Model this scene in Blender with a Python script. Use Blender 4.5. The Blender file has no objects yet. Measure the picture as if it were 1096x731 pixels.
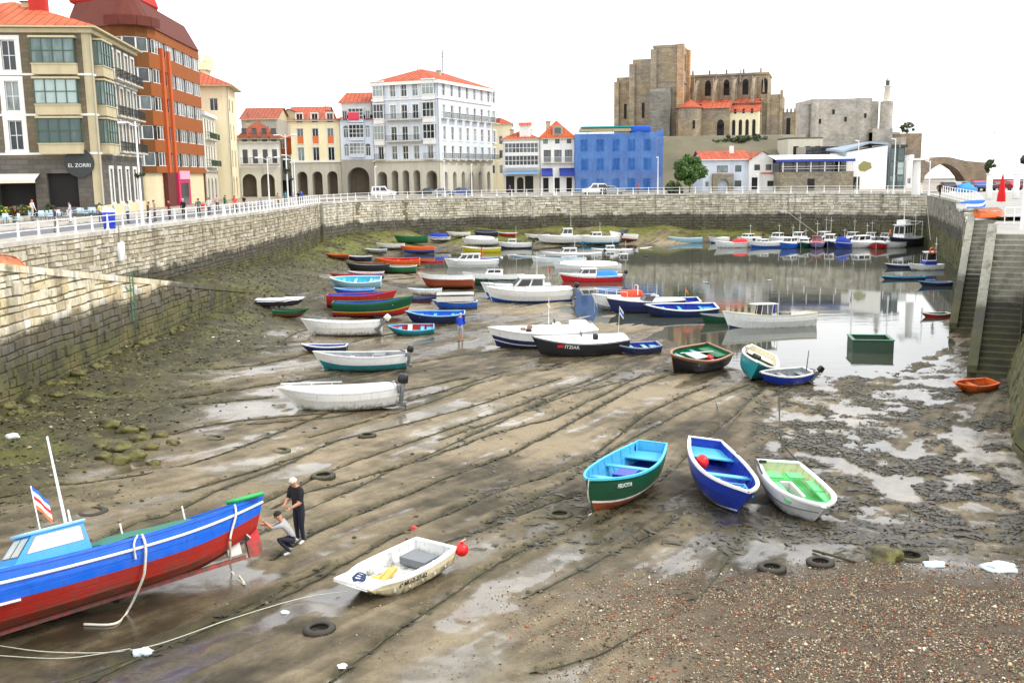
import bpy, bmesh, math, random
import numpy as np
from mathutils import Vector, Matrix
random.seed(7); np.random.seed(7)
rad = math.radians
sc = bpy.context.scene
COL = sc.collection
# ------------------------------------------------------------------ camera
CAMZ = 3.4; FPX = 1066.0; PITCH = rad(9.51); ROLL = rad(0.8)
_f = Vector((0, math.cos(PITCH), -math.sin(PITCH)))
_r0 = Vector((1, 0, 0)); _u0 = Vector((0, math.sin(PITCH), math.cos(PITCH)))
_r = _r0*math.cos(ROLL) - _u0*math.sin(ROLL)
_u = _u0*math.cos(ROLL) + _r0*math.sin(ROLL)
CAM = Vector((0, 0, CAMZ))
def ray(px, py):
    return _f + _r*((px-548)/FPX) + _u*((365.5-py)/FPX)
def at(px, py, z):
    d = ray(px, py); t = (z-CAMZ)/d.z
    p = CAM + d*t
    return p
def atY(px, py, Y):
    d = ray(px, py); return CAM + d*(Y/d.y)
cam_d = bpy.data.cameras.new('camera'); cam = bpy.data.objects.new('camera', cam_d); COL.objects.link(cam)
cam_d.sensor_width = 36; cam_d.lens = 36*FPX/1096; cam_d.clip_start = 0.2; cam_d.clip_end = 9000
M3 = Matrix((_r, _u, -_f)).transposed()
cam.matrix_world = Matrix.Translation(CAM) @ M3.to_4x4()
sc.camera = cam
# ------------------------------------------------------------------ colours / materials
def lin(c):
    c = c/255.0
    return c/12.92 if c <= .04045 else ((c+.055)/1.055)**2.4
def rgb(r, g, b): return (lin(r), lin(g), lin(b), 1)
MATS = {}
def newmat(name):
    m = bpy.data.materials.new(name); m.use_nodes = True
    nt = m.node_tree; b = nt.nodes['Principled BSDF']
    MATS[name] = m
    return m, nt, b
def N(nt, t, **kw):
    n = nt.nodes.new(t)
    for k, v in kw.items():
        if k.startswith('i_'):
            key = k[2:]; key = int(key) if key.isdigit() else key.replace('_', ' ')
            n.inputs[key].default_value = v
        else: setattr(n, k, v)
    return n
def L(nt, a, b): nt.links.new(a, b)
def ramp(nt, fac, stops, interp='LINEAR'):
    n = nt.nodes.new('ShaderNodeValToRGB'); n.color_ramp.interpolation = interp
    e = n.color_ramp.elements
    while len(e) < len(stops): e.new(0.5)
    for el, (p, c) in zip(e, stops):
        el.position = p; el.color = c if len(c) == 4 else (*c, 1)
    if fac is not None: L(nt, fac, n.inputs[0])
    return n
def mix(nt, fac, a, b, mode='MIX'):
    n = nt.nodes.new('ShaderNodeMix'); n.data_type = 'RGBA'; n.blend_type = mode
    for sock, val in ((n.inputs[0], fac), (n.inputs[6], a), (n.inputs[7], b)):
        if hasattr(val, 'is_output') or isinstance(val, bpy.types.NodeSocket): L(nt, val, sock)
        else: sock.default_value = val
    return n.outputs[2]
def math_(nt, op, a, b=0.0, clamp=False):
    n = nt.nodes.new('ShaderNodeMath'); n.operation = op; n.use_clamp = clamp
    for s, v in ((n.inputs[0], a), (n.inputs[1], b)):
        if isinstance(v, bpy.types.NodeSocket): L(nt, v, s)
        else: s.default_value = v
    return n.outputs[0]
def noise_tex(nt, scale, detail=4, rough=.55, coord='Object', stretch=None):
    tc = nt.nodes.new('ShaderNodeTexCoord'); src = tc.outputs[coord]
    if coord == 'World':
        pass
    if stretch:
        mp = N(nt, 'ShaderNodeMapping'); mp.inputs['Scale'].default_value = stretch
        L(nt, src, mp.inputs[0]); src = mp.outputs[0]
    n = N(nt, 'ShaderNodeTexNoise'); n.inputs['Scale'].default_value = scale
    n.inputs['Detail'].default_value = detail; n.inputs['Roughness'].default_value = rough
    L(nt, src, n.inputs['Vector'])
    return n.outputs['Fac']
def paint(r, g, b, rough=.42, wear=.22, scale=3.0, metal=0.0, grime=None, bump=0.0, mud=False):
    """worn paint or plastic: colour with soft patchy wear and thin vertical streaks"""
    key = 'paint_%d_%d_%d_%d_%d%s' % (r, g, b, int(rough*100), int(wear*100), '_m' if mud else '')
    if key in MATS: return key
    m, nt, bs = newmat(key)
    c = rgb(r, g, b)
    n1 = noise_tex(nt, scale, 5); n2 = noise_tex(nt, 9.0, 4, .6, stretch=(1, 1, .25))
    f1 = ramp(nt, n1, [(.42, (0, 0, 0, 1)), (.72, (1, 1, 1, 1))]).outputs[0]
    f2 = ramp(nt, n2, [(.55, (0, 0, 0, 1)), (.75, (1, 1, 1, 1))]).outputs[0]
    fade = tuple(min(1, x*.8+.08*max(c[:3])) for x in c[:3])+(1,)
    dirt = (c[0]*.45+.015, c[1]*.45+.012, c[2]*.45+.006, 1)
    a = mix(nt, math_(nt, 'MULTIPLY', f1, wear*1.6, True), c, fade)
    a = mix(nt, math_(nt, 'MULTIPLY', f2, wear*1.5, True), a, dirt)
    if mud:                                    # dried mud and slime splashed up from the keel
        sx = N(nt, 'ShaderNodeSeparateXYZ'); tcm = N(nt, 'ShaderNodeTexCoord'); L(nt, tcm.outputs['Object'], sx.inputs[0])
        f3 = math_(nt, 'SUBTRACT', math_(nt, 'ADD', .10, math_(nt, 'MULTIPLY', n1, .55)), sx.outputs[2])
        f3 = ramp(nt, f3, [(0, (0, 0, 0, 1)), (.22, (1, 1, 1, 1))]).outputs[0]
        f4 = math_(nt, 'MULTIPLY', f3, ramp(nt, n2, [(.35, (.2, .2, .2, 1)), (.6, (.9, .9, .9, 1))]).outputs[0])
        a = mix(nt, f4, a, (.085, .068, .038, 1))
    L(nt, a, bs.inputs['Base Color'])
    if mud:                                    # plank seams along the sides
        fz = math_(nt, 'FRACT', math_(nt, 'MULTIPLY', sx.outputs[2], 7.0)); fz = ramp(nt, fz, [(0, (0,0,0,1)), (.10, (1,1,1,1)), (.9, (.75,.75,.75,1)), (1, (0,0,0,1))]).outputs[0]
        bpz = N(nt, 'ShaderNodeBump'); bpz.inputs['Strength'].default_value = .22; bpz.inputs['Distance'].default_value = .02
        L(nt, math_(nt, 'ADD', fz, math_(nt, 'MULTIPLY', n2, .3)), bpz.inputs['Height']); L(nt, bpz.outputs[0], bs.inputs['Normal'])
    rr = math_(nt, 'ADD', math_(nt, 'MULTIPLY', n1, .25), rough-.12)
    L(nt, rr, bs.inputs['Roughness']); bs.inputs['Metallic'].default_value = metal
    if bump:
        bp = N(nt, 'ShaderNodeBump'); bp.inputs['Strength'].default_value = bump; bp.inputs['Distance'].default_value = .02
        L(nt, n2, bp.inputs['Height']); L(nt, bp.outputs[0], bs.inputs['Normal'])
    return key
def cloth(r, g, b):
    key = 'cloth_%d_%d_%d' % (r, g, b)
    if key in MATS: return key
    m, nt, bs = newmat(key); c = rgb(r, g, b)
    n1 = noise_tex(nt, 14, 3)
    a = mix(nt, n1, tuple(x*.7 for x in c[:3])+(1,), tuple(min(1, x*1.2) for x in c[:3])+(1,))
    L(nt, a, bs.inputs['Base Color']); bs.inputs['Roughness'].default_value = .85
    bp = N(nt, 'ShaderNodeBump'); bp.inputs['Strength'].default_value = .5; bp.inputs['Distance'].default_value = .03
    L(nt, n1, bp.inputs['Height']); L(nt, bp.outputs[0], bs.inputs['Normal'])
    return key
# ------------------------------------------------------------------ mesh builder
class MB:
    def __init__(s): s.v = []; s.f = []; s.m = []; s.sm = []
    def add(s, vs, fs, mat, smooth=False):
        o = len(s.v); s.v.extend([tuple(p) for p in vs])
        for f in fs:
            s.f.append(tuple(i+o for i in f)); s.m.append(mat); s.sm.append(smooth)
        return s
    def quad(s, a, b, c, d, mat): return s.add([a, b, c, d], [(0, 1, 2, 3)], mat)
    def poly(s, pts, mat): return s.add(pts, [tuple(range(len(pts)))], mat)
    def box(s, c, size, mat, rz=0.0, M=None):
        x, y, z = (q/2 for q in size); vs = []
        ca, sa = math.cos(rz), math.sin(rz)
        for dx, dy, dz in ((-1,-1,-1),(1,-1,-1),(1,1,-1),(-1,1,-1),(-1,-1,1),(1,-1,1),(1,1,1),(-1,1,1)):
            p = Vector((dx*x, dy*y, dz*z))
            if M is not None: p = M @ p
            else: p = Vector((p.x*ca-p.y*sa, p.x*sa+p.y*ca, p.z))
            vs.append(p+Vector(c))
        return s.add(vs, [(0,3,2,1),(4,5,6,7),(0,1,5,4),(1,2,6,5),(2,3,7,6),(3,0,4,7)], mat)
    def rbox(s, c, size, r, mat, seg=2, M=None, smooth=True, taper=None):
        bm = bmesh.new(); bmesh.ops.create_cube(bm, size=1)
        for v in bm.verts:
            v.co = Vector((v.co.x*size[0], v.co.y*size[1], v.co.z*size[2]))
            if taper and v.co.z > 0: v.co.x *= taper[0]; v.co.y *= taper[1]
        bmesh.ops.bevel(bm, geom=list(bm.edges), offset=r, segments=seg, profile=.5, affect='EDGES')
        bm.verts.index_update()
        vs = [(M @ v.co if M is not None else v.co)+Vector(c) for v in bm.verts]
        fs = [tuple(v.index for v in f.verts) for f in bm.faces]; bm.free()
        return s.add(vs, fs, mat, smooth)
    def cyl(s, p0, p1, r0, mat, r1=None, n=8, caps=True, smooth=True):
        p0 = Vector(p0); p1 = Vector(p1); r1 = r0 if r1 is None else r1
        d = (p1-p0); d = d.normalized() if d.length > 1e-9 else Vector((0, 0, 1))
        a = d.orthogonal().normalized(); b = d.cross(a)
        vs = []
        for p, r in ((p0, r0), (p1, r1)):
            for i in range(n):
                t = 2*math.pi*i/n; vs.append(p+(a*math.cos(t)+b*math.sin(t))*r)
        s.add(vs, [(i, (i+1) % n, n+(i+1) % n, n+i) for i in range(n)], mat, smooth)
        if caps: s.add(vs, [tuple(range(n-1, -1, -1)), tuple(range(n, 2*n))], mat)
        return s
    def tube(s, pts, r, mat, n=6, closed=False, smooth=True):
        pts = [Vector(p) for p in pts]; k = len(pts); vs = []; up = Vector((0, 0, 1))
        for i, p in enumerate(pts):
            q0 = pts[i-1] if (i > 0 or closed) else p
            q1 = pts[(i+1) % k] if (i < k-1 or closed) else p
            d = (q1-q0).normalized() if (q1-q0).length > 1e-9 else Vector((1, 0, 0))
            a = d.cross(up)
            if a.length < 1e-3: a = d.cross(Vector((1, 0, 0)))
            a.normalize(); b = a.cross(d)
            rr = r[i] if isinstance(r, (list, tuple)) else r
            for j in range(n):
                t = 2*math.pi*j/n; vs.append(p+(a*math.cos(t)+b*math.sin(t))*rr)
        fs = []
        for i in range(k if closed else k-1):
            i2 = (i+1) % k
            for j in range(n): fs.append((i*n+j, i*n+(j+1) % n, i2*n+(j+1) % n, i2*n+j))
        s.add(vs, fs, mat, smooth)
        if not closed:
            s.add(vs[:n], [tuple(range(n))], mat); s.add(vs[-n:], [tuple(range(n))], mat)
        return s
    def lathe(s, prof, mat, c=(0, 0, 0), n=16, smooth=True, M=None):
        c = Vector(c); vs = []
        for r, z in prof:
            for j in range(n):
                t = 2*math.pi*j/n; p = Vector((r*math.cos(t), r*math.sin(t), z))
                vs.append((M @ p if M is not None else p)+c)
        fs = []
        for i in range(len(prof)-1):
            for j in range(n): fs.append((i*n+j, i*n+(j+1) % n, (i+1)*n+(j+1) % n, (i+1)*n+j))
        return s.add(vs, fs, mat, smooth)
    def ball(s, c, r, mat, n=10, sq=(1, 1, 1), M=None):
        prof = [(math.sin(math.pi*i/(n//2+1)), -math.cos(math.pi*i/(n//2+1))) for i in range(n//2+2)]
        vs = []; c = Vector(c)
        for a, z in prof:
            for j in range(n):
                t = 2*math.pi*j/n; p = Vector((a*math.cos(t)*r*sq[0], a*math.sin(t)*r*sq[1], z*r*sq[2]))
                vs.append((M @ p if M is not None else p)+c)
        k = len(prof)
        fs = [(i*n+j, i*n+(j+1) % n, (i+1)*n+(j+1) % n, (i+1)*n+j) for i in range(k-1) for j in range(n)]
        return s.add(vs, fs, mat, True)
    def mesh(s, name):
        me = bpy.data.meshes.new(name)
        me.from_pydata(s.v, [], s.f)
        names = list(dict.fromkeys(s.m)); idx = {n: i for i, n in enumerate(names)}
        for n in names: me.materials.append(MATS[n])
        me.polygons.foreach_set('material_index', [idx[m] for m in s.m])
        me.polygons.foreach_set('use_smooth', s.sm)
        me.update(); return me
    def build(s, name, parent=None, loc=None):
        return link(name, s.mesh(name), parent, loc)
def link(name, data, parent=None, loc=None):
    o = bpy.data.objects.new(name, data); COL.objects.link(o)
    if parent is not None: o.parent = parent
    if loc is not None: o.location = loc
    return o
def tag(o, label=None, cat=None, group=None, kind=None):
    if label: o['label'] = label
    if cat: o['category'] = cat
    if group: o['group'] = group
    if kind: o['kind'] = kind
    return o
def empty(name, label, cat, loc=(0, 0, 0), rz=0.0, group=None):
    o = bpy.data.objects.new(name, None); COL.objects.link(o)
    o.location = loc; o.rotation_euler = (0, 0, rz); o.empty_display_size = .3
    return tag(o, label, cat, group)
def lettering(text, size, mat, parent, M, name='lettering', bold=0.0, align='CENTER', shear=0.0):
    cu = bpy.data.curves.new(name, 'FONT'); cu.body = text; cu.size = size; cu.extrude = .004
    cu.align_x = align; cu.align_y = 'CENTER'; cu.offset = bold; cu.resolution_u = 2; cu.shear = shear
    tmp = bpy.data.objects.new('tmp_text', cu); COL.objects.link(tmp)
    dg = bpy.context.evaluated_depsgraph_get(); dg.update()
    me = bpy.data.meshes.new_from_object(tmp.evaluated_get(dg))
    bpy.data.objects.remove(tmp); bpy.data.curves.remove(cu)
    me.name = name; me.materials.clear(); me.materials.append(MATS[mat])
    o = link(name, me, parent); o.matrix_local = M
    return o
# ------------------------------------------------------------------ numpy noise
def _hash(ix, iy, seed):
    h = (ix.astype(np.int64)*374761393 + iy.astype(np.int64)*668265263 + seed*974634777) & 0xffffffff
    h = ((h ^ (h >> 13))*1274126177) & 0xffffffff
    return ((h ^ (h >> 16)) & 0xffff)/65535.0
def vnoise(x, y, seed=0):
    ix = np.floor(x); iy = np.floor(y); fx = x-ix; fy = y-iy
    fx = fx*fx*fx*(fx*(fx*6-15)+10); fy = fy*fy*fy*(fy*(fy*6-15)+10)
    a = _hash(ix, iy, seed); b = _hash(ix+1, iy, seed); c = _hash(ix, iy+1, seed); d = _hash(ix+1, iy+1, seed)
    return (a*(1-fx)+b*fx)*(1-fy)+(c*(1-fx)+d*fx)*fy
def fbm(x, y, seed=0, octv=4, gain=.5):
    s = 0; a = 1; t = 0
    for o in range(octv):
        s = s+a*vnoise(x*(2**o)+o*17.3, y*(2**o)-o*9.1, seed+o*31); t += a; a *= gain
    return s/t
def sstep(a, b, x): 
    t = np.clip((x-a)/(b-a), 0, 1); return t*t*(3-2*t)
# ------------------------------------------------------------------ light
WL = -7.2          # water level; z = 0 is the quay top
SUN_EL, SUN_AZ = rad(48), rad(100)      # azimuth measured clockwise from +Y
w = bpy.data.worlds.new('World'); sc.world = w; w.use_nodes = True
nt = w.node_tree; bg = nt.nodes['Background']
sky = N(nt, 'ShaderNodeTexSky', sky_type='NISHITA', sun_disc=False, sun_elevation=SUN_EL, sun_rotation=SUN_AZ)
sky.dust_density = 3.0; sky.altitude = 0
tc = N(nt, 'ShaderNodeTexCoord')
mp = N(nt, 'ShaderNodeMapping'); mp.inputs['Scale'].default_value = (1, 1, 2.5); L(nt, tc.outputs['Generated'], mp.inputs[0])
cn = N(nt, 'ShaderNodeTexNoise'); cn.inputs['Scale'].default_value = 2.6; cn.inputs['Detail'].default_value = 6; L(nt, mp.outputs[0], cn.inputs['Vector'])
cloudc = ramp(nt, cn.outputs['Fac'], [(.28, (8.6, 9.0, 9.6, 1)), (.50, (17.5, 17.6, 17.8, 1)), (.7, (21.0, 20.8, 20.6, 1))]).outputs[0]
cov = math_(nt, 'ADD', math_(nt, 'MULTIPLY', cn.outputs['Fac'], .10), .88, True)
L(nt, mix(nt, cov, sky.outputs[0], cloudc), bg.inputs['Color'])
bg.inputs['Strength'].default_value = 0.085
sd = bpy.data.lights.new('sun', 'SUN'); sd.energy = 1.5; sd.angle = rad(12); sd.color = (1, .94, .86)
so = bpy.data.objects.new('sun', sd); COL.objects.link(so)
sdir = Vector((math.sin(SUN_AZ)*math.cos(SUN_EL), math.cos(SUN_AZ)*math.cos(SUN_EL), math.sin(SUN_EL)))
so.rotation_euler = (-sdir).to_track_quat('-Z', 'Y').to_euler(); so.location = (60, 0, 80)
sc.view_settings.view_transform = 'Standard'; sc.view_settings.look = 'None'
sc.view_settings.exposure = 0.42; sc.view_settings.gamma = 1.0
sc.cycles.max_bounces = 5; sc.cycles.diffuse_bounces = 2; sc.cycles.glossy_bounces = 3
sc.cycles.use_denoising = True; sc.cycles.caustics_reflective = False; sc.cycles.caustics_refractive = False
# ------------------------------------------------------------------ harbour bed height
CP = [(405,643,-5.65),(300,590,-5.75),(0,690,-5.4),(100,731,-5.3),(548,731,-5.3),(1000,731,-5.2),(1096,700,-5.3),
(700,640,-5.9),(900,632,-5.95),(1090,622,-6.0),(640,548,-6.3),(766,556,-6.45),(835,560,-6.55),(950,560,-6.95),(1050,560,-6.9),
(960,480,-7.17),(1060,480,-7.0),(880,430,-7.15),(1062,396,-6.95),(800,410,-7.08),(600,430,-6.7),(400,440,-6.4),(200,480,-6.0),
(60,470,-5.6),(0,435,-5.4),(96,392,-5.4),(191,356,-5.6),(245,325,-5.4),(280,308,-5.1),(493,367,-6.75),(380,380,-6.6),(330,340,-6.6),
(440,340,-6.9),(560,380,-6.9),(680,378,-7.0),(740,395,-7.1),(640,347,-7.18),(560,328,-7.13),(470,310,-7.1),(440,285,-7.1),(400,285,-6.9),
(360,278,-6.6),(345,253,-4.6),(300,262,-4.8),(460,262,-6.9),
(700,290,-8),(850,300,-8.3),(930,340,-8),(780,310,-8),
(950,280,-8.3),(900,380,-7.6),(600,300,-7.7),(540,280,-7.5),(1000,300,-8),(1034,340,-7.1),(1022,296,-7.7),(820,360,-7.5),(760,335,-7.5)]
BANK = [(-22,144),(-15.5,151),(-6.5,155.5),(8,159),(16,158.7),(24.5,158),(31,157),(38,155)]
BX = []
for i_, (x_, y_) in enumerate(BANK):                     # weedy bank at the foot of the far wall
    nx_, ny_ = (.25, -.97) if i_ > 2 else (.6, -.8)
    if i_ > 4: nx_, ny_ = (-.4, -.92)
    for d_, z_ in (((0, -4.9), (5, -6.1), (10.5, -7.1), (17, -7.7)) if i_ < 3 else ((0, -5.2), (4, -6.3), (8, -7.1), (14, -7.7)) if i_ < 6 else ((0, -5.9), (2.5, -6.7), (5, -7.15), (10, -7.7))):
        BX.append((x_+nx_*d_, y_+ny_*d_, z_))
BX += [(46,150.5,-7.4),(41.5,143,-8.2),(44,153,-7.2),(50,142,-8.3),(58,141,-8.2),(48,118,-8.3),(38,118,-8.3)]
_cp = np.array([tuple(at(*c)) for c in CP]+BX); _S = 20.0
def _warp(x, y): return x/_S, np.log(np.maximum(y, 4.0))*2.2
def _tps(r2): return np.where(r2 > 1e-12, .5*r2*np.log(np.maximum(r2, 1e-12)), 0)
_ux, _uy = _warp(_cp[:, 0], _cp[:, 1]); NCP = len(_cp)
_A = np.zeros((NCP+3, NCP+3)); _A[:NCP, :NCP] = _tps((_ux[:, None]-_ux)**2+(_uy[:, None]-_uy)**2) + np.eye(NCP)*.004
_A[:NCP, NCP] = 1; _A[:NCP, NCP+1] = _ux; _A[:NCP, NCP+2] = _uy; _A[NCP:, :NCP] = _A[:NCP, NCP:].T
_W = np.linalg.solve(_A, np.concatenate([_cp[:, 2], np.zeros(3)]))
def bedz(x, y):
    x = np.atleast_1d(np.asarray(x, float)); y = np.atleast_1d(np.asarray(y, float)); sh = x.shape
    ux, uy = _warp(x.ravel(), y.ravel()); out = np.empty(ux.shape)
    for i in range(0, len(ux), 40000):
        a, b = ux[i:i+40000], uy[i:i+40000]
        out[i:i+40000] = _tps((a[:, None]-_ux)**2+(b[:, None]-_uy)**2) @ _W[:NCP] + _W[NCP] + _W[NCP+1]*a + _W[NCP+2]*b
    return np.clip(out, -9, -4.3).reshape(sh)
def ground(px, py, water=False):
    """point of the harbour bed (or the water surface) seen at a place of the photograph"""
    z = -6.5
    for i in range(25):
        p = at(px, py, z); z2 = float(bedz(p.x, p.y)[0]); z = z*.5+z2*.5
    if water: p = at(px, py, WL)
    else: p = at(px, py, max(z, -7.2))
    return p
# ------------------------------------------------------------------ ropes lying on the mud (pixel polylines, half-width m, heap)
ROPES = [
 ([(120,640),(240,590),(330,545),(450,490),(560,440),(660,400)], .03, 'thin dark rope passing between the two men and the dinghy towards the middle boats'),
 ([(330,470),(430,440),(540,405),(640,385)], .03, 'thin rope in front of the white outboard boat'),
 ([(420,600),(520,565),(600,535),(625,530)], .03, 'short thin rope between the dinghy and the dark green boat'),
 ([(250,455),(360,445),(470,420),(600,392)], .035, 'thin weedy rope just below the white outboard boat'),
 ([(470,470),(560,440),(650,412),(715,398)], .03, 'thin dark rope leading to the black boat with brown gunwale'),
 ([(240,560),(300,530),(372,497),(470,462),(580,425),(660,395)], .035, 'thin weedy rope rising past the moss-filled tyre'),
 ([(60,455),(170,437),(290,425)], .035, 'dark rope among the weed left of the white outboard boat'),
 ([(150,385),(240,372),(330,365)], .03, 'thin dark rope on the weedy slope left of the white motor boats'),
 ([(560,640),(640,600),(700,570),(740,545)], .03, 'thin rope in front of the dark green boat'),
 ([(352,730),(411,687),(503,623),(551,593),(614,563),(650,532)], .035, 'weedy rope curving past the tyre near the pebbles'),
 ([(90,731),(180,690),(320,631),(419,577),(487,547),(543,523),(614,500),(690,445),(760,412)], .05, 'long weed-covered mooring rope passing just behind the white dinghy'),
 ([(290,600),(336,571),(380,553),(459,521),(519,496),(559,480),(618,448),(700,407),(745,398)], .06, 'thick weedy mooring rope running from the kneeling man towards the green boat'),
 ([(290,545),(328,527),(372,515),(439,496),(495,476),(559,456),(606,442),(690,400)], .05, 'weedy mooring rope just behind the standing man'),
 ([(200,525),(320,488),(360,471),(439,452),(520,430),(600,405)], .04, 'weedy rope crossing the mud above the tyre beside the standing man'),
 ([(40,600),(85,592),(130,566),(185,549),(237,523),(304,497),(360,471)], .035, 'mooring rope emerging from behind the blue and red boat'),
 ([(0,530),(93,516),(200,497),(304,460),(400,425),(500,405)], .05, 'dark mooring rope reaching the frame edge behind the boat mast'),
 ([(60,731),(111,716),(222,668),(297,634),(350,608)], .025, 'thin rope in front of the blue boat leading to the white dinghy'),
 ([(77,426),(172,428),(280,413),(420,392),(560,372)], .05, 'dark rope from the weedy wall towards the man in blue'),
 ([(40,405),(115,399),(230,395),(300,386),(400,361),(480,350)], .05, 'dark rope passing behind the white and teal boat'),
 ([(60,490),(150,470),(240,452),(300,446),(420,432),(540,398)], .045, 'dark rope beside the mossy rocks and the white outboard boat'),
 ([(200,388),(290,372),(330,352),(430,330)], .04, 'dark rope beside the small navy boat with red bottom'),
 ([(566,720),(640,700),(720,660),(770,610),(800,560)], .03, 'thin rope lying over the edge of the pebbles'),
 ([(640,560),(700,520),(745,478),(790,440),(833,400)], .035, 'rope between the green boat and the blue and white boat'),
 ([(520,560),(600,520),(660,478),(740,436),(800,412)], .04, 'weedy rope lying behind the green boat'),
]
for a in ROPES:
    pass
def rope_world(pts, step=.35):
    P = [ground(*p) for p in pts]; out = []
    for i in range(len(P)-1):
        p0 = P[max(i-1, 0)]; p1 = P[i]; p2 = P[i+1]; p3 = P[min(i+2, len(P)-1)]
        k = max(2, int((p2-p1).length/step))
        for j in range(k):
            t = j/k
            out.append(.5*((2*p1)+(p2-p0)*t+(2*p0-5*p1+4*p2-p3)*t*t+(3*p1-p0-3*p2+p3)*t**3))
    out.append(P[-1]); return out
ROPEW = [(rope_world(p), r, lab) for p, r, lab in ROPES]
# ------------------------------------------------------------------ harbour bed mesh
NR, NC = 700, 700
Yr = 11.0*np.exp(np.linspace(0, math.log(178/11.0), NR))
U = np.linspace(-1, 1, NC)
GX = U[None, :]*(0.46*Yr[:, None]+7.0)+Yr[:, None]*.04; GY = np.repeat(Yr[:, None], NC, 1)
base = bedz(GX, GY)
# furrow direction of the moorings: roughly along (0.52, 0.85)
dx, dy = .52, .85
al = GX*dx+GY*dy; ac = GX*dy-GY*dx
fur = fbm(al*.10, ac*.9, 3, 4); blot = fbm(GX*.22, GY*.22, 11, 4); fine = fbm(GX*1.6, GY*1.6, 21, 4); streak = fbm(al*.35, ac*2.6, 5, 4); vfine = fbm(GX*6, GY*6, 23, 3)
weedn = fbm(GX*.35+4, GY*.35, 41, 5, .6)
clump = fbm(GX*1.1, GY*1.1*.8, 51, 4, .6)
left = sstep(0, 1, (-GX-8-.05*GY)/8.0)                     # darker, weedier towards the ramp wall
rightz = sstep(0, 1, (GX-.20*GY-1.2)/2.0)*sstep(70, 40, GY)*sstep(23, 27, GY)  # weedy flats by the stairs
far = sstep(128, 140, GY)
gx0 = (GX-5.5)/7.5; 
grav_line = 22.8-.020*(GX-9)**2 + 1.2*(fbm(GX*.6, GY*.6, 61, 3)-.5)
gravel = sstep(1.3, -1.6, GY-grav_line+1.3*(fine-.5))*sstep(-2.2, 3.2, GX+.55*(22-GY)*-.6+.9*(fine-.5))
# height detail
h = (fur-.5)*.20+(blot-.5)*.18+(fine-.5)*.07+(streak-.5)*.09+(vfine-.5)*.022
h += rightz*((clump-.52)*.26)
pud_lev = -.014+.04*(fbm(GX*.08, GY*.08, 71, 2)-.5)
# tracks of the mooring ropes: a groove with raised weedy edge
ropemask = np.zeros_like(GX)
for pts, r, lab in ROPEW:
    P = np.array([(p.x, p.y) for p in pts])
    y0, y1 = P[:, 1].min()-1, P[:, 1].max()+1; x0, x1 = P[:, 0].min()-1, P[:, 0].max()+1
    sel = (GY > y0) & (GY < y1) & (GX > x0) & (GX < x1)
    ii = np.nonzero(sel); 
    if len(ii[0]) == 0: continue
    X, Y = GX[ii], GY[ii]; dmin = np.full(X.shape, 9.0)
    for a, b in zip(P[:-1], P[1:]):
        d = b-a; l2 = (d**2).sum()
        near = (np.abs(X-(a[0]+b[0])/2) < 1.2) & (np.abs(Y-(a[1]+b[1])/2) < 1.2)
        if not near.any(): continue
        xx, yy = X[near], Y[near]
        t = np.clip(((xx-a[0])*d[0]+(yy-a[1])*d[1])/l2, 0, 1)
        dmin[near] = np.minimum(dmin[near], np.hypot(xx-a[0]-t*d[0], yy-a[1]-t*d[1]))
    ropemask[ii] = np.maximum(ropemask[ii], np.exp(-(dmin/.17)**2))
    h[ii] += .05*np.exp(-((dmin-.28)/.15)**2)*(fine[ii]+.1) - .05*np.exp(-(dmin/.14)**2)
# scour hollows round the nearer keels, shaped in for contact shade, mud pushed up
for px_, py_, r_ in ((669,537,1.7),(770,546,1.6),(848,553,1.4),(424,628,1.2),(150,640,2.6),(362,438,2.0),(386,397,1.9),(600,377,2.8),(741,397,1.8),(805,404,1.7),(347,379,1.2),(440,359,1.3),(366,360,2.0),(400,340,2.4),(466,346,1.8),(560,322,2.8),(681,379,1.2)):
    c_ = ground(px_, py_); dd = np.hypot(GX-c_.x, (GY-c_.y)*.8)/r_
    h -= .075*np.exp(-(dd/.8)**2)*(.6+.8*fine); h += .05*np.exp(-((dd-1.15)/.22)**2)*fine
flat = np.maximum(0, 1-left*1.3)
wet = sstep(.02, -.03, h-pud_lev)*(1-.75*left)*(1-gravel)
h = np.where(h < pud_lev, pud_lev+(h-pud_lev)*(.15+.85*np.clip(left+gravel, 0, 1)), h)
bump_l = left*(fbm(GX*.8, GY*.8, 81, 4)-.45)*.45
BEDZ = base+h+bump_l*(1-far)
# attributes
weed = np.clip(sstep(.50, .68, weedn+.22*left-.1*rightz)*(.35+.65*left)+rightz*sstep(.50, .60, clump)*1.0+ropemask*.9*sstep(.3, .6, fine+.15), 0, 1)
farweed = sstep(-6.9, -6.2, base)*sstep(105, 125, GY)
algae = np.clip(farweed*sstep(.38, .6, fbm(GX*.25, GY*.5, 91, 4)+.1)+left*sstep(.60, .72, fbm(GX*.5, GY*.5, 95, 4))*.4, 0, 1)
weed = np.clip(weed*(1-gravel*.8), 0, 1); wet = wet*(1-farweed*.9)*(1-weed*.8)
tone = np.clip(fbm(GX*.13, GY*.13, 101, 5, .6)*1.1-.05-.25*left+.19*sstep(0, 1, 1-np.abs((GX-.12*GY+2)/10))+.55*(streak-.5)-.10, 0, 1)
me = bpy.data.meshes.new('harbour_bed')
vs = np.stack([GX, GY, BEDZ], -1).reshape(-1, 3)
idx = np.arange(NR*NC).reshape(NR, NC)
q = np.stack([idx[:-1, :-1], idx[:-1, 1:], idx[1:, 1:], idx[1:, :-1]], -1).reshape(-1, 4)
me.vertices.add(len(vs)); me.vertices.foreach_set('co', vs.ravel())
me.loops.add(q.size); me.loops.foreach_set('vertex_index', q.ravel())
me.polygons.add(len(q)); me.polygons.foreach_set('loop_start', np.arange(0, q.size, 4)); me.polygons.foreach_set('loop_total', np.full(len(q), 4))
me.polygons.foreach_set('use_smooth', np.ones(len(q), bool))
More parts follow.
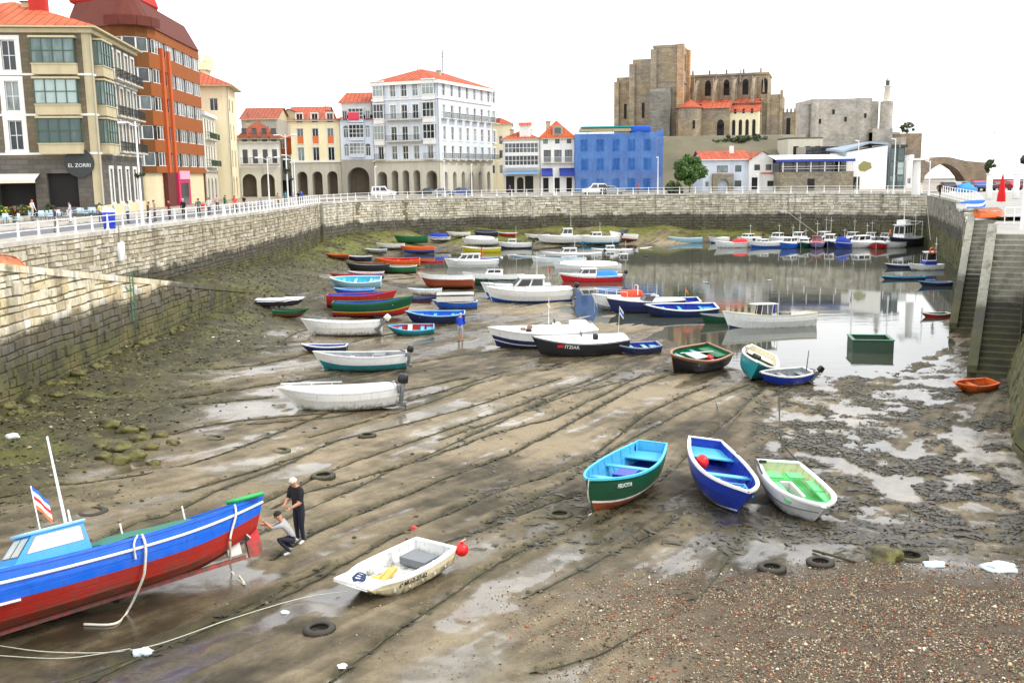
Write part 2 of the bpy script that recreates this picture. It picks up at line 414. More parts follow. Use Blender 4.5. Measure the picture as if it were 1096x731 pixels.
for nm, arr in (('weed', weed), ('wet', wet), ('algae', algae), ('gravel', gravel), ('tone', tone), ('leftside', left)):
    a = me.attributes.new(nm, 'FLOAT', 'POINT'); a.data.foreach_set('value', arr.ravel().astype(np.float32))
me.update(); me.validate()
m, nt, bs = newmat('wet_mud')
def attr(n): 
    a = N(nt, 'ShaderNodeAttribute'); a.attribute_name = n; return a.outputs['Fac']
geo = N(nt, 'ShaderNodeNewGeometry')
def gnoise(scale, detail=5, rough=.6):
    n = N(nt, 'ShaderNodeTexNoise'); n.inputs['Scale'].default_value = scale; n.inputs['Detail'].default_value = detail
    n.inputs['Roughness'].default_value = rough; L(nt, geo.outputs['Position'], n.inputs['Vector']); return n.outputs['Fac']
nf = gnoise(9, 6, .7); nm_ = gnoise(1.3, 5); nff = gnoise(38, 4, .7)
tn = math_(nt, 'ADD', attr('tone'), math_(nt, 'MULTIPLY', math_(nt, 'SUBTRACT', nm_, .5), .7), True)
c = ramp(nt, tn, [(.10, (.026, .021, .011)), (.28, (.068, .054, .030)), (.48, (.156, .125, .075)), (.76, (.30, .242, .152))]).outputs[0]
c = mix(nt, ramp(nt, nf, [(.50, (0, 0, 0, 1)), (.72, (1, 1, 1, 1))]).outputs[0], c, mix(nt, .55, c, (.05, .042, .028, 1)))
spk = ramp(nt, nff, [(.66, (0, 0, 0, 1)), (.72, (1, 1, 1, 1))]).outputs[0]
c = mix(nt, math_(nt, 'MULTIPLY', spk, .35), c, (.26, .22, .15, 1))
lm = math_(nt, 'MULTIPLY', attr('leftside'), .55)
c = mix(nt, lm, c, (.055, .048, .020, 1))
wm = math_(nt, 'MULTIPLY', attr('wet'), .35)
c = mix(nt, wm, c, (.075, .066, .052, 1))
wd = math_(nt, 'MULTIPLY', attr('weed'), ramp(nt, nf, [(.30, (.25, .25, .25, 1)), (.5, (1, 1, 1, 1))]).outputs[0])
wcol = ramp(nt, nm_, [(.3, (.030, .026, .014)), (.6, (.065, .060, .020)), (.8, (.12, .10, .03))]).outputs[0]
c = mix(nt, wd, c, wcol)
al_ = math_(nt, 'MULTIPLY', attr('algae'), ramp(nt, nf, [(.3, (.4, .4, .4, 1)), (.55, (1, 1, 1, 1))]).outputs[0])
acol = ramp(nt, nm_, [(.35, (.075, .10, .018)), (.55, (.17, .18, .035)), (.75, (.22, .16, .05))]).outputs[0]
c = mix(nt, al_, c, acol)
gv = math_(nt, 'MULTIPLY', attr('gravel'), .8)
c = mix(nt, gv, c, ramp(nt, nff, [(.3, (.03, .024, .016)), (.5, (.10, .068, .042)), (.7, (.18, .145, .10))]).outputs[0])
L(nt, c, bs.inputs['Base Color'])
# wet film: smooth where water stands, ragged edge from noise
wf = math_(nt, 'ADD', attr('wet'), math_(nt, 'MULTIPLY', math_(nt, 'SUBTRACT', nf, .5), .9), True)
wf = math_(nt, 'MULTIPLY', wf, math_(nt, 'SUBTRACT', 1.0, math_(nt, 'MULTIPLY', attr('weed'), .7)), True)
ro = ramp(nt, wf, [(.12, (.62, .62, .62, 1)), (.42, (.26, .26, .26, 1)), (.8, (.06, .06, .06, 1))]).outputs[0]
L(nt, ro, bs.inputs['Roughness']); bs.inputs['IOR'].default_value = 1.55
L(nt, math_(nt, 'ADD', .22, math_(nt, 'MULTIPLY', wf, .78)), bs.inputs['Specular IOR Level'])
bsum = math_(nt, 'ADD', nf, math_(nt, 'MULTIPLY', nff, .45))
bp = N(nt, 'ShaderNodeBump'); bp.inputs['Distance'].default_value = .05
L(nt, bsum, bp.inputs['Height'])
L(nt, ramp(nt, wf, [(.2, (.9, .9, .9, 1)), (.7, (.10, .10, .10, 1))]).outputs[0], bp.inputs['Strength'])
L(nt, bp.outputs[0], bs.inputs['Normal'])
me.materials.append(MATS['wet_mud'])
bed = link('harbour_bed', me); tag(bed, 'muddy harbour bed laid bare at low tide', 'ground', kind='structure')
_Yl = np.log(Yr/11.0)/math.log(178/11.0)*(NR-1)
def surf(x, y):
    """height of the modelled bed surface at x, y"""
    r = math.log(max(y, 11.01)/11.0)/math.log(178/11.0)*(NR-1); i = min(NR-2, max(0, int(r)))
    u = (x-y*.04)/(0.46*y+7.0); j = min(NC-2, max(0, int((u+1)/2*(NC-1))))
    return float(BEDZ[i:i+2, j:j+2].mean())
# ------------------------------------------------------------------ water
m, nt, bs = newmat('harbour_water')
geo = N(nt, 'ShaderNodeNewGeometry')
mp = N(nt, 'ShaderNodeMapping'); mp.inputs['Scale'].default_value = (.55, 1.5, 1); L(nt, geo.outputs['Position'], mp.inputs[0])
n1 = N(nt, 'ShaderNodeTexNoise'); n1.inputs['Scale'].default_value = .9; n1.inputs['Detail'].default_value = 5; L(nt, mp.outputs[0], n1.inputs['Vector'])
n2 = N(nt, 'ShaderNodeTexNoise'); n2.inputs['Scale'].default_value = .06; n2.inputs['Detail'].default_value = 2; L(nt, geo.outputs['Position'], n2.inputs['Vector'])
bp = N(nt, 'ShaderNodeBump'); bp.inputs['Distance'].default_value = .05
L(nt, math_(nt, 'MULTIPLY', ramp(nt, n2.outputs['Fac'], [(.42, (.1, .1, .1, 1)), (.62, (1, 1, 1, 1))]).outputs[0], .16), bp.inputs['Strength'])
L(nt, n1.outputs['Fac'], bp.inputs['Height']); L(nt, bp.outputs[0], bs.inputs['Normal'])
bs.inputs['Base Color'].default_value = (.055, .062, .048, 1); bs.inputs['Roughness'].default_value = .035; bs.inputs['IOR'].default_value = 1.8
mb = MB(); mb.quad((-24, 20, WL), (60, 20, WL), (60, 176, WL), (-24, 176, WL), 'harbour_water')
tag(mb.build('harbour_water'), 'shallow harbour water left at low tide', 'water', kind='structure')
mb = MB(); mb.quad((-3000, 330, -8), (5000, 330, -8), (5000, 6000, -8), (-3000, 6000, -8), 'harbour_water')
mb.quad((58, 176, -8.02), (3000, 176, -8.02), (3000, 330, -8.02), (58, 330, -8.02), 'harbour_water')
tag(mb.build('sea'), 'open sea beyond the bridge', 'water', kind='structure')
# ------------------------------------------------------------------ stone materials
def stone_mat(name, cols, tide=True, bump=.35, dark=1.0, tz=-2.9, moss=.75, grn=((.030,.030,.014),(.085,.095,.018),(.17,.125,.04))):
    """blocks coloured one by one, mottled, with the tide mark (lichen, then weed) of a harbour wall"""
    m, nt, bs = newmat(name)
    geo = N(nt, 'ShaderNodeNewGeometry')
    c = ramp(nt, geo.outputs['Random Per Island'], [(i/(len(cols)-1) if len(cols) > 1 else 0, rgb(*q)) for i, q in enumerate(cols)]).outputs[0]
    def gn(scale, det=5, ro=.6, st=None):
        n = N(nt, 'ShaderNodeTexNoise'); n.inputs['Scale'].default_value = scale; n.inputs['Detail'].default_value = det; n.inputs['Roughness'].default_value = ro
        if st:
            mp = N(nt, 'ShaderNodeMapping'); mp.inputs['Scale'].default_value = st; L(nt, geo.outputs['Position'], mp.inputs[0]); L(nt, mp.outputs[0], n.inputs['Vector'])
        else: L(nt, geo.outputs['Position'], n.inputs['Vector'])
        return n.outputs['Fac']
    a, b, st = gn(5, 6, .7), gn(.45, 5), gn(.8, 5, .6, (1.6, 1.6, .12))
    c = mix(nt, math_(nt, 'MULTIPLY', ramp(nt, a, [(.45, (0,0,0,1)), (.75, (1,1,1,1))]).outputs[0], .8, True), c, mix(nt, .5, c, (.06, .05, .035, 1)))
    c = mix(nt, ramp(nt, st, [(.52, (0, 0, 0, 1)), (.68, (.55, .55, .55, 1))]).outputs[0], c, (.07, .06, .045, 1))
    if tide:
        sx = N(nt, 'ShaderNodeSeparateXYZ'); L(nt, geo.outputs['Position'], sx.inputs[0])
        z = math_(nt, 'ADD', sx.outputs[2], math_(nt, 'MULTIPLY', math_(nt, 'SUBTRACT', b, .5), 1.8))
        z = math_(nt, 'ADD', z, math_(nt, 'MULTIPLY', math_(nt, 'SUBTRACT', a, .5), .8))
        t = math_(nt, 'DIVIDE', math_(nt, 'SUBTRACT', tz, z), 1.0)
        f1 = ramp(nt, t, [(0, (0, 0, 0, 1)), (.45, (1, 1, 1, 1))]).outputs[0]
        c = mix(nt, math_(nt, 'MULTIPLY', f1, .93), c, mix(nt, .07, (.034, .031, .021, 1), c))
        t2 = math_(nt, 'DIVIDE', math_(nt, 'SUBTRACT', tz-1.0, z), 2.0)
        f2 = ramp(nt, t2, [(0, (0, 0, 0, 1)), (.4, (1, 1, 1, 1))]).outputs[0]
        grn = ramp(nt, gn(.7, 5), [(.36, (.045, .043, .020)), (.52, (.10, .105, .026)), (.66, (.17, .135, .05))]).outputs[0]
        c = mix(nt, math_(nt, 'MULTIPLY', f2, moss), c, grn)
        pl = ramp(nt, gn(1.4, 4), [(.60, (0, 0, 0, 1)), (.68, (1, 1, 1, 1))]).outputs[0]       # tufts growing high on the wall
        c = mix(nt, math_(nt, 'MULTIPLY', pl, .6), c, (.10, .11, .028, 1))
    L(nt, c, bs.inputs['Base Color']); bs.inputs['Roughness'].default_value = .8
    bp = N(nt, 'ShaderNodeBump'); bp.inputs['Strength'].default_value = bump; bp.inputs['Distance'].default_value = .06
    L(nt, a, bp.inputs['Height']); L(nt, bp.outputs[0], bs.inputs['Normal'])
    return name
PALE = [(190,182,160),(206,200,184),(176,164,136),(196,188,168),(160,150,128),(222,216,202),(180,168,140),(146,140,124)]
stone_mat('pale_stone', PALE)
stone_mat('pale_mortar', [(128,116,90),(128,116,90)])
stone_mat('ramp_stone', [(226,214,176),(240,234,214),(216,198,154),(236,228,202),(200,182,144),(248,246,236),(222,204,162)], tz=-2.5)
stone_mat('grey_stone', [(214,208,190),(230,226,212),(190,182,160),(222,214,192),(172,166,150),(238,234,222)], tz=-2.9, moss=.35)
stone_mat('pier_stone', [(150,148,138),(130,128,118),(168,164,152),(120,116,104)], tz=-2.6, moss=.8, grn=((.030,.032,.014),(.085,.105,.016),(.13,.115,.03)))
stone_mat('step_stone', [(140,140,126),(160,158,144),(122,122,110)], tz=-3.2, moss=.35)
stone_mat('pale_coping', [(236,228,204),(246,242,228),(222,210,180)], tide=False)
stone_mat('edge_stone', [(150,150,138),(166,166,152),(134,134,122)], tz=-3.6, moss=.5)
stone_mat('coping_stone', [(206,202,190),(188,184,172),(218,214,204)], tide=False)
def ground_mat(name, a, b, scale=1.2, spk=.3):
    m, nt, bs = newmat(name); geo = N(nt, 'ShaderNodeNewGeometry')
    n1 = N(nt, 'ShaderNodeTexNoise'); n1.inputs['Scale'].default_value = scale; n1.inputs['Detail'].default_value = 8; n1.inputs['Roughness'].default_value = .65
    n2 = N(nt, 'ShaderNodeTexNoise'); n2.inputs['Scale'].default_value = 22; n2.inputs['Detail'].default_value = 3
    L(nt, geo.outputs['Position'], n1.inputs['Vector']); L(nt, geo.outputs['Position'], n2.inputs['Vector'])
    c = ramp(nt, n1.outputs['Fac'], [(.3, rgb(*a)), (.7, rgb(*b))]).outputs[0]
    c = mix(nt, math_(nt, 'MULTIPLY', n2.outputs['Fac'], spk), c, (.03, .03, .03, 1))
    L(nt, c, bs.inputs['Base Color']); bs.inputs['Roughness'].default_value = .8; return name
ground_mat('asphalt', (96, 100, 108), (122, 124, 130), .35)
ground_mat('paving', (168, 162, 150), (194, 188, 176), .8)
ground_mat('plaza', (150, 140, 130), (176, 166, 154), .3)
ground_mat('hill_ground', (96, 92, 70), (128, 120, 92), .15, .5)
ground_mat('concrete', (150, 148, 142), (184, 182, 174), .5)
paint(238, 240, 240, .4, .15)
# ------------------------------------------------------------------ harbour outline (quay edge at z = 0)
OUT = [(-29,14),(-28.6,40),(-28.3,56),(-27.5,70),(-26.4,84),(-25.6,100),(-25.3,118),(-25.3,134),(-22.5,146),(-16,153),(-7,157.5),(8,161),(25,160),(37,157.5),(47,153),(59,142),(35,77)]
OUTV = [Vector((x, y, 0)) for x, y in OUT]
def offs(P, d):
    """offset a polyline to its left (away from the water when it runs clockwise round the harbour)"""
    r = []
    for i, p in enumerate(P):
        t = (P[min(i+1, len(P)-1)]-P[max(i-1, 0)]).normalized()
        r.append(p+Vector((-t.y, t.x, 0))*d)
    return r
def arc(P):
    s = [0]
    for a, b in zip(P[:-1], P[1:]): s.append(s[-1]+(b-a).length)
    return s
def along(P, s, A=None):
    A = A or arc(P); s = max(0, min(A[-1]-1e-6, s))
    for i in range(len(P)-1):
        if s <= A[i+1]: 
            t = (s-A[i])/(A[i+1]-A[i]); d = (P[i+1]-P[i]).normalized(); return P[i].lerp(P[i+1], t), d
    return P[-1], (P[-1]-P[-2]).normalized()
def masonry(mb, P, top, bot, mat, mortar, bw=(.4, .9), bh=(.28, .42), s0=0, s1=None, side=1, cap=.0, batter=0.0, prot=.05, seed=1, wobble=1.0):
    """courses of separate roughly squared stones along polyline P; side=+1 puts the face to the right of the path"""
    rnd = random.Random(seed); A = arc(P); s1 = s1 or A[-1]; z = bot
    def pt(s, z, n):
        p, d = along(P, s, A); nn = Vector((d.y, -d.x, 0))*side
        return p+nn*(n-batter*(z-bot if z > bot else 0)*0+batter*(top(s)-z))+Vector((0, 0, z))
    k = max(2, int((s1-s0)/1.5))
    for i in range(k):                                    # backing
        a, b = s0+(s1-s0)*i/k, s0+(s1-s0)*(i+1)/k
        mb.quad(pt(a, bot-.6, 0), pt(b, bot-.6, 0), pt(b, top(b), 0), pt(a, top(a), 0), mortar)
    zmax = max(top(s0+(s1-s0)*i/40) for i in range(41))-cap
    while z < zmax-.05:
        hh = min(rnd.uniform(*bh), zmax-z) if zmax-z > .15 else zmax-z
        s = s0-rnd.uniform(0, .3)
        while s < s1:
            wd = rnd.uniform(*bw); a = max(s0, s+.012); b = min(s1, s+wd-.012); s += wd
            if b-a < .08: continue
            ta, tb = top(a)-cap, top(b)-cap
            if z > max(ta, tb)-.08: continue
            wob = lambda q: (.085*math.sin(q*.75+z*1.3)+.05*math.sin(q*2.1-z*2))*wobble*.33
            big = rnd.random() < .09; hh2 = hh*(1.55 if big else 1)
            zj = [z+.012+rnd.uniform(0, .04)+wob(a), z+.012+rnd.uniform(0, .04)+wob(b), z+hh2-.012-rnd.uniform(0, .045)+wob(b), z+hh2-.012-rnd.uniform(0, .045)+wob(a)]
            z0a, z0b, z1b, z1a = zj; z1a = min(z1a, ta); z1b = min(z1b, tb); z0a = min(z0a, z1a-.02); z0b = min(z0b, z1b-.02)
            pr = prot*rnd.uniform(.3, 1.3)*(1.5 if big else 1); e = .025
            back = [pt(a, z0a, 0), pt(b, z0b, 0), pt(b, z1b, 0), pt(a, z1a, 0)]
            fr = [pt(a+e, z0a+e, pr), pt(b-e, z0b+e, pr*rnd.uniform(.7, 1.2)), pt(b-e, z1b-e, pr*rnd.uniform(.7, 1.2)), pt(a+e, z1a-e, pr)]
            mb.add(back+fr, [(4,5,6,7),(0,1,5,4),(1,2,6,5),(2,3,7,6),(3,0,4,7)], mat)
        z += hh
    return mb
def slabs(mb, P, off0, off1, z0, z1, mat, step=1.4, s0=0, s1=None, top=None, gap=.012, side=1):
    """a course of coping slabs along a path"""
    A = arc(P); s1 = s1 or A[-1]; n = max(1, int((s1-s0)/step))
    for i in range(n):
        a = s0+(s1-s0)*i/n+gap; b = s0+(s1-s0)*(i+1)/n-gap; q = []
        for zz, f in ((z0, 0), (z1, 1)):
            for s, o in ((a, off0), (b, off0), (b, off1), (a, off1)):
                p, d = along(P, s, A); nn = Vector((d.y, -d.x, 0))*side
                q.append(p+nn*o+Vector((0, 0, zz+(top(s) if top else 0))))
        mb.add(q, [(0,3,2,1),(4,5,6,7),(0,1,5,4),(1,2,6,5),(2,3,7,6),(3,0,4,7)], mat)
    return mb
iC = 8          # corner index on the outline: left wall | far wall
LW = OUTV[:iC]; FW = OUTV[iC-1:16]; RW = [OUTV[15], Vector((47,104,0)), OUTV[16]]
# left quay wall
mb = MB(); masonry(mb, LW, lambda s: -.25, -6.0, 'pale_stone', 'pale_mortar', (.28, .95), (.24, .40), s0=24, seed=3, prot=.07)
wl_ = mb.build('quay_wall'); tag(wl_, 'tall pale stone quay wall running along the left of the harbour below the promenade', 'harbour wall', kind='thing')
mb = MB(); slabs(mb, LW, .10, -.6, -.25, .02, 'coping_stone', 1.6, s0=24); mb.build('coping', wl_)
# drain stripe at the corner: dark recessed pipe channel
mb = MB(); p, d = along(LW, arc(LW)[-1]-.5); nn = Vector((d.y, -d.x, 0))
mb.box(p+nn*.18+Vector((0, 0, -2.6)), (.5, .9, 5.2), 'pier_stone', rz=math.atan2(d.y, d.x)+math.pi/2); mb.build('drain_channel', wl_)
# far quay wall
mb = MB(); masonry(mb, FW, lambda s: -.25, -5.8, 'grey_stone', 'pale_mortar', (.35, 1.2), (.30, .46), seed=5, prot=.09)
wf_ = mb.build('quay_wall'); tag(wf_, 'long grey stone quay wall across the far end of the harbour', 'harbour wall', kind='thing')
mb = MB(); slabs(mb, FW, .12, -.7, -.25, .02, 'coping_stone', 1.8); mb.build('coping', wf_)
# right quay wall (to the far stairs)
mb = MB(); masonry(mb, RW, lambda s: -.3, -8.6, 'pier_stone', 'pier_stone', (.6, 1.3), (.38, .55), seed=8, prot=.06)
wr_ = mb.build('quay_wall'); tag(wr_, 'dark weedy quay wall on the right between the trawler and the stairs', 'harbour wall', kind='thing')
mb = MB(); slabs(mb, RW, .1, -.7, -.3, -.02, 'coping_stone', 1.8); mb.build('coping', wr_)
# ------------------------------------------------------------------ slipway on the left (ramp going down to the mud)
RP = [Vector(p) for p in ((-20.9, 26, 0), (-20.6, 40, 0), (-20.3, 60, 0), (-19.7, 79, 0))]
def ramp_z(y): return .25 if y < 39 else max(-5.45, .25-(y-39)*.1435)
mb = MB(); aR = arc(RP)
def ramp_top(s): p, d = along(RP, s, aR); return ramp_z(p.y)
masonry(mb, RP, ramp_top, -6.3, 'ramp_stone', 'pale_mortar', (.35, 1.0), (.26, .44), cap=.22, seed=11, prot=.07)
rw = mb.build('slipway_wall'); tag(rw, 'sloping wall of big pale squared stones holding up the slipway at the left edge', 'stone wall', kind='thing')
mb = MB(); slabs(mb, RP, .10, -.9, -.24, .06, 'ramp_stone', .8, top=ramp_top); mb.build('coping', rw)
mb = MB(); ys = [26, 32, 39]+list(np.linspace(42, 79, 16))
for a, b in zip(ys[:-1], ys[1:]):
    def xl(y): return -20.9+(y-26)*.021-.5
    mb.quad((xl(a), a, ramp_z(a)), (xl(b), b, ramp_z(b)), (-28.0, b, ramp_z(b)), (-28.8, a, ramp_z(a)), 'concrete')
tag(mb.build('slipway'), 'concrete slipway going down from the promenade to the mud', 'slipway', kind='structure')
# ------------------------------------------------------------------ quay surface strips
def strip(name, d0, d1, z, mat, P=OUTV[:16], label=None, kind='structure'):
    a, b = offs(P, d0), offs(P, d1); mb = MB()
    for i in range(len(P)-1):
        mb.quad(a[i]+Vector((0,0,z)), a[i+1]+Vector((0,0,z)), b[i+1]+Vector((0,0,z)), b[i]+Vector((0,0,z)), mat)
    return tag(mb.build(name), label, None, None, kind)
strip('promenade_pavement', .55, 2.2, 0.0, 'paving')
strip('street', 2.2, 9.0, -.11, 'asphalt')
mbk = MB(); slabs(mbk, OUTV[:16], -2.2, -2.35, -.11, .012, 'coping_stone', 2.0); tag(mbk.build('kerb'), kind='structure')
mbk = MB(); slabs(mbk, OUTV[:16], -9.0, -9.15, -.11, .012, 'coping_stone', 2.0); tag(mbk.build('kerb'), kind='structure')
strip('pavement', 9.1, 15, 0.004, 'paving')
mb = MB(); o2 = offs(OUTV[:16], 14.9)
outer = [(-140,-20),(-140,40),(-140,56),(-140,70),(-140,84),(-140,100),(-140,160),(-120,300),(-90,330),(-60,330),(-20,330),(20,330),(60,330),(120,300),(240,250),(240,120)]
for i in range(15):
    mb.quad(o2[i]+Vector((0,0,-.004)), o2[i+1]+Vector((0,0,-.004)), Vector((*outer[i+1], -.004)), Vector((*outer[i], -.004)), 'plaza')
mb.poly([(59.2,142,-.01),(47.3,104,-.01),(35.4,76.8,-.01),(34.6,70.5,-.01),(120,70,-.01),(240,120,-.01),(70,146,-.01)], 'concrete')
tag(mb.build('town_ground'), kind='structure')
# ------------------------------------------------------------------ pier with two flights of stairs on the right
UD = Vector((.484, .875, 0)).normalized(); ND = Vector((UD.y, -UD.x, 0))
def flight(B, run, zb, zt, wid, n, label):
    root = empty('stone_stairs', label, 'stairs', B)
    rise = (zt-zb)/n; go = run/n; M = Matrix((UD, -ND, Vector((0,0,1)))).transposed()
    rnd = random.Random(int(run*10))
    for i in range(n):
        mb = MB(); c = UD*(go*(i+.5))+ND*(wid/2)+Vector((0,0,(zb+rise*(i+1))/2-4.3))
        top = zb+rise*(i+1); bt = zb+rise*(i)-.35
        mb.box(UD*(go*i+go*.5+.25)+ND*(wid/2+.03)+Vector((0, 0, (top+bt)/2)), (go+.5, wid-.01, top-bt), 'step_stone', M=M)
        mb.box(UD*(go*i+.10)+ND*(wid/2+.03)+Vector((0, 0, top-.045+.004)), (.26, wid-.02, .09), 'edge_stone' if rnd.random() < .45 else 'step_stone', M=M)
        mb.build('step', root)
    # outer string wall with sloping coping
    mb = MB(); P = [Vector(B)-ND*.02, Vector(B)+UD*run-ND*.02]
    def tp(s): return zb+.45+(zt-zb)*s/run
    masonry(mb, P, tp, -8.2, 'pier_stone', 'pier_stone', (.5, 1.1), (.36, .5), side=-1, seed=int(run*7))
    for v in range(len(mb.v)): mb.v[v] = tuple(Vector(mb.v[v])-Vector(B))
    mb2 = MB(); 
    e = [Vector((0,0,zb+.45)), Vector((0,0,zt+.45))]
    def qd(o0, o1, z0, z1):
        q = []
        for zz in (z0, z1):
            for f, o in ((0, o0), (1, o0), (1, o1), (0, o1)):
                q.append(UD*(run*f)-ND*o+Vector((0, 0, (zb if f == 0 else zt)+zz)))
        return q
    mb.add(qd(.06, -.42, .40, .56), [(0,3,2,1),(4,5,6,7),(0,1,5,4),(1,2,6,5),(2,3,7,6),(3,0,4,7)], 'edge_stone')
    mb.add(qd(.0, -.40, -8.2-zb if False else -3.0, .42), [(0,3,2,1),(4,5,6,7),(0,1,5,4),(1,2,6,5),(2,3,7,6),(3,0,4,7)], 'pier_stone')
    mb.build('string_wall', root)
    return root
B1 = Vector((23.0, 49.3, 0)); B2 = Vector((28.6, 64.2, 0))
flight(B1, 9.2, -6.95, -.32, 2.25, 24, 'nearest flight of dark stone harbour stairs with pale worn treads')
flight(B2, 9.6, -7.1, -.32, 1.9, 24, 'far flight of narrow stone harbour stairs with a mossy string wall')
T1 = B1+UD*9.2; T2 = B2+UD*9.6
R1b = B1+ND*2.25; R1t = T1+ND*2.25; R2b = B2+ND*1.9; R2t = T2+ND*1.9
def pier_wall(pts, label, bat=0.0, bot=-7.9, top=-.34, seed=1):
    mb = MB(); masonry(mb, pts, lambda s: top, bot, 'pier_stone', 'pier_stone', (.5, 1.2), (.38, .55), seed=seed, batter=bat, prot=.06)
    o = mb.build('pier_wall'); return tag(o, label, 'stone wall', kind='thing')
pier_wall([Vector((35.0, 76.9, 0)), T2-ND*.1+UD*.3, T2], 'short dark wall above the far flight of stairs', seed=21)
pier_wall([R2t, R2b, T1-ND*.05+UD*.0], 'dark pier wall between the two flights of stairs', seed=22)
pier_wall([R1t, R1b], 'stone wall along the right side of the nearest stairs', seed=23, bat=.0)
pier_wall([R1b+Vector((1.6,.4,0)), Vector((20.4, 35.5, 0)), Vector((19.6, 22, 0))], 'leaning weedy pier wall at the right edge of the picture', bat=.26, bot=-7.4, seed=24)
mb = MB(); zt = -.33
def pp(*pts): mb.poly([(p.x, p.y, zt) for p in pts], 'concrete')
far1 = Vector((120, 78, 0)); far2 = Vector((120, 40, 0)); far3 = Vector((120, 20, 0))
pp(Vector((35.0, 76.9, 0)), T2, R2t, far1)
pp(R2t, R2b, T1, R1t, far2, far1)
pp(R1t, R1b, R1b+Vector((1.6,.4,0)), Vector((20.4,35.5,0)), Vector((19.6,22,0)), far3, far2)
tag(mb.build('pier_surface'), kind='structure')
# ------------------------------------------------------------------ railings
WHT = paint(238, 240, 240, .4, .15)
def railing(P, s0, s1, step, label, group=None, z=.02, off=-.3, h=1.0, rails=(1.0, .55), pw=.075):
    A = arc(P); root = empty('railing', label, 'railing', along(P, s0, A)[0]); o = root.location
    n = int((s1-s0)/step); pm = None
    for i in range(n+1):
        p, d = along(P, s0+(s1-s0)*i/n, A); p = p+Vector((d.y, -d.x, 0))*off
        if pm is None:
            b = MB(); b.cyl((0,0,0), (0,0,h), pw*1.25, WHT, r1=pw*.6, n=8); b.ball((0,0,h), pw*.9, WHT, 8); b.cyl((0,0,0), (0,0,.1), pw*1.8, WHT, n=8)
            pm = b.mesh('post')
        q = link('post', pm, root, p-o+Vector((0,0,z)))
    for r in rails:
        b = MB(); pts = []
        for i in range(n*1+1):
            p, d = along(P, s0+(s1-s0)*i/n, A); pts.append(p+Vector((d.y, -d.x, 0))*off-o+Vector((0,0,z+r-.03)))
        b.tube(pts, .035, WHT, 6); b.build('rail', root)
    return root
aL = arc(LW); aF = arc(FW)
railing(LW, 28, aL[-1]-42, 2.2, 'white metal railing along the near part of the left promenade')
railing(LW, aL[-1]-41.5, aL[-1]-.5, 1.4, 'white railing of close posts along the far part of the left promenade')
railing(FW, .5, aF[-1]-1, 2.4, 'low white railing along the top of the far quay wall')
# ------------------------------------------------------------------ building materials
def plaster(name, c, var=.12, stain=.35, bump=.15):
    m, nt, bs = newmat(name); geo = N(nt, 'ShaderNodeNewGeometry'); c = rgb(*c)
    def gn(scale, st=None, det=5):
        n = N(nt, 'ShaderNodeTexNoise'); n.inputs['Scale'].default_value = scale; n.inputs['Detail'].default_value = det; n.inputs['Roughness'].default_value = .6
        if st: mp = N(nt, 'ShaderNodeMapping'); mp.inputs['Scale'].default_value = st; L(nt, geo.outputs['Position'], mp.inputs[0]); L(nt, mp.outputs[0], n.inputs['Vector'])
        else: L(nt, geo.outputs['Position'], n.inputs['Vector'])
        return n.outputs['Fac']
    a, b, st = gn(1.2), gn(7), gn(1.0, (1.5, 1.5, .12))
    q = mix(nt, a, tuple(x*(1-var) for x in c[:3])+(1,), tuple(min(1, x*(1+var)) for x in c[:3])+(1,))
    q = mix(nt, math_(nt, 'MULTIPLY', ramp(nt, st, [(.5, (0,0,0,1)), (.75, (1,1,1,1))]).outputs[0], stain), q, tuple(x*.45 for x in c[:3])+(1,))
    L(nt, q, bs.inputs['Base Color']); bs.inputs['Roughness'].default_value = .85
    bp = N(nt, 'ShaderNodeBump'); bp.inputs['Strength'].default_value = bump; bp.inputs['Distance'].default_value = .03
    L(nt, b, bp.inputs['Height']); L(nt, bp.outputs[0], bs.inputs['Normal']); return name
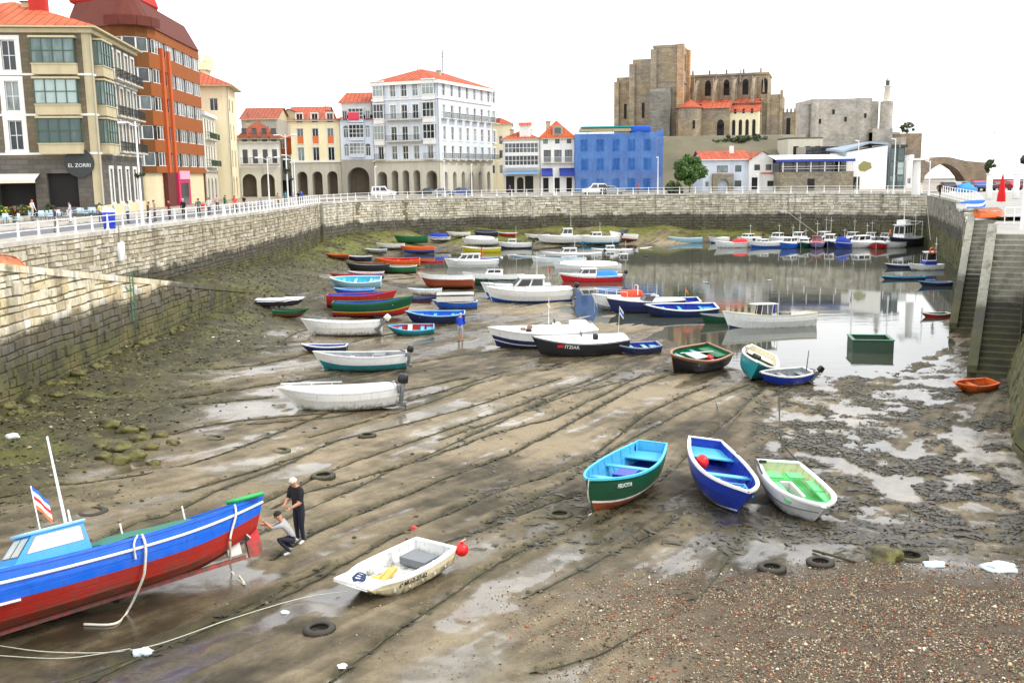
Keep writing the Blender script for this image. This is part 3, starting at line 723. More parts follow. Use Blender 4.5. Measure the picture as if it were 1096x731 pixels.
def brickish(name, c1, c2, mortar, sc=1.0, w=.6, h=.3, bump=.4, mort=.015):
    """coursed stone or brick, mapped on whichever way the wall faces"""
    m, nt, bs = newmat(name); tc = N(nt, 'ShaderNodeTexCoord'); geo = N(nt, 'ShaderNodeNewGeometry')
    sx = N(nt, 'ShaderNodeSeparateXYZ'); L(nt, geo.outputs['Position'], sx.inputs[0])
    sn = N(nt, 'ShaderNodeSeparateXYZ'); L(nt, geo.outputs['True Normal'], sn.inputs[0])
    hor = math_(nt, 'SUBTRACT', math_(nt, 'MULTIPLY', sx.outputs[0], sn.outputs[1]), math_(nt, 'MULTIPLY', sx.outputs[1], sn.outputs[0]))
    cb = N(nt, 'ShaderNodeCombineXYZ'); L(nt, hor, cb.inputs[0]); L(nt, sx.outputs[2], cb.inputs[1])
    br = N(nt, 'ShaderNodeTexBrick'); L(nt, cb.outputs[0], br.inputs['Vector'])
    br.inputs['Color1'].default_value = rgb(*c1); br.inputs['Color2'].default_value = rgb(*c2); br.inputs['Mortar'].default_value = rgb(*mortar)
    br.inputs['Scale'].default_value = sc; br.inputs['Brick Width'].default_value = w; br.inputs['Row Height'].default_value = h; br.inputs['Mortar Size'].default_value = mort
    n = N(nt, 'ShaderNodeTexNoise'); n.inputs['Scale'].default_value = .5; n.inputs['Detail'].default_value = 7; n.inputs['Roughness'].default_value = .65; L(nt, geo.outputs['Position'], n.inputs['Vector'])
    q = mix(nt, ramp(nt, n.outputs['Fac'], [(.38, (0,0,0,1)), (.7, (.75,.75,.75,1))]).outputs[0], br.outputs['Color'], mix(nt, .6, br.outputs['Color'], (.05,.042,.03,1)))
    ng = N(nt, 'ShaderNodeTexNoise'); ng.inputs['Scale'].default_value = .16; ng.inputs['Detail'].default_value = 5; L(nt, geo.outputs['Position'], ng.inputs['Vector'])
    hs = N(nt, 'ShaderNodeHueSaturation'); hs.inputs['Saturation'].default_value = .62; hs.inputs['Value'].default_value = .82; L(nt, q, hs.inputs['Color'])
    q = mix(nt, ramp(nt, ng.outputs['Fac'], [(.42, (0,0,0,1)), (.58, (.8,.8,.8,1))]).outputs[0], q, hs.outputs[0])
    L(nt, q, bs.inputs['Base Color']); bs.inputs['Roughness'].default_value = .85
    bp = N(nt, 'ShaderNodeBump'); bp.inputs['Strength'].default_value = bump; bp.inputs['Distance'].default_value = .05
    L(nt, math_(nt, 'SUBTRACT', n.outputs['Fac'], br.outputs['Fac']), bp.inputs['Height']); L(nt, bp.outputs[0], bs.inputs['Normal']); return name
def tiles(name, c1, c2, c3):
    """clay roof tiles: rows across the slope, each tile its own shade"""
    m, nt, bs = newmat(name); geo = N(nt, 'ShaderNodeNewGeometry')
    sx = N(nt, 'ShaderNodeSeparateXYZ'); L(nt, geo.outputs['Position'], sx.inputs[0])
    sn = N(nt, 'ShaderNodeSeparateXYZ'); L(nt, geo.outputs['True Normal'], sn.inputs[0])
    hor = math_(nt, 'SUBTRACT', math_(nt, 'MULTIPLY', sx.outputs[0], sn.outputs[1]), math_(nt, 'MULTIPLY', sx.outputs[1], sn.outputs[0]))
    cb = N(nt, 'ShaderNodeCombineXYZ'); L(nt, hor, cb.inputs[0]); L(nt, math_(nt, 'MULTIPLY', sx.outputs[2], 2.2), cb.inputs[1])
    br = N(nt, 'ShaderNodeTexBrick'); L(nt, cb.outputs[0], br.inputs['Vector']); br.offset = 0.0
    br.inputs['Color1'].default_value = rgb(*c1); br.inputs['Color2'].default_value = rgb(*c2); br.inputs['Mortar'].default_value = rgb(*c3)
    br.inputs['Brick Width'].default_value = .3; br.inputs['Row Height'].default_value = .45; br.inputs['Mortar Size'].default_value = .035; br.inputs['Scale'].default_value = 1
    n = N(nt, 'ShaderNodeTexNoise'); n.inputs['Scale'].default_value = .8; n.inputs['Detail'].default_value = 6; L(nt, geo.outputs['Position'], n.inputs['Vector'])
    q = mix(nt, ramp(nt, n.outputs['Fac'], [(.45, (0,0,0,1)), (.75, (.7,.7,.7,1))]).outputs[0], br.outputs['Color'], rgb(*c3))
    L(nt, q, bs.inputs['Base Color']); bs.inputs['Roughness'].default_value = .8
    wv = N(nt, 'ShaderNodeMath', operation='SINE'); L(nt, math_(nt, 'MULTIPLY', hor, 2*math.pi/.3), wv.inputs[0])
    bp = N(nt, 'ShaderNodeBump'); bp.inputs['Strength'].default_value = .8; bp.inputs['Distance'].default_value = .06
    L(nt, wv.outputs[0], bp.inputs['Height']); L(nt, bp.outputs[0], bs.inputs['Normal']); return name
tiles('red_tiles', (208,98,58), (184,80,48), (128,62,42))
tiles('old_tiles', (186,92,60), (160,78,54), (110,64,50))
tiles('orange_tiles', (222,106,54), (198,88,44), (144,68,40))
tiles('dark_red_tiles', (170,52,46), (146,40,40), (96,34,34))
def glass(name, dark, pale):
    m, nt, bs = newmat(name); oi = N(nt, 'ShaderNodeObjectInfo')
    n = noise_tex(nt, 1.1, 2, stretch=(1, 1, .4))
    f = math_(nt, 'ADD', math_(nt, 'MULTIPLY', oi.outputs['Random'], 1.0), math_(nt, 'MULTIPLY', math_(nt, 'SUBTRACT', n, .5), .9), True)
    L(nt, ramp(nt, f, [(.30, rgb(*dark)), (.62, rgb(*[(a+b)//2 for a, b in zip(dark, pale)])), (.85, rgb(*pale))]).outputs[0], bs.inputs['Base Color'])
    bs.inputs['Roughness'].default_value = .08; bs.inputs['Specular IOR Level'].default_value = .7; return name
glass('window_glass', (34,42,46), (150,162,160)); glass('green_glass', (66,88,86), (164,184,180)); glass('dark_glass', (20,22,24), (70,76,80))
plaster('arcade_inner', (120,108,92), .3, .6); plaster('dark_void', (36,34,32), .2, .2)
plaster('stone_brown', (112,100,80)); brickish('stone_taupe', (134,122,98), (118,108,86), (98,88,70), 1, .9, .4)
brickish('dark_base', (112,106,98), (92,88,82), (70,66,60), 1, 1.0, .45); plaster('beige_trim', (196,184,150)); plaster('cream_base', (222,208,172))
paint(150, 70, 26, .35, .25); plaster('orange_panel', (152,82,26), .12, .3); plaster('brown_panel', (110,66,22), .15, .4); plaster('mansard', (100,46,34), .2, .5); plaster('pillar_orange', (196,92,44), .08, .2)
plaster('white_wall', (238,238,234), .05, .22); plaster('pale_wall', (226,222,206), .08, .3); plaster('bluewhite_wall', (214,224,236), .06, .3)
plaster('cream_wall', (244,226,160), .06, .2); plaster('yellow_wall', (248,238,196), .05, .18); plaster('warm_wall', (240,228,192), .08, .3)
plaster('grey_wall', (168,164,152), .12, .4); plaster('arcade_stone', (206,202,186), .1, .4); plaster('blue_grey', (150,166,182), .08, .3); plaster('red_plaster', (186,50,40), .1, .3)
brickish('ashlar', (176,172,160), (158,154,144), (120,118,110), 1, .8, .4)
brickish('church_stone', (186,168,138), (160,144,116), (118,106,86), 1, .9, .42, .5); brickish('church_sunlit', (222,176,124), (200,156,106), (140,104,66), 1, .9, .42, .5)
brickish('church_grey', (150,148,138), (128,124,114), (96,92,84), 1, .9, .42, .5); brickish('castle_stone', (212,206,194), (190,184,172), (152,146,134), 1, .9, .42, .5)
brickish('bridge_stone', (170,150,124), (148,128,104), (112,98,80), 1, .9, .4, .5); brickish('rubble_wall', (176,166,140), (146,136,112), (108,100,80), 1, .5, .3, .6)
FR = paint(232, 234, 232, .4, .12); FRG = paint(60, 84, 66, .4, .2); FRB = paint(92, 60, 40, .5, .25); IRON = paint(48, 54, 54, .5, .2); FRD = paint(70, 66, 60, .5, .2)
# ------------------------------------------------------------------ windows (built once per size, then shared)
WC = {}
def window_meshes(w, h, cols, rows, frame, glassm, fw, arch):
    k = (round(w, 2), round(h, 2), cols, rows, frame, glassm, fw, arch)
    if k in WC: return WC[k]
    a = MB(); d = .09
    a.box((-w/2+fw/2, .04, h/2), (fw, d, h), frame); a.box((w/2-fw/2, .04, h/2), (fw, d, h), frame)
    a.box((0, .04, fw/2), (w-2*fw, d, fw), frame); a.box((0, .04, h-fw/2), (w-2*fw, d, fw), frame)
    for i in range(1, cols): a.box((-w/2+w*i/cols, .045, h/2), (fw*.8, d*.8, h-2*fw), frame)
    for j in range(1, rows): a.box((0, .05, h*j/rows), (w-2*fw, d*.6, fw*.7), frame)
    b = MB(); b.quad((-w/2+.01, .07, .01), (w/2-.01, .07, .01), (w/2-.01, .07, h-.01), (-w/2+.01, .07, h-.01), glassm)
    if arch:
        pts = [(w/2*math.cos(t), .07, h+w/2*math.sin(t)) for t in np.linspace(0, math.pi, 13)]; b.poly(pts, glassm)
    WC[k] = (a.mesh('window'), b.mesh('pane')); return WC[k]
def facade(mb, W, H, ops, matf, xf, cuts=()):
    us = sorted(set([0, W]+[round(o['u']-o['w']/2, 3) for o in ops]+[round(o['u']+o['w']/2, 3) for o in ops]))
    vs = sorted(set([0, H]+list(cuts)+[round(o['v'], 3) for o in ops]+[round(o['v']+o['h']+(o['w']/2 if o.get('arch') else 0), 3) for o in ops]))
    us = [u for u in us if 0 <= u <= W]; vs = [v for v in vs if 0 <= v <= H]
    def inside(u, v):
        for o in ops:
            if abs(u-o['u']) < o['w']/2 and o['v'] < v < o['v']+o['h']+(o['w']/2 if o.get('arch') else 0): return True
        return False
    for i in range(len(us)-1):
        for j in range(len(vs)-1):
            if inside((us[i]+us[i+1])/2, (vs[j]+vs[j+1])/2): continue
            mb.quad(xf(us[i], vs[j], 0), xf(us[i+1], vs[j], 0), xf(us[i+1], vs[j+1], 0), xf(us[i], vs[j+1], 0), matf((vs[j]+vs[j+1])/2))
    for o in ops:
        u0, u1, v0, v1 = o['u']-o['w']/2, o['u']+o['w']/2, o['v'], o['v']+o['h']; r = o.get('rev', .22); m = o.get('rm') or matf((v0+v1)/2)
        mb.quad(xf(u0, v0, 0), xf(u0, v0, r), xf(u0, v1, r), xf(u0, v1, 0), m); mb.quad(xf(u1, v0, r), xf(u1, v0, 0), xf(u1, v1, 0), xf(u1, v1, r), m)
        mb.quad(xf(u0, v0, 0), xf(u1, v0, 0), xf(u1, v0, r), xf(u0, v0, r), m)
        if not o.get('arch'): mb.quad(xf(u0, v1, r), xf(u1, v1, r), xf(u1, v1, 0), xf(u0, v1, 0), m)
        else:
            R_ = o['w']/2; top = v1+R_; T = np.linspace(math.pi, 0, 13); A_ = [(o['u']+R_*math.cos(t), v1+R_*math.sin(t)) for t in T]
            for (ua, va), (ub, vb) in zip(A_[:-1], A_[1:]):
                mb.quad(xf(ua, va, 0), xf(ub, vb, 0), xf(ub, top, 0), xf(ua, top, 0), m); mb.quad(xf(ua, va, 0), xf(ua, va, r), xf(ub, vb, r), xf(ub, vb, 0), m)
def opening_parts(root, ops, place):
    """place(u, v, n) -> (location, rotation z) of something mounted on this face"""
    for o in ops:
        t = o.get('t', 'w'); w, h = o['w'], o['h']
        if t == 'void':
            loc, rz = place(o['u'], o['v'], o.get('rev', .22)-.01); b = MB(); hh = h+(w/2 if o.get('arch') else 0)
            b.quad((-w/2-.05, 0, 0), (w/2+.05, 0, 0), (w/2+.05, 0, hh), (-w/2-.05, 0, hh), o.get('gm', 'dark_void')); q = b.build('archway' if o.get('arch') else 'opening', root, loc); q.rotation_euler[2] = rz; continue
        fm, pm = window_meshes(w, h, o.get('c', 2), o.get('r', 1), o.get('f', FR), o.get('gm', 'window_glass'), o.get('fw', .09), o.get('arch', False))
        loc, rz = place(o['u'], o['v'], o.get('rev', .22)-.1)
        q = link('window', fm, root, loc); q.rotation_euler[2] = rz; link('pane', pm, q)
        if o.get('trim'):
            b = MB(); tw = o.get('tw', .22); loc2, _ = place(o['u'], o['v'], 0); d = .07; tm = o['trim']
            b.box((-w/2-tw/2, -d/2+.01, h/2), (tw, d, h+.02), tm); b.box((w/2+tw/2, -d/2+.01, h/2), (tw, d, h+.02), tm)
            b.box((0, -d/2+.008, h+tw/2+.01), (w+2*tw+.02, d+.03, tw), tm); b.box((0, -d/2+.006, -tw*.4), (w+2*tw+.06, d+.1, tw*.8), tm)
            b.build('surround', q).location = (0, -.0-(o.get('rev', .22)-.1), 0)
        if o.get('shut'):
            b = MB(); sh = o['shut']; b.box((0, -.0, h*o.get('sf', .5)/2+.02), (w-.1, .05, h*o.get('sf', .5)), sh); b.build('shutter', q)
        if o.get('bal'):
            bw = o.get('bw', w+.9); b = MB(); loc2, _ = place(o['u'], o['v'], 0)
            b.box((0, -.4, -.09), (bw, .8, .14), o.get('bm', 'arcade_stone'))
            b.box((0, -.77, .95), (bw, .05, .05), o.get('br', IRON)); b.box((0, -.77, .1), (bw, .04, .04), o.get('br', IRON))
            k = max(4, int(bw/.16))
            for i in range(k+1): b.box((-bw/2+.02+(bw-.04)*i/k, -.77, .52), (.025, .025, .84), o.get('br', IRON))
            for sx_ in (-1, 1): b.box((sx_*(bw/2-.02), -.4, .95), (.05, .74, .05), o.get('br', IRON)); b.box((sx_*(bw/2-.02), -.4, .5), (.03, .7, .03), o.get('br', IRON))
            q2 = b.build('balcony', root, loc2); q2.rotation_euler[2] = rz
def gallery(root, place, u, v, w, h, d=.75, cols=4, rows=2, frame=FR, gm='window_glass', base=None, bh=.8, side=True, roofm=None, name='glazed_bay'):
    """projecting glazed bay: solid apron, grid of panes on the front and the two ends"""
    loc, rz = place(u, v, 0); b = MB(); fw = .1; base = base or frame
    b.box((0, -d/2, -bh/2), (w, d, bh), base); b.box((0, -d/2, h+.09), (w+.2, d+.12, .18), roofm or base); b.box((0, -d/2-.02, -.04), (w+.1, d+.1, .1), base)
    for i in range(cols+1): b.box((-w/2+fw/2+(w-fw)*i/cols, -d+.05, h/2), (fw if i in (0, cols) else fw*.8, .1, h), frame)
    for j in range(0, rows+1): b.box((0, -d+.06, fw/2+(h-fw)*j/rows), (w-.02, .08, fw*.8), frame)
    for sx_ in (-1, 1):
        b.box((sx_*(w/2-.05), -d/2, fw/2), (.08, d-.1, fw), frame); b.box((sx_*(w/2-.05), -d/2, h-fw/2), (.08, d-.1, fw), frame); b.box((sx_*(w/2-.05), -d/2, h/2), (.07, .08, h-.2), frame)
    q = b.build(name, root, loc); q.rotation_euler[2] = rz
    b = MB(); b.quad((-w/2+.06, -d+.07, .02), (w/2-.06, -d+.07, .02), (w/2-.06, -d+.07, h-.02), (-w/2+.06, -d+.07, h-.02), gm); b.build('pane', q)
    for sx_ in (-1, 1):
        b = MB(); x = sx_*(w/2-.06); b.quad((x, -d+.07, .02), (x, 0, .02), (x, 0, h-.02), (x, -d+.07, h-.02), gm); b.build('pane', q)
def roof(root, kind, W, D, H, h, mat, over=.5, ridge=None, name='roof', under='beige_trim'):
    b = MB(); o = over; z = H+.02
    if kind == 'hip':
        r = ridge if ridge is not None else max(.3, W/2-D/2*1.0) if W > D else .3
        p = [(-o,-o,z),(W+o,-o,z),(W+o,D+o,z),(-o,D+o,z)]
        if W >= D:
            k = min(W/2-.2, D/2); a, c = (k, D/2, z+h), (W-k, D/2, z+h)
            b.poly([p[0], p[1], c, a], mat); b.poly([p[1], p[2], c], mat); b.poly([p[2], p[3], a, c], mat); b.poly([p[3], p[0], a], mat)
        else:
            k = min(D/2-.2, W/2); a, c = (W/2, k, z+h), (W/2, D-k, z+h)
            b.poly([p[0], p[1], a], mat); b.poly([p[1], p[2], c, a], mat); b.poly([p[2], p[3], c], mat); b.poly([p[3], p[0], a, c], mat)
        b.box((W/2, D/2, z-.1), (W+2*o-.02, D+2*o-.02, .16), under)
    elif kind == 'gable':      # ridge along x
        a, c = (-o, D/2, z+h), (W+o, D/2, z+h)
        b.poly([(-o,-o,z), (W+o,-o,z), c, a], mat); b.poly([(W+o,D+o,z), (-o,D+o,z), a, c], mat)
        b.poly([(0,0,H),(0,D,H),(0,D/2,H+h*.97)], under); b.poly([(W,0,H),(W,D,H),(W,D/2,H+h*.97)], under)
        b.poly([(-o,-o,z-.14), (W+o,-o,z-.14), (W+o,-o,z), (-o,-o,z)], under)
    elif kind == 'gabley':     # ridge along y
        a, c = (W/2, -o, z+h), (W/2, D+o, z+h)
        b.poly([(-o,-o,z), a, c, (-o,D+o,z)], mat); b.poly([(W+o,D+o,z), c, a, (W+o,-o,z)], mat)
        b.poly([(0,-.01,H),(W,-.01,H),(W/2,-.01,H+h*.97)], under)
    elif kind == 'flat':
        b.box((W/2, D/2, z+h/2), (W+2*o, D+2*o, h), mat)
    elif kind == 'shed':
        b.poly([(-o,-o,z), (W+o,-o,z), (W+o,D,z+h), (-o,D,z+h)], mat); b.poly([(0,D,H),(W,D,H),(W,D,z+h),(0,D,z+h)], under)
    return b.build(name, root)
class Bld:
    def __init__(s, name, label, P0, P1, D, H, wall, cat='building', group=None, base=None, bh=0, z0=0.0):
        P0 = Vector((P0[0], P0[1], z0)); P1 = Vector((P1[0], P1[1], z0)); s.W = (P1-P0).length; s.D = D; s.H = H; s.wall = wall; s.base = base; s.bh = bh
        s.root = empty(name, label, cat, P0, math.atan2(P1.y-P0.y, P1.x-P0.x), group)
        s.ops = {'front': [], 'right': [], 'left': []}
        W = s.W
        s.xf = {'front': lambda u, v, n: (u, n, v), 'right': lambda u, v, n: (W-n, u, v), 'left': lambda u, v, n: (n, D-u, v)}
        s.pl = {'front': lambda u, v, n: ((u, n, v), 0.0), 'right': lambda u, v, n: ((W-n, u, v), math.pi/2), 'left': lambda u, v, n: ((n, D-u, v), -math.pi/2)}
    def row(s, face, us, v, w, h, **k):
        for u in us: s.ops[face].append(dict(u=u, v=v, w=w, h=h, **k))
        return s
    def finish(s):
        mf = lambda v: s.base if (s.base and v < s.bh) else s.wall
        mb = MB(); cuts = (s.bh,) if s.bh else ()
        facade(mb, s.W, s.H, s.ops['front'], mf, s.xf['front'], cuts); facade(mb, s.D, s.H, s.ops['right'], mf, s.xf['right'], cuts); facade(mb, s.D, s.H, s.ops['left'], mf, s.xf['left'], cuts)
        mb.quad((s.W, s.D, 0), (0, s.D, 0), (0, s.D, s.H), (s.W, s.D, s.H), s.wall); mb.quad((0,0,s.H), (s.W,0,s.H), (s.W,s.D,s.H), (0,s.D,s.H), s.wall)
        mb.build('wall', s.root)
        for f in s.ops: opening_parts(s.root, s.ops[f], s.pl[f])
        return s
    def gal(s, face, *a, **k): gallery(s.root, s.pl[face], *a, **k); return s
    def roof(s, *a, **k): roof(s.root, a[0], s.W, s.D, s.H, *a[1:], **k); return s
    def band(s, z, h, d, mat, name='cornice', faces=('front', 'right', 'left')):
        b = MB()
        if 'front' in faces: b.box((s.W/2, -d/2, z+h/2), (s.W+2*d, d, h), mat)
        if 'right' in faces: b.box((s.W+d/2, s.D/2+.003, z+h/2), (d, s.D, h-.006), mat)
        if 'left' in faces: b.box((-d/2, s.D/2+.003, z+h/2), (d, s.D, h-.006), mat)
        b.build(name, s.root); return s
def lx(px, Y): return atY(px, 200, Y).x
def hz(px, py, Y): return atY(px, py, Y).z
TRW = 'white_wall'
# ---- corner house on the left: taupe stone, glazed bays, orange roof
b1 = Bld('corner_building', 'taupe stone corner building with green-framed glazed bays and bright orange tiled roof', (-58.0, 94.4), (-39.3, 97), 18.4, 17.6, 'stone_taupe', base='dark_base', bh=5.6)
W = b1.W
for v in (6.3, 9.9, 13.6):
    b1.row('front', [11.6, 7.6], v, 1.25, 2.75, trim=TRW, tw=.42, c=2, r=2, f=FR, gm='window_glass')
    b1.gal('front', 15.7, v+.6, 3.9, 2.3, d=.8, cols=4, rows=2, frame=FRG, gm='green_glass', base='beige_trim', bh=1.0)
    b1.gal('right', 3.0, v+.6, 3.9, 2.3, d=.8, cols=4, rows=2, frame=FRG, gm='green_glass', base='beige_trim', bh=1.0)
    b1.row('right', [7.9, 11.0, 14.1, 17.0], v, 1.3, 2.9, trim=TRW, tw=.25, c=2, r=1, bal=True, bw=2.6)
    b1.band(v-.45, .2, .1, 'white_wall', 'string_course')
b1.row('front', [15.4], .9, 2.8, 3.2, t='void', rev=.5); b1.row('front', [11.2], 0.1, 3.4, 3.4, t='void', rev=.9); b1.row('front', [6.6], 1, 2.4, 2.6, c=2)
b1.row('right', [4.2, 7.6, 11, 14.4], 1.2, 1.1, 3.3, trim=TRW, tw=.3, c=2, r=2, gm='dark_glass'); b1.band(.0, 1.0, .12, 'cream_base', 'plinth', ('right',))
b1.finish().roof('hip', 3.6, 'orange_tiles', over=.8); b1.band(17.0, .4, .35, 'beige_trim')
q = MB(); q.box((W-.3, .2, 9.3), (.8, .5, 16.4), 'beige_trim'); q.build('quoin', b1.root)
q = MB(); q.box((8.4, 1.6, 19.6), (1.7, 2.6, 1.5), 'beige_trim'); q.poly([(7.3,.1,20.3),(9.5,.1,20.3),(8.4,.1,21.2)], 'orange_tiles'); q.quad((7.2,.1,20.3),(8.4,.1,21.2),(8.4,4.2,21.2),(7.2,4.2,20.3),'orange_tiles'); q.quad((8.4,.1,21.2),(9.6,.1,20.3),(9.6,4.2,20.3),(8.4,4.2,21.2),'orange_tiles'); dm = q.build('dormer', b1.root)
fm, pm = window_meshes(1.0, 1.0, 2, 1, FR, 'window_glass', .09, False); wq = link('window', fm, dm, (8.4, .18, 19.1)); link('pane', pm, wq)
q = MB(); q.box((W-6, 6, 20.2), (1.6, 1.0, 2.6), 'red_plaster'); q.build('chimney', b1.root)
q = MB(); q.quad((9,-1.6,3.5),(13.4,-1.6,3.5),(13.4,0,4.1),(9,0,4.1),'pale_wall'); q.box((11.2,-1.6,3.36),(4.4,.04,.26),'pale_wall'); q.build('awning', b1.root)
sgn = empty('round_sign', 'round black shop sign with small white lettering on the stone corner building', 'sign', (-41.0, 96.55, 5.05), .138)
q = MB(); q.cyl((0,.06,0), (0,-.06,0), 1.35, FRD if False else IRON, n=32, smooth=False); q.build('board', sgn)
lettering('EL ZORRI', .5, FR, sgn, Matrix.Translation((0, -.075, -.25)) @ Matrix.Rotation(math.pi/2, 4, 'X'))
# ---- brown curved apartment block
FP = [(-54, 126.5), (-47.2, 122.6), (-45.7, 122.3), (-44.3, 122.9), (-43.4, 124.2), (-43.15, 126.0), (-44.6, 148)]
broot = empty('apartment_block', 'tall rust-brown apartment block with rounded corner and long bands of windows', 'building', (-46, 124, 0))
FPv = [Vector((x+46, y-124, 0)) for x, y in FP]
def pband(mb, z0, z1, out, matf, closed=True):
    P = offs(FPv, -out)
    for i in range(len(P)-1):
        m = matf(i)
        mb.quad(P[i]+Vector((0,0,z0)), P[i+1]+Vector((0,0,z0)), P[i+1]+Vector((0,0,z1)), P[i]+Vector((0,0,z1)), m)
    return P
pm_ = lambda i: 'orange_panel' if i >= 4 else 'brown_panel'
mb = MB(); zs = [5.0, 8.2, 11.7, 15.0, 18.5]
prev = 4.2
P_in = offs(FPv, .0)
pband(mb, 0, 4.2, -.25, lambda i: 'cream_base')
for z in zs:
    P = pband(mb, prev, z, .12, pm_)
    for zz in (prev, z):
        for i in range(len(P)-1): mb.quad(P[i]+Vector((0,0,zz)), P[i+1]+Vector((0,0,zz)), FPv[i+1]+Vector((0,0,zz)), FPv[i]+Vector((0,0,zz)), pm_(i))
    prev = z+1.7
P = pband(mb, prev, 21.4, .12, pm_)
back = [FPv[-1]+Vector((-12, 0, 0)), FPv[0]+Vector((-1, 20, 0))]
for a, b in ((FPv[-1], back[0]), (back[0], back[1]), (back[1], FPv[0])): mb.quad(a, b, b+Vector((0,0,21.4)), a+Vector((0,0,21.4)), 'brown_panel')
mb.build('wall', broot)
mb = MB(); P0_ = offs(FPv, -.3); P1_ = offs(FPv, 1.6)
for i in range(len(FPv)-1):
    mb.quad(P0_[i]+Vector((0,0,21.4)), P0_[i+1]+Vector((0,0,21.4)), P1_[i+1]+Vector((0,0,24.9)), P1_[i]+Vector((0,0,24.9)), 'mansard')
mb.poly([p+Vector((0,0,24.9)) for p in P1_]+[p+Vector((0,0,24.9)) for p in back], 'mansard'); mb.poly([p+Vector((0,0,21.4)) for p in P0_]+[p+Vector((0,0,21.4)) for p in back], 'mansard'); mb.build('mansard_roof', broot)
mb = MB(); mb.rbox((-3.5, 7, 26.6), (9, 7, 3.4), .3, 'red_plaster', 1, smooth=False, taper=(.8,.8)); mb.build('roof_house', broot)
for z in zs:
    for i in range(len(FPv)-1):
        a, b = FPv[i], FPv[i+1]; d = (b-a); n = max(1, round(d.length/1.15)); ang = math.atan2(d.y, d.x)
        for j in range(n):
            w_ = d.length/n; c = a+d*((j+.5)/n)
            fm, pm = window_meshes(w_-.01, 1.68, 1, 1, FR if (j+i) % 4 else FRB, ('window_glass', 'dark_glass', 'window_glass')[(i*3+j) % 3], .09, False)
            wq = link('window', fm, broot, c+Vector((0,0,z+.01))); wq.rotation_euler[2] = ang; link('pane', pm, wq)
for i, (px_, w_) in enumerate(((0, .9), (1, .9))):
    mb = MB(); t = .10+.14*i; c = FPv[5].lerp(FPv[6], t); d = (FPv[6]-FPv[5]).normalized(); mb.box(c+Vector((d.y, -d.x, 0))*.12+Vector((0,0,11.8)), (w_, .5, 15.2), 'pillar_orange', rz=math.atan2(d.y, d.x)); mb.build('pilaster', broot)
mb = MB(); c = FPv[1].lerp(FPv[2], .4)
for t in np.linspace(.2, 4.8, 6):
    i = int(t); 
for i in (1, 2, 3, 4):
    a, b = FPv[i], FPv[i+1]; d = (b-a).normalized(); m_ = (a+b)/2; nn = Vector((d.y, -d.x, 0))
    mb.box(m_+nn*.75+Vector((0,0,22.0)), ((b-a).length+.3, .12, 1.1), 'mansard', rz=math.atan2(d.y, d.x))
mb.build('roof_balcony', broot)
for k, (t, w_, g_) in enumerate(((.45, 3.4, 'green_glass'), (.86, 1.0, 'green_glass'))):
    a, b = FPv[0], FPv[1]; d = (b-a).normalized(); c = a.lerp(b, t); nn = Vector((d.y, -d.x, 0))
    fm, pm = window_meshes(w_, 3.2, 2, 1, FRB, g_, .1, False); wq = link('shop_window', fm, broot, c-nn*.05+Vector((0,0,.4)) if False else c-nn*-.02*0+nn*.02+Vector((0,0,.4))-nn*.25*0); wq.rotation_euler[2] = math.atan2(d.y, d.x); link('pane', pm, wq)
a, b = FPv[5], FPv[6]; d = (b-a).normalized(); nn = Vector((d.y, -d.x, 0))
mb = MB(); mb.box(a.lerp(b, .12)+nn*.1+Vector((0,0,2.1)), (4.2, .5, 4.2), 'mansard', rz=math.atan2(d.y, d.x)); mb.build('porch', broot)
shop = empty('shop_front', 'magenta shop front with a pink sign under the rust-brown apartment block', 'shop front', (-43.55, 133.5, 0), math.atan2(d.y, d.x))
PK = paint(206, 40, 96, .4, .1); PKL = paint(244, 170, 200, .4, .1)
mb = MB(); mb.box((0, -.35, 2.1), (6, .4, 4.2), PK); mb.build('surround', shop); mb = MB(); mb.box((0, -.62, 3.9), (5, .1, 1.1), PKL); mb.build('sign_board', shop); mb = MB(); mb.box((0, -.57, 1.5), (3.6, .06, 2.8), 'dark_glass'); mb.build('shop_window', shop)
# ---- white and cream house beyond the brown block, seen along the street
def street_house(name, label, Y0, Y1, X0, X1, D, H, wall, **k):
    """house whose front looks onto the left street (faces +x); P0 is its near corner"""
    return Bld(name, label, (X0-D, Y0), (X0, Y0+.01), Y1-Y0, H, wall, **k)
h3 = Bld('white_house', 'narrow white house with long green balcony and arched doors next to the rust-brown block', (-58, 148.5), (-45.2, 150.5), 13.5, 13.2, 'pale_wall', base='arcade_stone', bh=4.4)
h3.row('right', [2.2, 5.0, 7.8, 11], 9.3, 1.3, 2.9, c=2, f=FRD, gm='dark_glass', bal=True, bw=2.7, br=FRG).row('right', [2.2, 5.0, 7.8, 11], 5.2, 1.3, 3.0, c=2, f=FRD, gm='dark_glass', bal=True, bw=2.82, br=FRG)
h3.row('right', [2.4, 6.2, 10.4], .1, 1.8, 2.5, arch=True, t='void'); h3.finish(); h3.band(12.7, .5, .4, 'white_wall'); h3.band(4.4, .3, .25, 'arcade_stone', 'string_course')
h3.roof('hip', 1.4, 'old_tiles', over=.3)
h3b = Bld('cream_house', 'cream house with deep-eaved red tiled roof behind the white balcony house', (-62, 163.0), (-45.5, 165.5), 11, 18.2, 'warm_wall')
h3b.row('right', [2.5, 6.5], 14.2, 1.5, 2.0, c=2, f=FRD).row('right', [2.5, 6.5], 9.6, 1.3, 2.6, c=2, f=FRD, gm='dark_glass').row('right', [2.5, 6.5], 5.2, 1.3, 2.8, c=2, f=FRD, gm='dark_glass').row('front', [14.5], 14.2, 1.3, 2, c=2)
h3b.row('right', [2.5, 6.5], .2, 1.8, 2.6, arch=True, t='void').finish().roof('hip', 3.0, 'red_tiles', over=1.1)
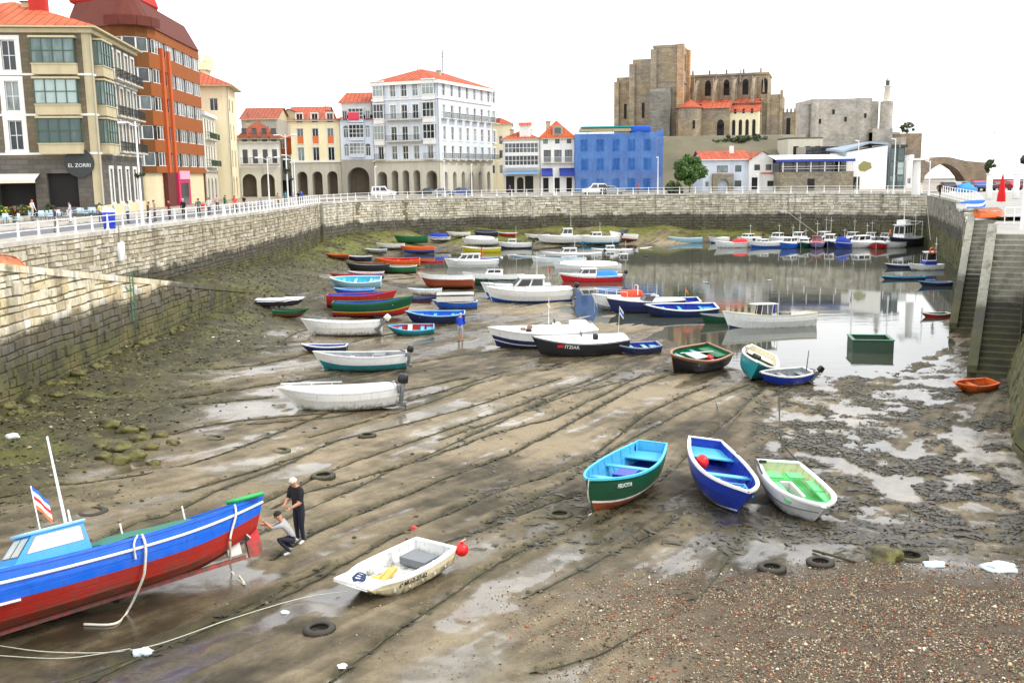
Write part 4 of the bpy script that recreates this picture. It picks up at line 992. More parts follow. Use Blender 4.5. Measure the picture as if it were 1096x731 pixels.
# crenellated tower far behind
tw = empty('crenellated_tower', 'slim cream tower with crenellated top rising behind the cream house', 'tower', (lx(221, 190), 190, 0)); q = MB()
zt_ = hz(221, 76, 190); q.box((0, 0, zt_/2), (3.2, 3.2, zt_), 'warm_wall'); q.build('shaft', tw); q = MB(); q.box((0,0,zt_+.7), (4.2,4.2,1.4), 'warm_wall')
for x in (-1.7, -.55, .55, 1.7):
    for y in (-1.9, 1.9): q.box((x, y, zt_+2.0), (.7, .4, 1.3), 'warm_wall'); q.box((y, x, zt_+1.99), (.4, .7, 1.28), 'warm_wall')
q.build('battlements', tw)
# ---- low white arcaded house and orange-red one in the gap
h4 = Bld('arcaded_house', 'white house with three dark arches, iron balconies and old red roof', (lx(258, 176), 176), (lx(299, 176), 178), 12, hz(280, 148, 176), 'white_wall', base='arcade_stone', bh=5.2)
h4.row('front', [1.0, 2.7, 4.4, 6.0], 9.6, .85, 2.3, c=2, f=FRD, gm='dark_glass', bal=True, bw=1.68).row('front', [1.0, 2.7, 4.4, 6.0], 5.9, .85, 2.4, c=2, f=FRD, gm='dark_glass', bal=True, bw=1.68)
h4.row('front', [1.5, 4.6], .1, 2.4, 2.8, arch=True, t='void', rev=2.6, gm='arcade_inner').finish().roof('hip', 3.2, 'old_tiles', over=.7)
h5 = Bld('orange_house', 'narrow house with orange upper wall and grey shop front in the street gap', (lx(299, 186), 186), (lx(314, 186), 186), 10, hz(305, 148, 186), 'pillar_orange', base='grey_wall', bh=7.6)
h5.row('front', [1.3], 8.6, .9, 1.8).row('front', [1.3], 4.4, 1.2, 2.4, gm='dark_glass').row('front', [1.3], .1, 1.6, 2.8, t='void').finish().roof('shed', 1.0, 'red_tiles', over=.3)
for k, (pa, pb, py0, py1, Y, rm, wm, lab) in enumerate(((262, 300, 128, 114, 215, 'old_tiles', 'grey_wall', 'grey walled town house with dull red roof behind the arcaded house'), (286, 340, 132, 117, 225, 'dark_red_tiles', 'pale_wall', 'pale town house with crimson gabled roof rising above the yellow house'), (312, 352, 124, 113, 240, 'red_tiles', 'warm_wall', 'distant town house roof with sloping red tiles above the yellow house'))):
    hb = Bld('town_house', lab, (lx(pa, Y), Y), (lx(pb, Y), Y), 12, hz(pa, py0, Y), wm, group='town houses behind the front row'); hb.row('front', [hb.W*.3, hb.W*.7], hb.H-3.2, 1.2, 1.8); hb.finish().roof('gable' if k != 1 else 'gabley', hz(pa, py1, Y)-hb.H, rm, over=.4)
# ---- yellow house with three arches
h6 = Bld('yellow_house', 'pale yellow house with orange half shutters above three stone arches', (lx(314, 182), 182), (lx(366, 182), 182), 12, hz(340, 129, 182), 'yellow_wall', base='arcade_stone', bh=6.0)
us = [h6.W*.19, h6.W*.5, h6.W*.81]
OS = paint(226, 120, 60, .5, .15); h6.row('front', us, 13.0, 1.15, 1.6, trim=TRW, tw=.15, c=2).row('front', us, 9.3, 1.15, 2.7, trim=TRW, tw=.15, c=2, shut=OS, sf=.5).row('front', us, 6.3, 1.2, 2.4, trim=TRW, tw=.12, c=2, gm='window_glass')
h6.row('front', us, .2, 1.85, 3.3, arch=True, t='void', rev=2.8, gm='arcade_inner').finish().roof('hip', 1.7, 'old_tiles', over=.5); h6.band(6.0, .25, .35, 'white_wall', 'string_course', ('front',))
# ---- blue-white galleried house
h7 = Bld('galleried_house', 'narrow blue-white house with glazed galleries, a red notice and one huge dark arch', (lx(366.5, 181), 181), (lx(401.5, 181), 181), 12, hz(384, 128, 181), 'bluewhite_wall', base='grey_wall', bh=6.4)
h7.row('front', [h7.W/2], .2, 3.9, 2.9, arch=True, t='void', rev=3.2, gm='arcade_inner'); h7.row('front', [1.0, h7.W-1.0], 7.0, .9, 1.7, arch=True).row('front', [1.0, h7.W-1.0], 10.2, .9, 1.7, arch=True).row('front', [.9, h7.W-.9], 13.3, .8, 1.6, c=2); h7.finish()
for v, h_ in ((7.0, 2.0), (9.9, 2.3), (13.1, 1.9)): h7.gal('front', h7.W/2, v+.3, 2.7, h_, d=.45, cols=4, rows=3, base='bluewhite_wall', bh=.5)
h7.roof('shed', 1.6, 'red_tiles', over=.6)
q = MB(); q.box((h7.W/2-.1, 3.4, h7.H+1.9), (h7.W-.6, 5, 2.2), 'white_wall'); at_ = q.build('attic', h7.root)
for i in range(5):
    fm, pm = window_meshes(.8, 1.0, 1, 1, FR, 'dark_glass', .08, False); wq = link('window', fm, at_, (.9+i*1.02, .85, h7.H+1.4)); link('pane', pm, wq)
q = MB(); q.poly([(-.3,.2,h7.H+2.9),(h7.W+.3,.2,h7.H+2.9),(h7.W-.6,5,h7.H+5.0),(.6,5,h7.H+5.0)], 'red_tiles'); q.poly([(-.3,.2,h7.H+2.9),(h7.W+.3,.2,h7.H+2.9),(h7.W+.3,5.6,h7.H+3.0),(-.3,5.6,h7.H+3.0)], 'white_wall'); q.build('upper_roof', h7.root)
RN = paint(220, 60, 90, .6, .1); q = MB(); q.box((h7.W/2-.4, -.52, 13.9), (1.9, .05, 1.4), RN); q.build('notice', h7.root)
# ---- big white house on the harbour front
Yb = 178
h8 = Bld('white_mansion', 'large white five-storey corner mansion with glazed corner bays over a stone arcade', (lx(402, 181), 181), (lx(471, 176), 176), 23, hz(430, 87, Yb), 'bluewhite_wall', base='arcade_stone', bh=5.9)
W = h8.W
fl = [6.1, 9.4, 13.1, 16.9]
for i, v in enumerate(fl):
    if i: h8.gal('front', 1.35, v+.3, 2.1, 2.5, d=.5, cols=3, rows=2, base='white_wall', bh=.9); h8.gal('front', W-1.7, v+.3, 2.3, 2.5, d=.5, cols=3, rows=2, base='white_wall', bh=.9)
    else: h8.row('front', [1.35, W-1.7], v+.2, 1.1, 2.3, trim=TRW, bal=True, bw=2.0)
    h8.row('front', [4.1, 6.3, 8.5], v+.15, 1.15, 2.4, trim=TRW, tw=.2, c=2, r=2, gm='window_glass')
    h8.row('right', [2.2, 5.4, 8.6, 11.8, 15, 18.2, 21.4, 24], v+.15, 1.15, 2.3, trim=TRW, tw=.2, c=2, r=2, **({'bal': True, 'bw': 2.2} if i in (0, 2) else {}))
    if i in (1, 2): 
        q = MB(); q.box((6.3, -.5, v), (7.0, 1.0, .2), 'arcade_stone'); q.box((6.3, -.97, v+.95), (7.0, .06, .06), IRON)
        for j in range(36): q.box((2.85+j*.197, -.97, v+.5), (.03, .03, .86), IRON)
        q.build('balcony', h8.root)
for u, w_ in ((1.4, 2.0), (4.0, 1.35), (6.2, 1.35), (8.4, 1.35), (W-1.6, 2.1)): h8.row('front', [u], .1, w_, 3.6 if w_ < 1.6 else 3.1, arch=True, t='void', rev=2.8, gm='arcade_inner')
h8.row('right', [2.4, 6.0, 9.6, 13.2, 17, 21], .1, 1.5, 3.2, arch=True, t='void', rev=1.0)
h8.finish().roof('hip', 2.6, 'red_tiles', over=.35); h8.band(5.9, .3, .3, 'arcade_stone', 'string_course'); h8.band(h8.H-.6, .5, .5, 'white_wall'); h8.band(16.5, .25, .2, 'white_wall', 'string_course')
q = MB(); q.cyl((W-.4, 3, h8.H+1), (W-.4, 3, h8.H+5.2), .06, IRON); q.box((W-.4, 3, h8.H+4.6), (1.6, .05, .05), IRON); q.box((W-.4, 3, h8.H+4.1), (1.0, .05, .05), IRON); q.build('aerial', h8.root)
# ---- cream block glimpsed behind, red-roofed glazed house, awning house
h9 = Bld('cream_block', 'cream house with small red roof squeezed between the white mansion and the glazed white house', (lx(523, 205), 205), (lx(549, 205), 205), 10, hz(535, 133, 205), 'warm_wall')
for v in (3.6, 6.6, 9.4): h9.row('front', [1.0, 2.6, 4.0], v, .8, 1.7, c=1)
h9.finish().roof('hip', 1.4, 'red_tiles', over=.3)
h10 = Bld('glazed_house', 'white house with a wall of small glazed galleries and a stepped red roof', (lx(539, 181), 181), (lx(578, 181), 181), 11, hz(560, 149, 181), 'white_wall', base='arcade_stone', bh=4.3)
h10.row('front', [1.2, 4.6], .1, 1.5, 3.0, t='void').row('front', [3.0], .1, 1.2, 2.2, arch=True, t='void'); h10.finish()
for v in (4.7, 6.9): h10.gal('front', h10.W/2, v+.25, h10.W-.5, 1.75, d=.5, cols=9, rows=2, base='white_wall', bh=.4)
h10.roof('hip', 1.6, 'red_tiles', over=.4); q = MB(); q.box((4.0, 1.6, h10.H+1.1), (2.0, 2.2, 2.4), 'white_wall'); q.poly([(2.8,.3,h10.H+2.3),(5.2,.3,h10.H+2.3),(5.2,2.8,h10.H+3.0),(2.8,2.8,h10.H+3.0)], 'red_tiles'); dq = q.build('dormer', h10.root)
fm, pm = window_meshes(1.0, 1.3, 2, 2, FR, 'window_glass', .08, False); wq = link('window', fm, dq, (4.0, .45, h10.H+.6)); link('pane', pm, wq)
BLA = paint(40, 60, 150, .5, .15); LBA = paint(110, 150, 190, .5, .15)
q = MB(); q.quad((.2,-1.6,3.4),(h10.W-.3,-1.6,3.4),(h10.W-.3,0,4.0),(.2,0,4.0), LBA); q.build('awning', h10.root)
h11 = Bld('awning_house', 'white three-window house with dark blue awnings and a big orange roof with dormer', (lx(578.3, 181), 181), (lx(615, 181), 181), 11, hz(596, 148, 181), 'white_wall')
h11.row('front', [1.3, 3.2, 5.1], 5.4, 1.3, 2.2, c=2, f=FRD, gm='window_glass', bal=True, bw=1.85, br=FR).row('front', [1.0, 3.1, 5.2], 8.7, .8, 1.0, f=FRD).row('front', [1.0, 3.0, 5.2], .1, 1.0, 2.6, t='void'); h11.finish().roof('hip', 3.2, 'orange_tiles', over=.4)
q = MB(); 
for u in (1.2, 4.4): q.quad((u-1.0,-1.3,3.2),(u+(1.0 if u < 2 else 1.7),-1.3,3.2),(u+(1.0 if u < 2 else 1.7),0,4.4),(u-1.0,0,4.4), BLA); q.box((u+(0 if u < 2 else .35),-1.3,3.1),(2.0 if u < 2 else 2.7,.04,.25), BLA)
q.build('awning', h11.root); q = MB(); q.box((3.2, .9, h11.H+1.3), (1.7, 1.6, 1.5), 'grey_wall'); q.box((3.2, .07, h11.H+1.3), (1.1, .05, 1.0), 'dark_glass'); q.build('dormer', h11.root)
# ---- house wrapped in blue scaffold netting
m, nt, bs = newmat('blue_netting'); n_a = noise_tex(nt, .35, 5); n_b = noise_tex(nt, 2.5, 4, stretch=(1, 1, .15))
L(nt, ramp(nt, math_(nt, 'ADD', math_(nt, 'MULTIPLY', n_a, .6), math_(nt, 'MULTIPLY', n_b, .4)), [(.34, rgb(44,104,196)), (.5, rgb(58,128,218)), (.68, rgb(92,160,238))]).outputs[0], bs.inputs['Base Color']); bs.inputs['Roughness'].default_value = .7
bp = N(nt, 'ShaderNodeBump'); bp.inputs['Strength'].default_value = .7; bp.inputs['Distance'].default_value = .15; L(nt, n_b, bp.inputs['Height']); L(nt, bp.outputs[0], bs.inputs['Normal'])
tr = N(nt, 'ShaderNodeBsdfTransparent'); mx = N(nt, 'ShaderNodeMixShader'); mx.inputs[0].default_value = .52; L(nt, tr.outputs[0], mx.inputs[1]); L(nt, bs.outputs[0], mx.inputs[2]); L(nt, mx.outputs[0], nt.nodes['Material Output'].inputs[0])
Yn = 179; h12 = Bld('netted_building', 'old house under repair wrapped in bright blue scaffold netting', (lx(616, Yn+1.5), Yn+1.5), (lx(702, Yn+1.5), Yn+1.5), 12, hz(660, 143, Yn), 'blue_grey', base='grey_wall', bh=3.4)
W = h12.W
for v in (.3, 3.9, 7.2): h12.row('front', [1.6, 4.4, 7.2, 10.0, 12.8], v, 1.3, 2.1, t='void', gm='dark_void')
h12.finish(); q = MB(); x0, x1 = -.2, W+1.0; zt_ = h12.H+.2
def net(p0, p1, z0, z1, mb, n=14, k=5):
    p0 = Vector(p0); p1 = Vector(p1); rn = random.Random(3); vs = []; d = (p1-p0).normalized(); nn = Vector((d.y, -d.x, 0))
    for j in range(k+1):
        for i in range(n+1): vs.append(p0.lerp(p1, i/n)+nn*rn.uniform(-.12, .12)+Vector((0,0,z0+(z1-z0)*j/k+(rn.uniform(-.25,.2) if j == k else 0))))
    mb.add(vs, [(j*(n+1)+i, j*(n+1)+i+1, (j+1)*(n+1)+i+1, (j+1)*(n+1)+i) for j in range(k) for i in range(n)], 'blue_netting', True)
net((x0,-1.4,0), (x1,-1.4,0), .3, zt_, q); net((x1,-1.4,0), (x1,6,0), 2.6, zt_+.5, q, 8); net((x0,0,0), (x0,-1.4,0), .3, zt_, q, 2); q.build('netting', h12.root)
STL = paint(150, 152, 154, .4, .2, metal=.6); q = MB()
for i in range(8): q.cyl((x0+.1+(x1-x0-.2)*i/7, -.9, 0), (x0+.1+(x1-x0-.2)*i/7, -.9, zt_+.5), .03, STL, n=6)
for z in (2, 4, 6, 8, zt_-.3, zt_+.7): q.cyl((x0,-.9,z), (x1,-.9,z), .03, STL, n=6)
q.build('scaffold', h12.root); GT = cloth(40, 160, 160); q = MB(); q.box((W*.38,.4,zt_+.95), (W*.62, 3.6, .25), GT); q.box((W*.4,.4,zt_+.45), (W*.7,3,.5), 'beige_trim'); q.rbox((W*.8,.2,zt_+.5), (3.6,3,1.2), .3, cloth(40,90,200)); q.build('roof_sheeting', h12.root)
# ---- white villa with red roof
Yv = 176
h13 = Bld('white_villa', 'white two-storey villa with red tiled roof and stone arched porch beside the round tree', (lx(752, Yv+1), Yv+1), (lx(801, Yv+1), Yv+1), 9, hz(775, 171, Yv+1), 'bluewhite_wall')
W = h13.W; h13.row('front', [3.4], 3.2, 1.9, 1.2, c=2, f=FRG, gm='green_glass').row('front', [6.2], 3.3, 1.1, 1.1, c=2, f=FRG, gm='green_glass').row('front', [6.2], .7, 1.2, 1.1, c=2, f=FRG, gm='dark_glass').row('front', [.8], .7, .7, 1.0, gm='dark_glass')
h13.finish().roof('gable', 1.6, 'red_tiles', over=.5, under='white_wall'); q = MB(); q.box((W*.7, 3.2, h13.H+1.4), (.7,.7,2.0), 'white_wall'); q.build('chimney', h13.root)
q = MB(); facade(q, 3.6, 3.0, [dict(u=1.8, v=0, w=1.9, h=1.2, arch=True, rev=.8)], lambda v: 'rubble_wall', lambda u, v, n: (1.6+u, -1.0+n, v)); q.quad((1.6,-1,0),(1.6,0,0),(1.6,0,3),(1.6,-1,3),'rubble_wall'); q.quad((5.2,-1,0),(5.2,0,0),(5.2,0,3),(5.2,-1,3),'rubble_wall'); q.quad((1.6,-1,3),(5.2,-1,3),(5.2,0,3.05),(1.6,0,3.05),'red_tiles'); q.build('porch', h13.root)
h14 = Bld('gabled_villa', 'white gabled house with red roof edge and a low lean-to in front', (lx(801.3, Yv), Yv), (lx(829, Yv), Yv), 10, hz(815, 172, Yv), 'white_wall')
h14.row('front', [1.4, 3.4], 3.5, 1.0, 1.0, c=2, f=FRG, gm='window_glass').row('front', [1.1], .1, 1.2, 2.2, t='void'); h14.finish().roof('gabley', 1.6, 'red_tiles', over=.4, under='white_wall')
h15 = Bld('lean_to', 'low white lean-to with two dark windows and a tiled roof edge beside the gabled house', (lx(817, Yv-1.5), Yv-1.6), (lx(848, Yv-1.5), Yv-1.6), 6, 2.9, 'white_wall'); h15.row('front', [1.2, 3.5], .7, 1.1, 1.0, c=2, f=FRD, gm='dark_glass').finish().roof('shed', .7, 'red_tiles', over=.25)
# ---- terrace restaurant with blue awning on a rubble wall
Yt = 170
h16 = empty('terrace_restaurant', 'restaurant terrace with long blue awning on white posts above a rubble stone wall', 'restaurant', (lx(835, Yt), Yt, 0)); Wt = lx(913, Yt)-lx(835, Yt); zw = hz(870, 184, Yt)
q = MB(); q.box((Wt/2, 4, zw/2), (Wt, 8, zw), 'rubble_wall'); q.build('terrace_wall', h16); q = MB(); q.quad((-1,-.6,zw+2.0),(Wt,-.6,zw+2.0),(Wt,5,zw+2.9),(-1,5,zw+2.9), 'bluewhite_wall'); q.box((Wt/2-.5,-.62,zw+1.85),(Wt+1,.05,.45), BLA); q.build('awning', h16)
q = MB(); q.box((Wt/2, 5.2, zw+1.2), (Wt, .3, 2.4), 'dark_glass'); q.build('glass_front', h16)
for i in range(6): q = MB(); q.box((.3+(Wt-.6)*i/5, -.3, zw+1), (.14,.14,2.0), FR); q.build('post', h16)
q = MB(); q.box((Wt/2,-.35,zw+.9),(Wt,.05,.06),FR); q.box((Wt/2,-.35,zw+.5),(Wt,.04,.05),FR); q.build('railing', h16)
q = MB(); q.box((Wt*.42,-.02,1.0),(1.2,.06,2.0),'dark_void'); q.build('doorway', h16)
h17 = empty('glass_pavilion', 'long grey glass box standing above the restaurant awning', 'building', (lx(861, 186), 186, 0)); Wt2 = lx(907, 186)-lx(861, 186); q = MB(); za, zb_ = hz(880, 169.5, 186), hz(880, 157, 186); q.box((Wt2/2, 3, zb_/2), (Wt2, 6, zb_), 'grey_wall'); q.build('wall', h17)
for i in range(6): fm, pm = window_meshes(Wt2/6-.05, zb_-za, 1, 1, FRD, 'dark_glass', .08, False); wq = link('window', fm, h17, (Wt2/6*(i+.5), -.1, za)); link('pane', pm, wq)
h18 = Bld('ruined_house', 'pale roofless house with dark window holes below the castle', (lx(842, 200), 200), (lx(879, 200), 200), 8, hz(860, 149, 200), 'arcade_stone'); h18.row('front', [1.6, 3.9, 5.9], h18.H-3.4, 1.1, 2.0, t='void').finish(); h18.roof('flat', .3, 'hill_ground', over=.0)
# ---- white angular hall
Ya = 172
h19 = empty('angular_hall', 'white angular modern hall with olive emblem and blue-grey sloping roof by the harbour', 'building', (lx(905, Ya), Ya, 0)); Wa = lx(950, Ya)-lx(905, Ya); z1, z2 = hz(907, 163, Ya), hz(950, 156, Ya)
q = MB(); q.poly([(0,0,0),(Wa,.8,0),(Wa,.8,z2),(0,0,z1)], 'white_wall'); q.poly([(Wa,.8,0),(Wa+.6,9,0),(Wa+.6,9,z2),(Wa,.8,z2)], 'white_wall'); q.poly([(0,0,0),(0,0,z1),(0,9,z1),(0,9,0)], 'white_wall'); q.poly([(0,9,0),(0,9,z1),(Wa+.6,9,z2),(Wa+.6,9,0)], 'white_wall'); q.build('wall', h19)
q = MB(); ov = [(-.8,-.5,z1-.1),(Wa*.55,.3,z1+1.4),(Wa+.2,.9,z2+.1),(Wa+.8,9,z2+.2),(-.8,9,z1+.4)]; q.poly(ov, 'blue_grey'); q.poly([(a,b,c+.35) for a,b,c in ov], 'blue_grey')
for i in range(5): a, b = ov[i], ov[(i+1)%5]; q.quad(a, b, (b[0],b[1],b[2]+.35), (a[0],a[1],a[2]+.35), 'blue_grey')
q.build('roof', h19); q = MB(); OL = paint(140,140,80,.5,.1); zc = (z1)*.62
q.add([(1.9,.0,zc),(3.0,.1,zc+.9),(4.3,.25,zc+.55),(4.5,.3,zc-.3),(3.3,.15,zc-.9),(2.4,.06,zc-.75)], [(0,1,2,3,4,5)], OL); 
for v in range(len(q.v)): x_, y_, z_ = q.v[v]; q.v[v] = (x_, x_/Wa*.8-.03, z_)
q.build('emblem', h19); q = MB(); q.box((1.7,.05,1.1),(1.2,.3,2.2),'dark_void'); q.build('doorway', h19)
h20 = empty('glass_tower', 'narrow blue-grey glass tower attached beside the white angular hall', 'building', (lx(952, 173), 173.5, 0)); Wg = lx(968, 173)-lx(952, 173); zg = hz(960, 158, 173); q = MB(); q.box((Wg/2, 3, zg/2), (Wg, 6, zg), 'blue_grey'); q.build('wall', h20)
for j in range(3):
    for i in range(2): fm, pm = window_meshes(Wg/2-.08, zg/3-.1, 1, 2, FRD, 'green_glass', .06, False); wq = link('window', fm, h20, (Wg/4+Wg/2*i, -.1, zg/3*j+.05)); link('pane', pm, wq)
q = MB(); q.box((Wg*.3,-.2,zg+.2),(1.2,.5,.5),IRON); q.box((Wg*.9,-.2,zg+.2),(1.0,.5,.5),IRON); q.build('floodlights', h20)
h21 = Bld('white_annex', 'slim white annex between the glass tower and the white pillar', (lx(969, 178), 178), (lx(976, 178), 178), 6, hz(972, 168, 178), 'white_wall'); h21.row('front', [.6], .8, .6, 1.0).finish(); h21.roof('flat', .2, 'white_wall', over=.05)
rx_ = random.Random(12)
for b_, hh_ in ((b1, 2.4), (h3b, 2.0), (h4, 2.2), (h6, 1.0), (h8, 1.4), (h10, 1.0), (h11, 2.2)):     # roof clutter: chimneys and aerials
    for k in range(2):
        x_, y_ = b_.W*rx_.uniform(.2, .8), b_.D*rx_.uniform(.35, .6); q = MB(); q.box((x_, y_, b_.H+hh_), (.7,.55,1.7), 'beige_trim'); q.box((x_, y_, b_.H+hh_+.9), (.9,.7,.12), 'old_tiles'); q.build('chimney', b_.root)
    x_, y_ = b_.W*rx_.uniform(.2, .8), b_.D*.5; q = MB(); q.cyl((x_,y_,b_.H+hh_*.6),(x_,y_,b_.H+hh_+2.6),.03,IRON)
    for j in range(4): q.box((x_, y_, b_.H+hh_+1.7+j*.25), (.9-.15*j,.03,.03), IRON)
    q.build('aerial', b_.root)
    q = MB(); q.cyl((b_.W+.06,-.08,0),(b_.W+.06,-.08,b_.H-.2),.06,'grey_wall'); q.build('downpipe', b_.root)
# ------------------------------------------------------------------ hill, church, castle, bridge
def hillz(x, y):
    q = x/y; a = sstep(190, 218, y)*sstep(22, 34, x)*(1-sstep(.375, .40, q))
    return (10.9-3.6*sstep(.265, .30, q))*a + .8*(fbm(np.asarray(x)*.08, np.asarray(y)*.08, 7, 4)-.5)*a
HX, HY = np.meshgrid(np.linspace(15, 150, 80), np.linspace(180, 330, 70)); HZ = hillz(HX, HY)-.02
mb = MB(); vs = np.stack([HX, HY, HZ], -1).reshape(-1, 3); ii = np.arange(80*70).reshape(70, 80)
mb.add(vs.tolist(), np.stack([ii[:-1,:-1], ii[:-1,1:], ii[1:,1:], ii[1:,:-1]], -1).reshape(-1, 4).tolist(), 'hill_ground', True); tag(mb.build('hill'), 'rocky hill carrying the church and the castle', 'terrain', kind='structure')
ch = empty('stone_church', 'great brown stone church with square tower, flying buttresses and red-roofed chapels on the hill', 'church', (lx(727, 232), 232, 10.6), rad(-18)); cs, cw, cg = 'church_stone', 'church_sunlit', 'church_grey'
Zc = lambda py: hz(720, py, 232)-10.6
def cbox(b, x0, x1, y0, y1, z0, z1, m): b.box(((x0+x1)/2, (y0+y1)/2, (z0+z1)/2), (x1-x0, y1-y0, z1-z0), m)
q = MB(); zt_ = Zc(48); cbox(q, -6.2, 0, 0, 10.5, -3, zt_, cs); cbox(q, -6.8, -5.4, -.7, .7, -3, zt_-.8, cs); cbox(q, -.8, .7, -.7, .9, -3, zt_+.1, cw); cbox(q, .0, .72, 8.7, 10.9, -3, zt_-.2, cw); cbox(q, -6.9, -5.5, 9, 11, -3, zt_-1, cs)  # right-hand buttresses take a brighter stone, sunlight put into the colour
cbox(q, -6.3, .2, -.12, 10.6, zt_*.62, zt_*.62+.4, cs); cbox(q, -6.4, .1, -.1, 10.7, zt_-.5, zt_+.05, cs); twr = q.build('tower', ch)
for zz, hh, ww in ((zt_-5.2, 3.2, 1.1), (zt_*.36, 4.2, 1.2)):
    for k_ in ((0, 1) if zz > 12 else (0,)):
        q = MB(); y_ = 4.2+k_*2.0; q.box((.02, y_, zz+hh/2), (.1, ww, hh), 'dark_void'); q.cyl((-.02, y_, zz+hh), (.07, y_, zz+hh), ww/2, 'dark_void', n=16); q.build('belfry_opening', twr)
q = MB(); q.box((-3.2,-.03,zt_*.38), (.7,.1,3.2), 'dark_void'); q.build('slit_window', twr)
q = MB(); cbox(q, -11.3, -6.2, 1.5, 13, -3, Zc(61), cs); cbox(q, -15.5, -11.3, 3.5, 14, -3, Zc(79), cs); cbox(q, -12.0, -10.7, .8, 2.4, -3, Zc(66), cs); cbox(q, -15.9, -14.8, 2.6, 4, -3, Zc(84), cs); cbox(q, -11.4,-6,1.4,1.7,Zc(100),Zc(100)+.3,cs); q.build('west_front', ch)
q = MB()
for x_ in (-13.4, -8.8): q.box((x_, 1.44 if x_ > -11 else 3.44, 7), (.6,.1,3.4), 'dark_void')
q.build('slit_window', ch)
q = MB(); cbox(q, -6.6, -2.0, -2.6, 0, -3, Zc(98), cg); q.add([(-6.6,-2.6,Zc(98)),(-2,-2.6,Zc(98)),(-2,-.01,Zc(93)),(-6.6,-.01,Zc(93))], [(0,1,2,3)], cg); q.build('buttress', ch)
zn = Zc(76); q = MB(); cbox(q, .3, 26, 12, 24, -3, zn, cs); cbox(q, .2, 26.2, 11.7, 24.2, zn-.5, zn, cs)
for i in range(4): cbox(q, 2.6+i*6.2, 3.8+i*6.2, 10.9, 12, 5, zn-1, cs)
for i in range(5): cbox(q, .9+i*5.6, 1.5+i*5.6, 11.7, 12.1, zn, zn+.9, cs)
nv = q.build('nave', ch)
for i in range(4): w_ = MB(); w_.box((6.3+i*6.2, 11.96, zn-3.6), (1.9,.1,2.6), 'dark_void'); w_.cyl((6.3+i*6.2,12.0,zn-2.3),(6.3+i*6.2,11.91,zn-2.3),.95,'dark_void',n=16); w_.build('tall_window', nv)
for i in range(4):
    q = MB(); x_ = 3.2+i*6.2; n_ = 10
    up = [(x_, 12-(7.0)*t, (zn-1.2)-(4.6)*t+1.1*math.sin(math.pi*t)) for t in np.linspace(0, 1, n_)]; dn = [(x_, 12-7.0*t, zn-2.4-5.4*t+1.9*math.sin(math.pi*t)) for t in np.linspace(0, 1, n_)]
    for s_ in (0,):
        for j in range(n_-1):
            for dx_ in (-.35, .35): q.quad(*[(p[0]+dx_, p[1], p[2]) for p in (up[j], up[j+1], dn[j+1], dn[j])], cs)
            q.quad((up[j][0]-.35,*up[j][1:]), (up[j][0]+.35,*up[j][1:]), (up[j+1][0]+.35,*up[j+1][1:]), (up[j+1][0]-.35,*up[j+1][1:]), cs); q.quad((dn[j][0]-.35,*dn[j][1:]), (dn[j][0]+.35,*dn[j][1:]), (dn[j+1][0]+.35,*dn[j+1][1:]), (dn[j+1][0]-.35,*dn[j+1][1:]), cs)
    q.box((x_, 4.6, 5.5), (.9, 1.2, 11), cs); q.cyl((x_,4.6,11),(x_,4.6,14.2),.55,cs,r1=.05,n=8); q.build('flying_buttress', ch)
q = MB(); cbox(q, 1.0, 25, 4.0, 12, -3, Zc(112), cs); q.quad((.8,3.6,Zc(112)),(25.2,3.6,Zc(112)),(25.2,12,Zc(104)),(.8,12,Zc(104)),'red_tiles'); q.build('aisle', ch)
q = MB(); q.lathe([(3.6,-3),(3.6,Zc(117)),(3.9,Zc(117))], cs, (3.2,-1.2,0), 24, False); q.lathe([(4.0,Zc(117)),(.05,Zc(107.5))], 'red_tiles', (3.2,-1.2,0), 24, False); q.box((5.0,-4.5,3.2),(.7,.25,1.8),'dark_void'); q.build('round_chapel', ch)
q = MB(); cbox(q, 6.6, 15.5, -1, 4, -3, Zc(118), cs); q.poly([(6.2,-1.4,Zc(118)),(15.9,-1.4,Zc(118)),(15.9,4,Zc(110)),(6.2,4,Zc(110))],'red_tiles'); q.poly([(15.5,-1,Zc(118)),(15.5,4,Zc(118)),(15.5,4,Zc(110.5))],cs); q.box((12.8,-1.02,1.2),(2.2,.12,4.0),'dark_void'); q.cyl((12.8,-1.0,3.2),(12.8,-1.08,3.2),1.1,'dark_void',n=16); q.build('side_chapel', ch)
q = MB(); cbox(q, 15.5, 24.5, 0, 4, -3, Zc(122), 'warm_wall'); q.poly([(15.3,-.4,Zc(122)),(24.9,-.4,Zc(122)),(24.9,4.2,Zc(113)),(15.3,4.2,Zc(113))],'red_tiles')
cl = q.build('cloister', ch)
for i in range(4): w_ = MB(); w_.box((16.8+i*2.1,-.02,2.0),(1.0,.1,3.4),'dark_void'); w_.cyl((16.8+i*2.1,0,3.7),(16.8+i*2.1,-.08,3.7),.5,'dark_void',n=12); w_.build('arched_opening', cl)
for i in range(3): w_ = MB(); w_.box((17.2+i*2.6,-.02,6.0),(.7,.1,1.0),'dark_void'); w_.build('small_window', cl)
q = MB(); cbox(q, 24.5, 31, 6, 20, -3, Zc(103), cs); cbox(q, 30.5, 31.3, 5.5, 7, -3, Zc(99), cs); cbox(q, 26.5, 27.4, 5.4, 6, -3, Zc(101), cs); q.build('apse', ch); q = MB(); cbox(q, 31, 35.5, 8, 18, -3, Zc(122), cs)
for i in range(4): cbox(q, 31.2+i*1.2, 31.8+i*1.2, 7.7, 8.2, Zc(122), Zc(122)+.8, cs)
for x_, y_, p_ in ((24.6,11.6,84),(17,11.6,72),(31,6,96),(9,11.6,72)): q2 = MB(); q2.cyl((x_,y_,Zc(p_)-3),(x_,y_,Zc(p_)+1),.4,cs,r1=.05,n=6); q2.build('pinnacle', ch)
q.box((33.2,7.96,2.6),(1.2,.1,4.0),'dark_void'); q.build('sacristy', ch)
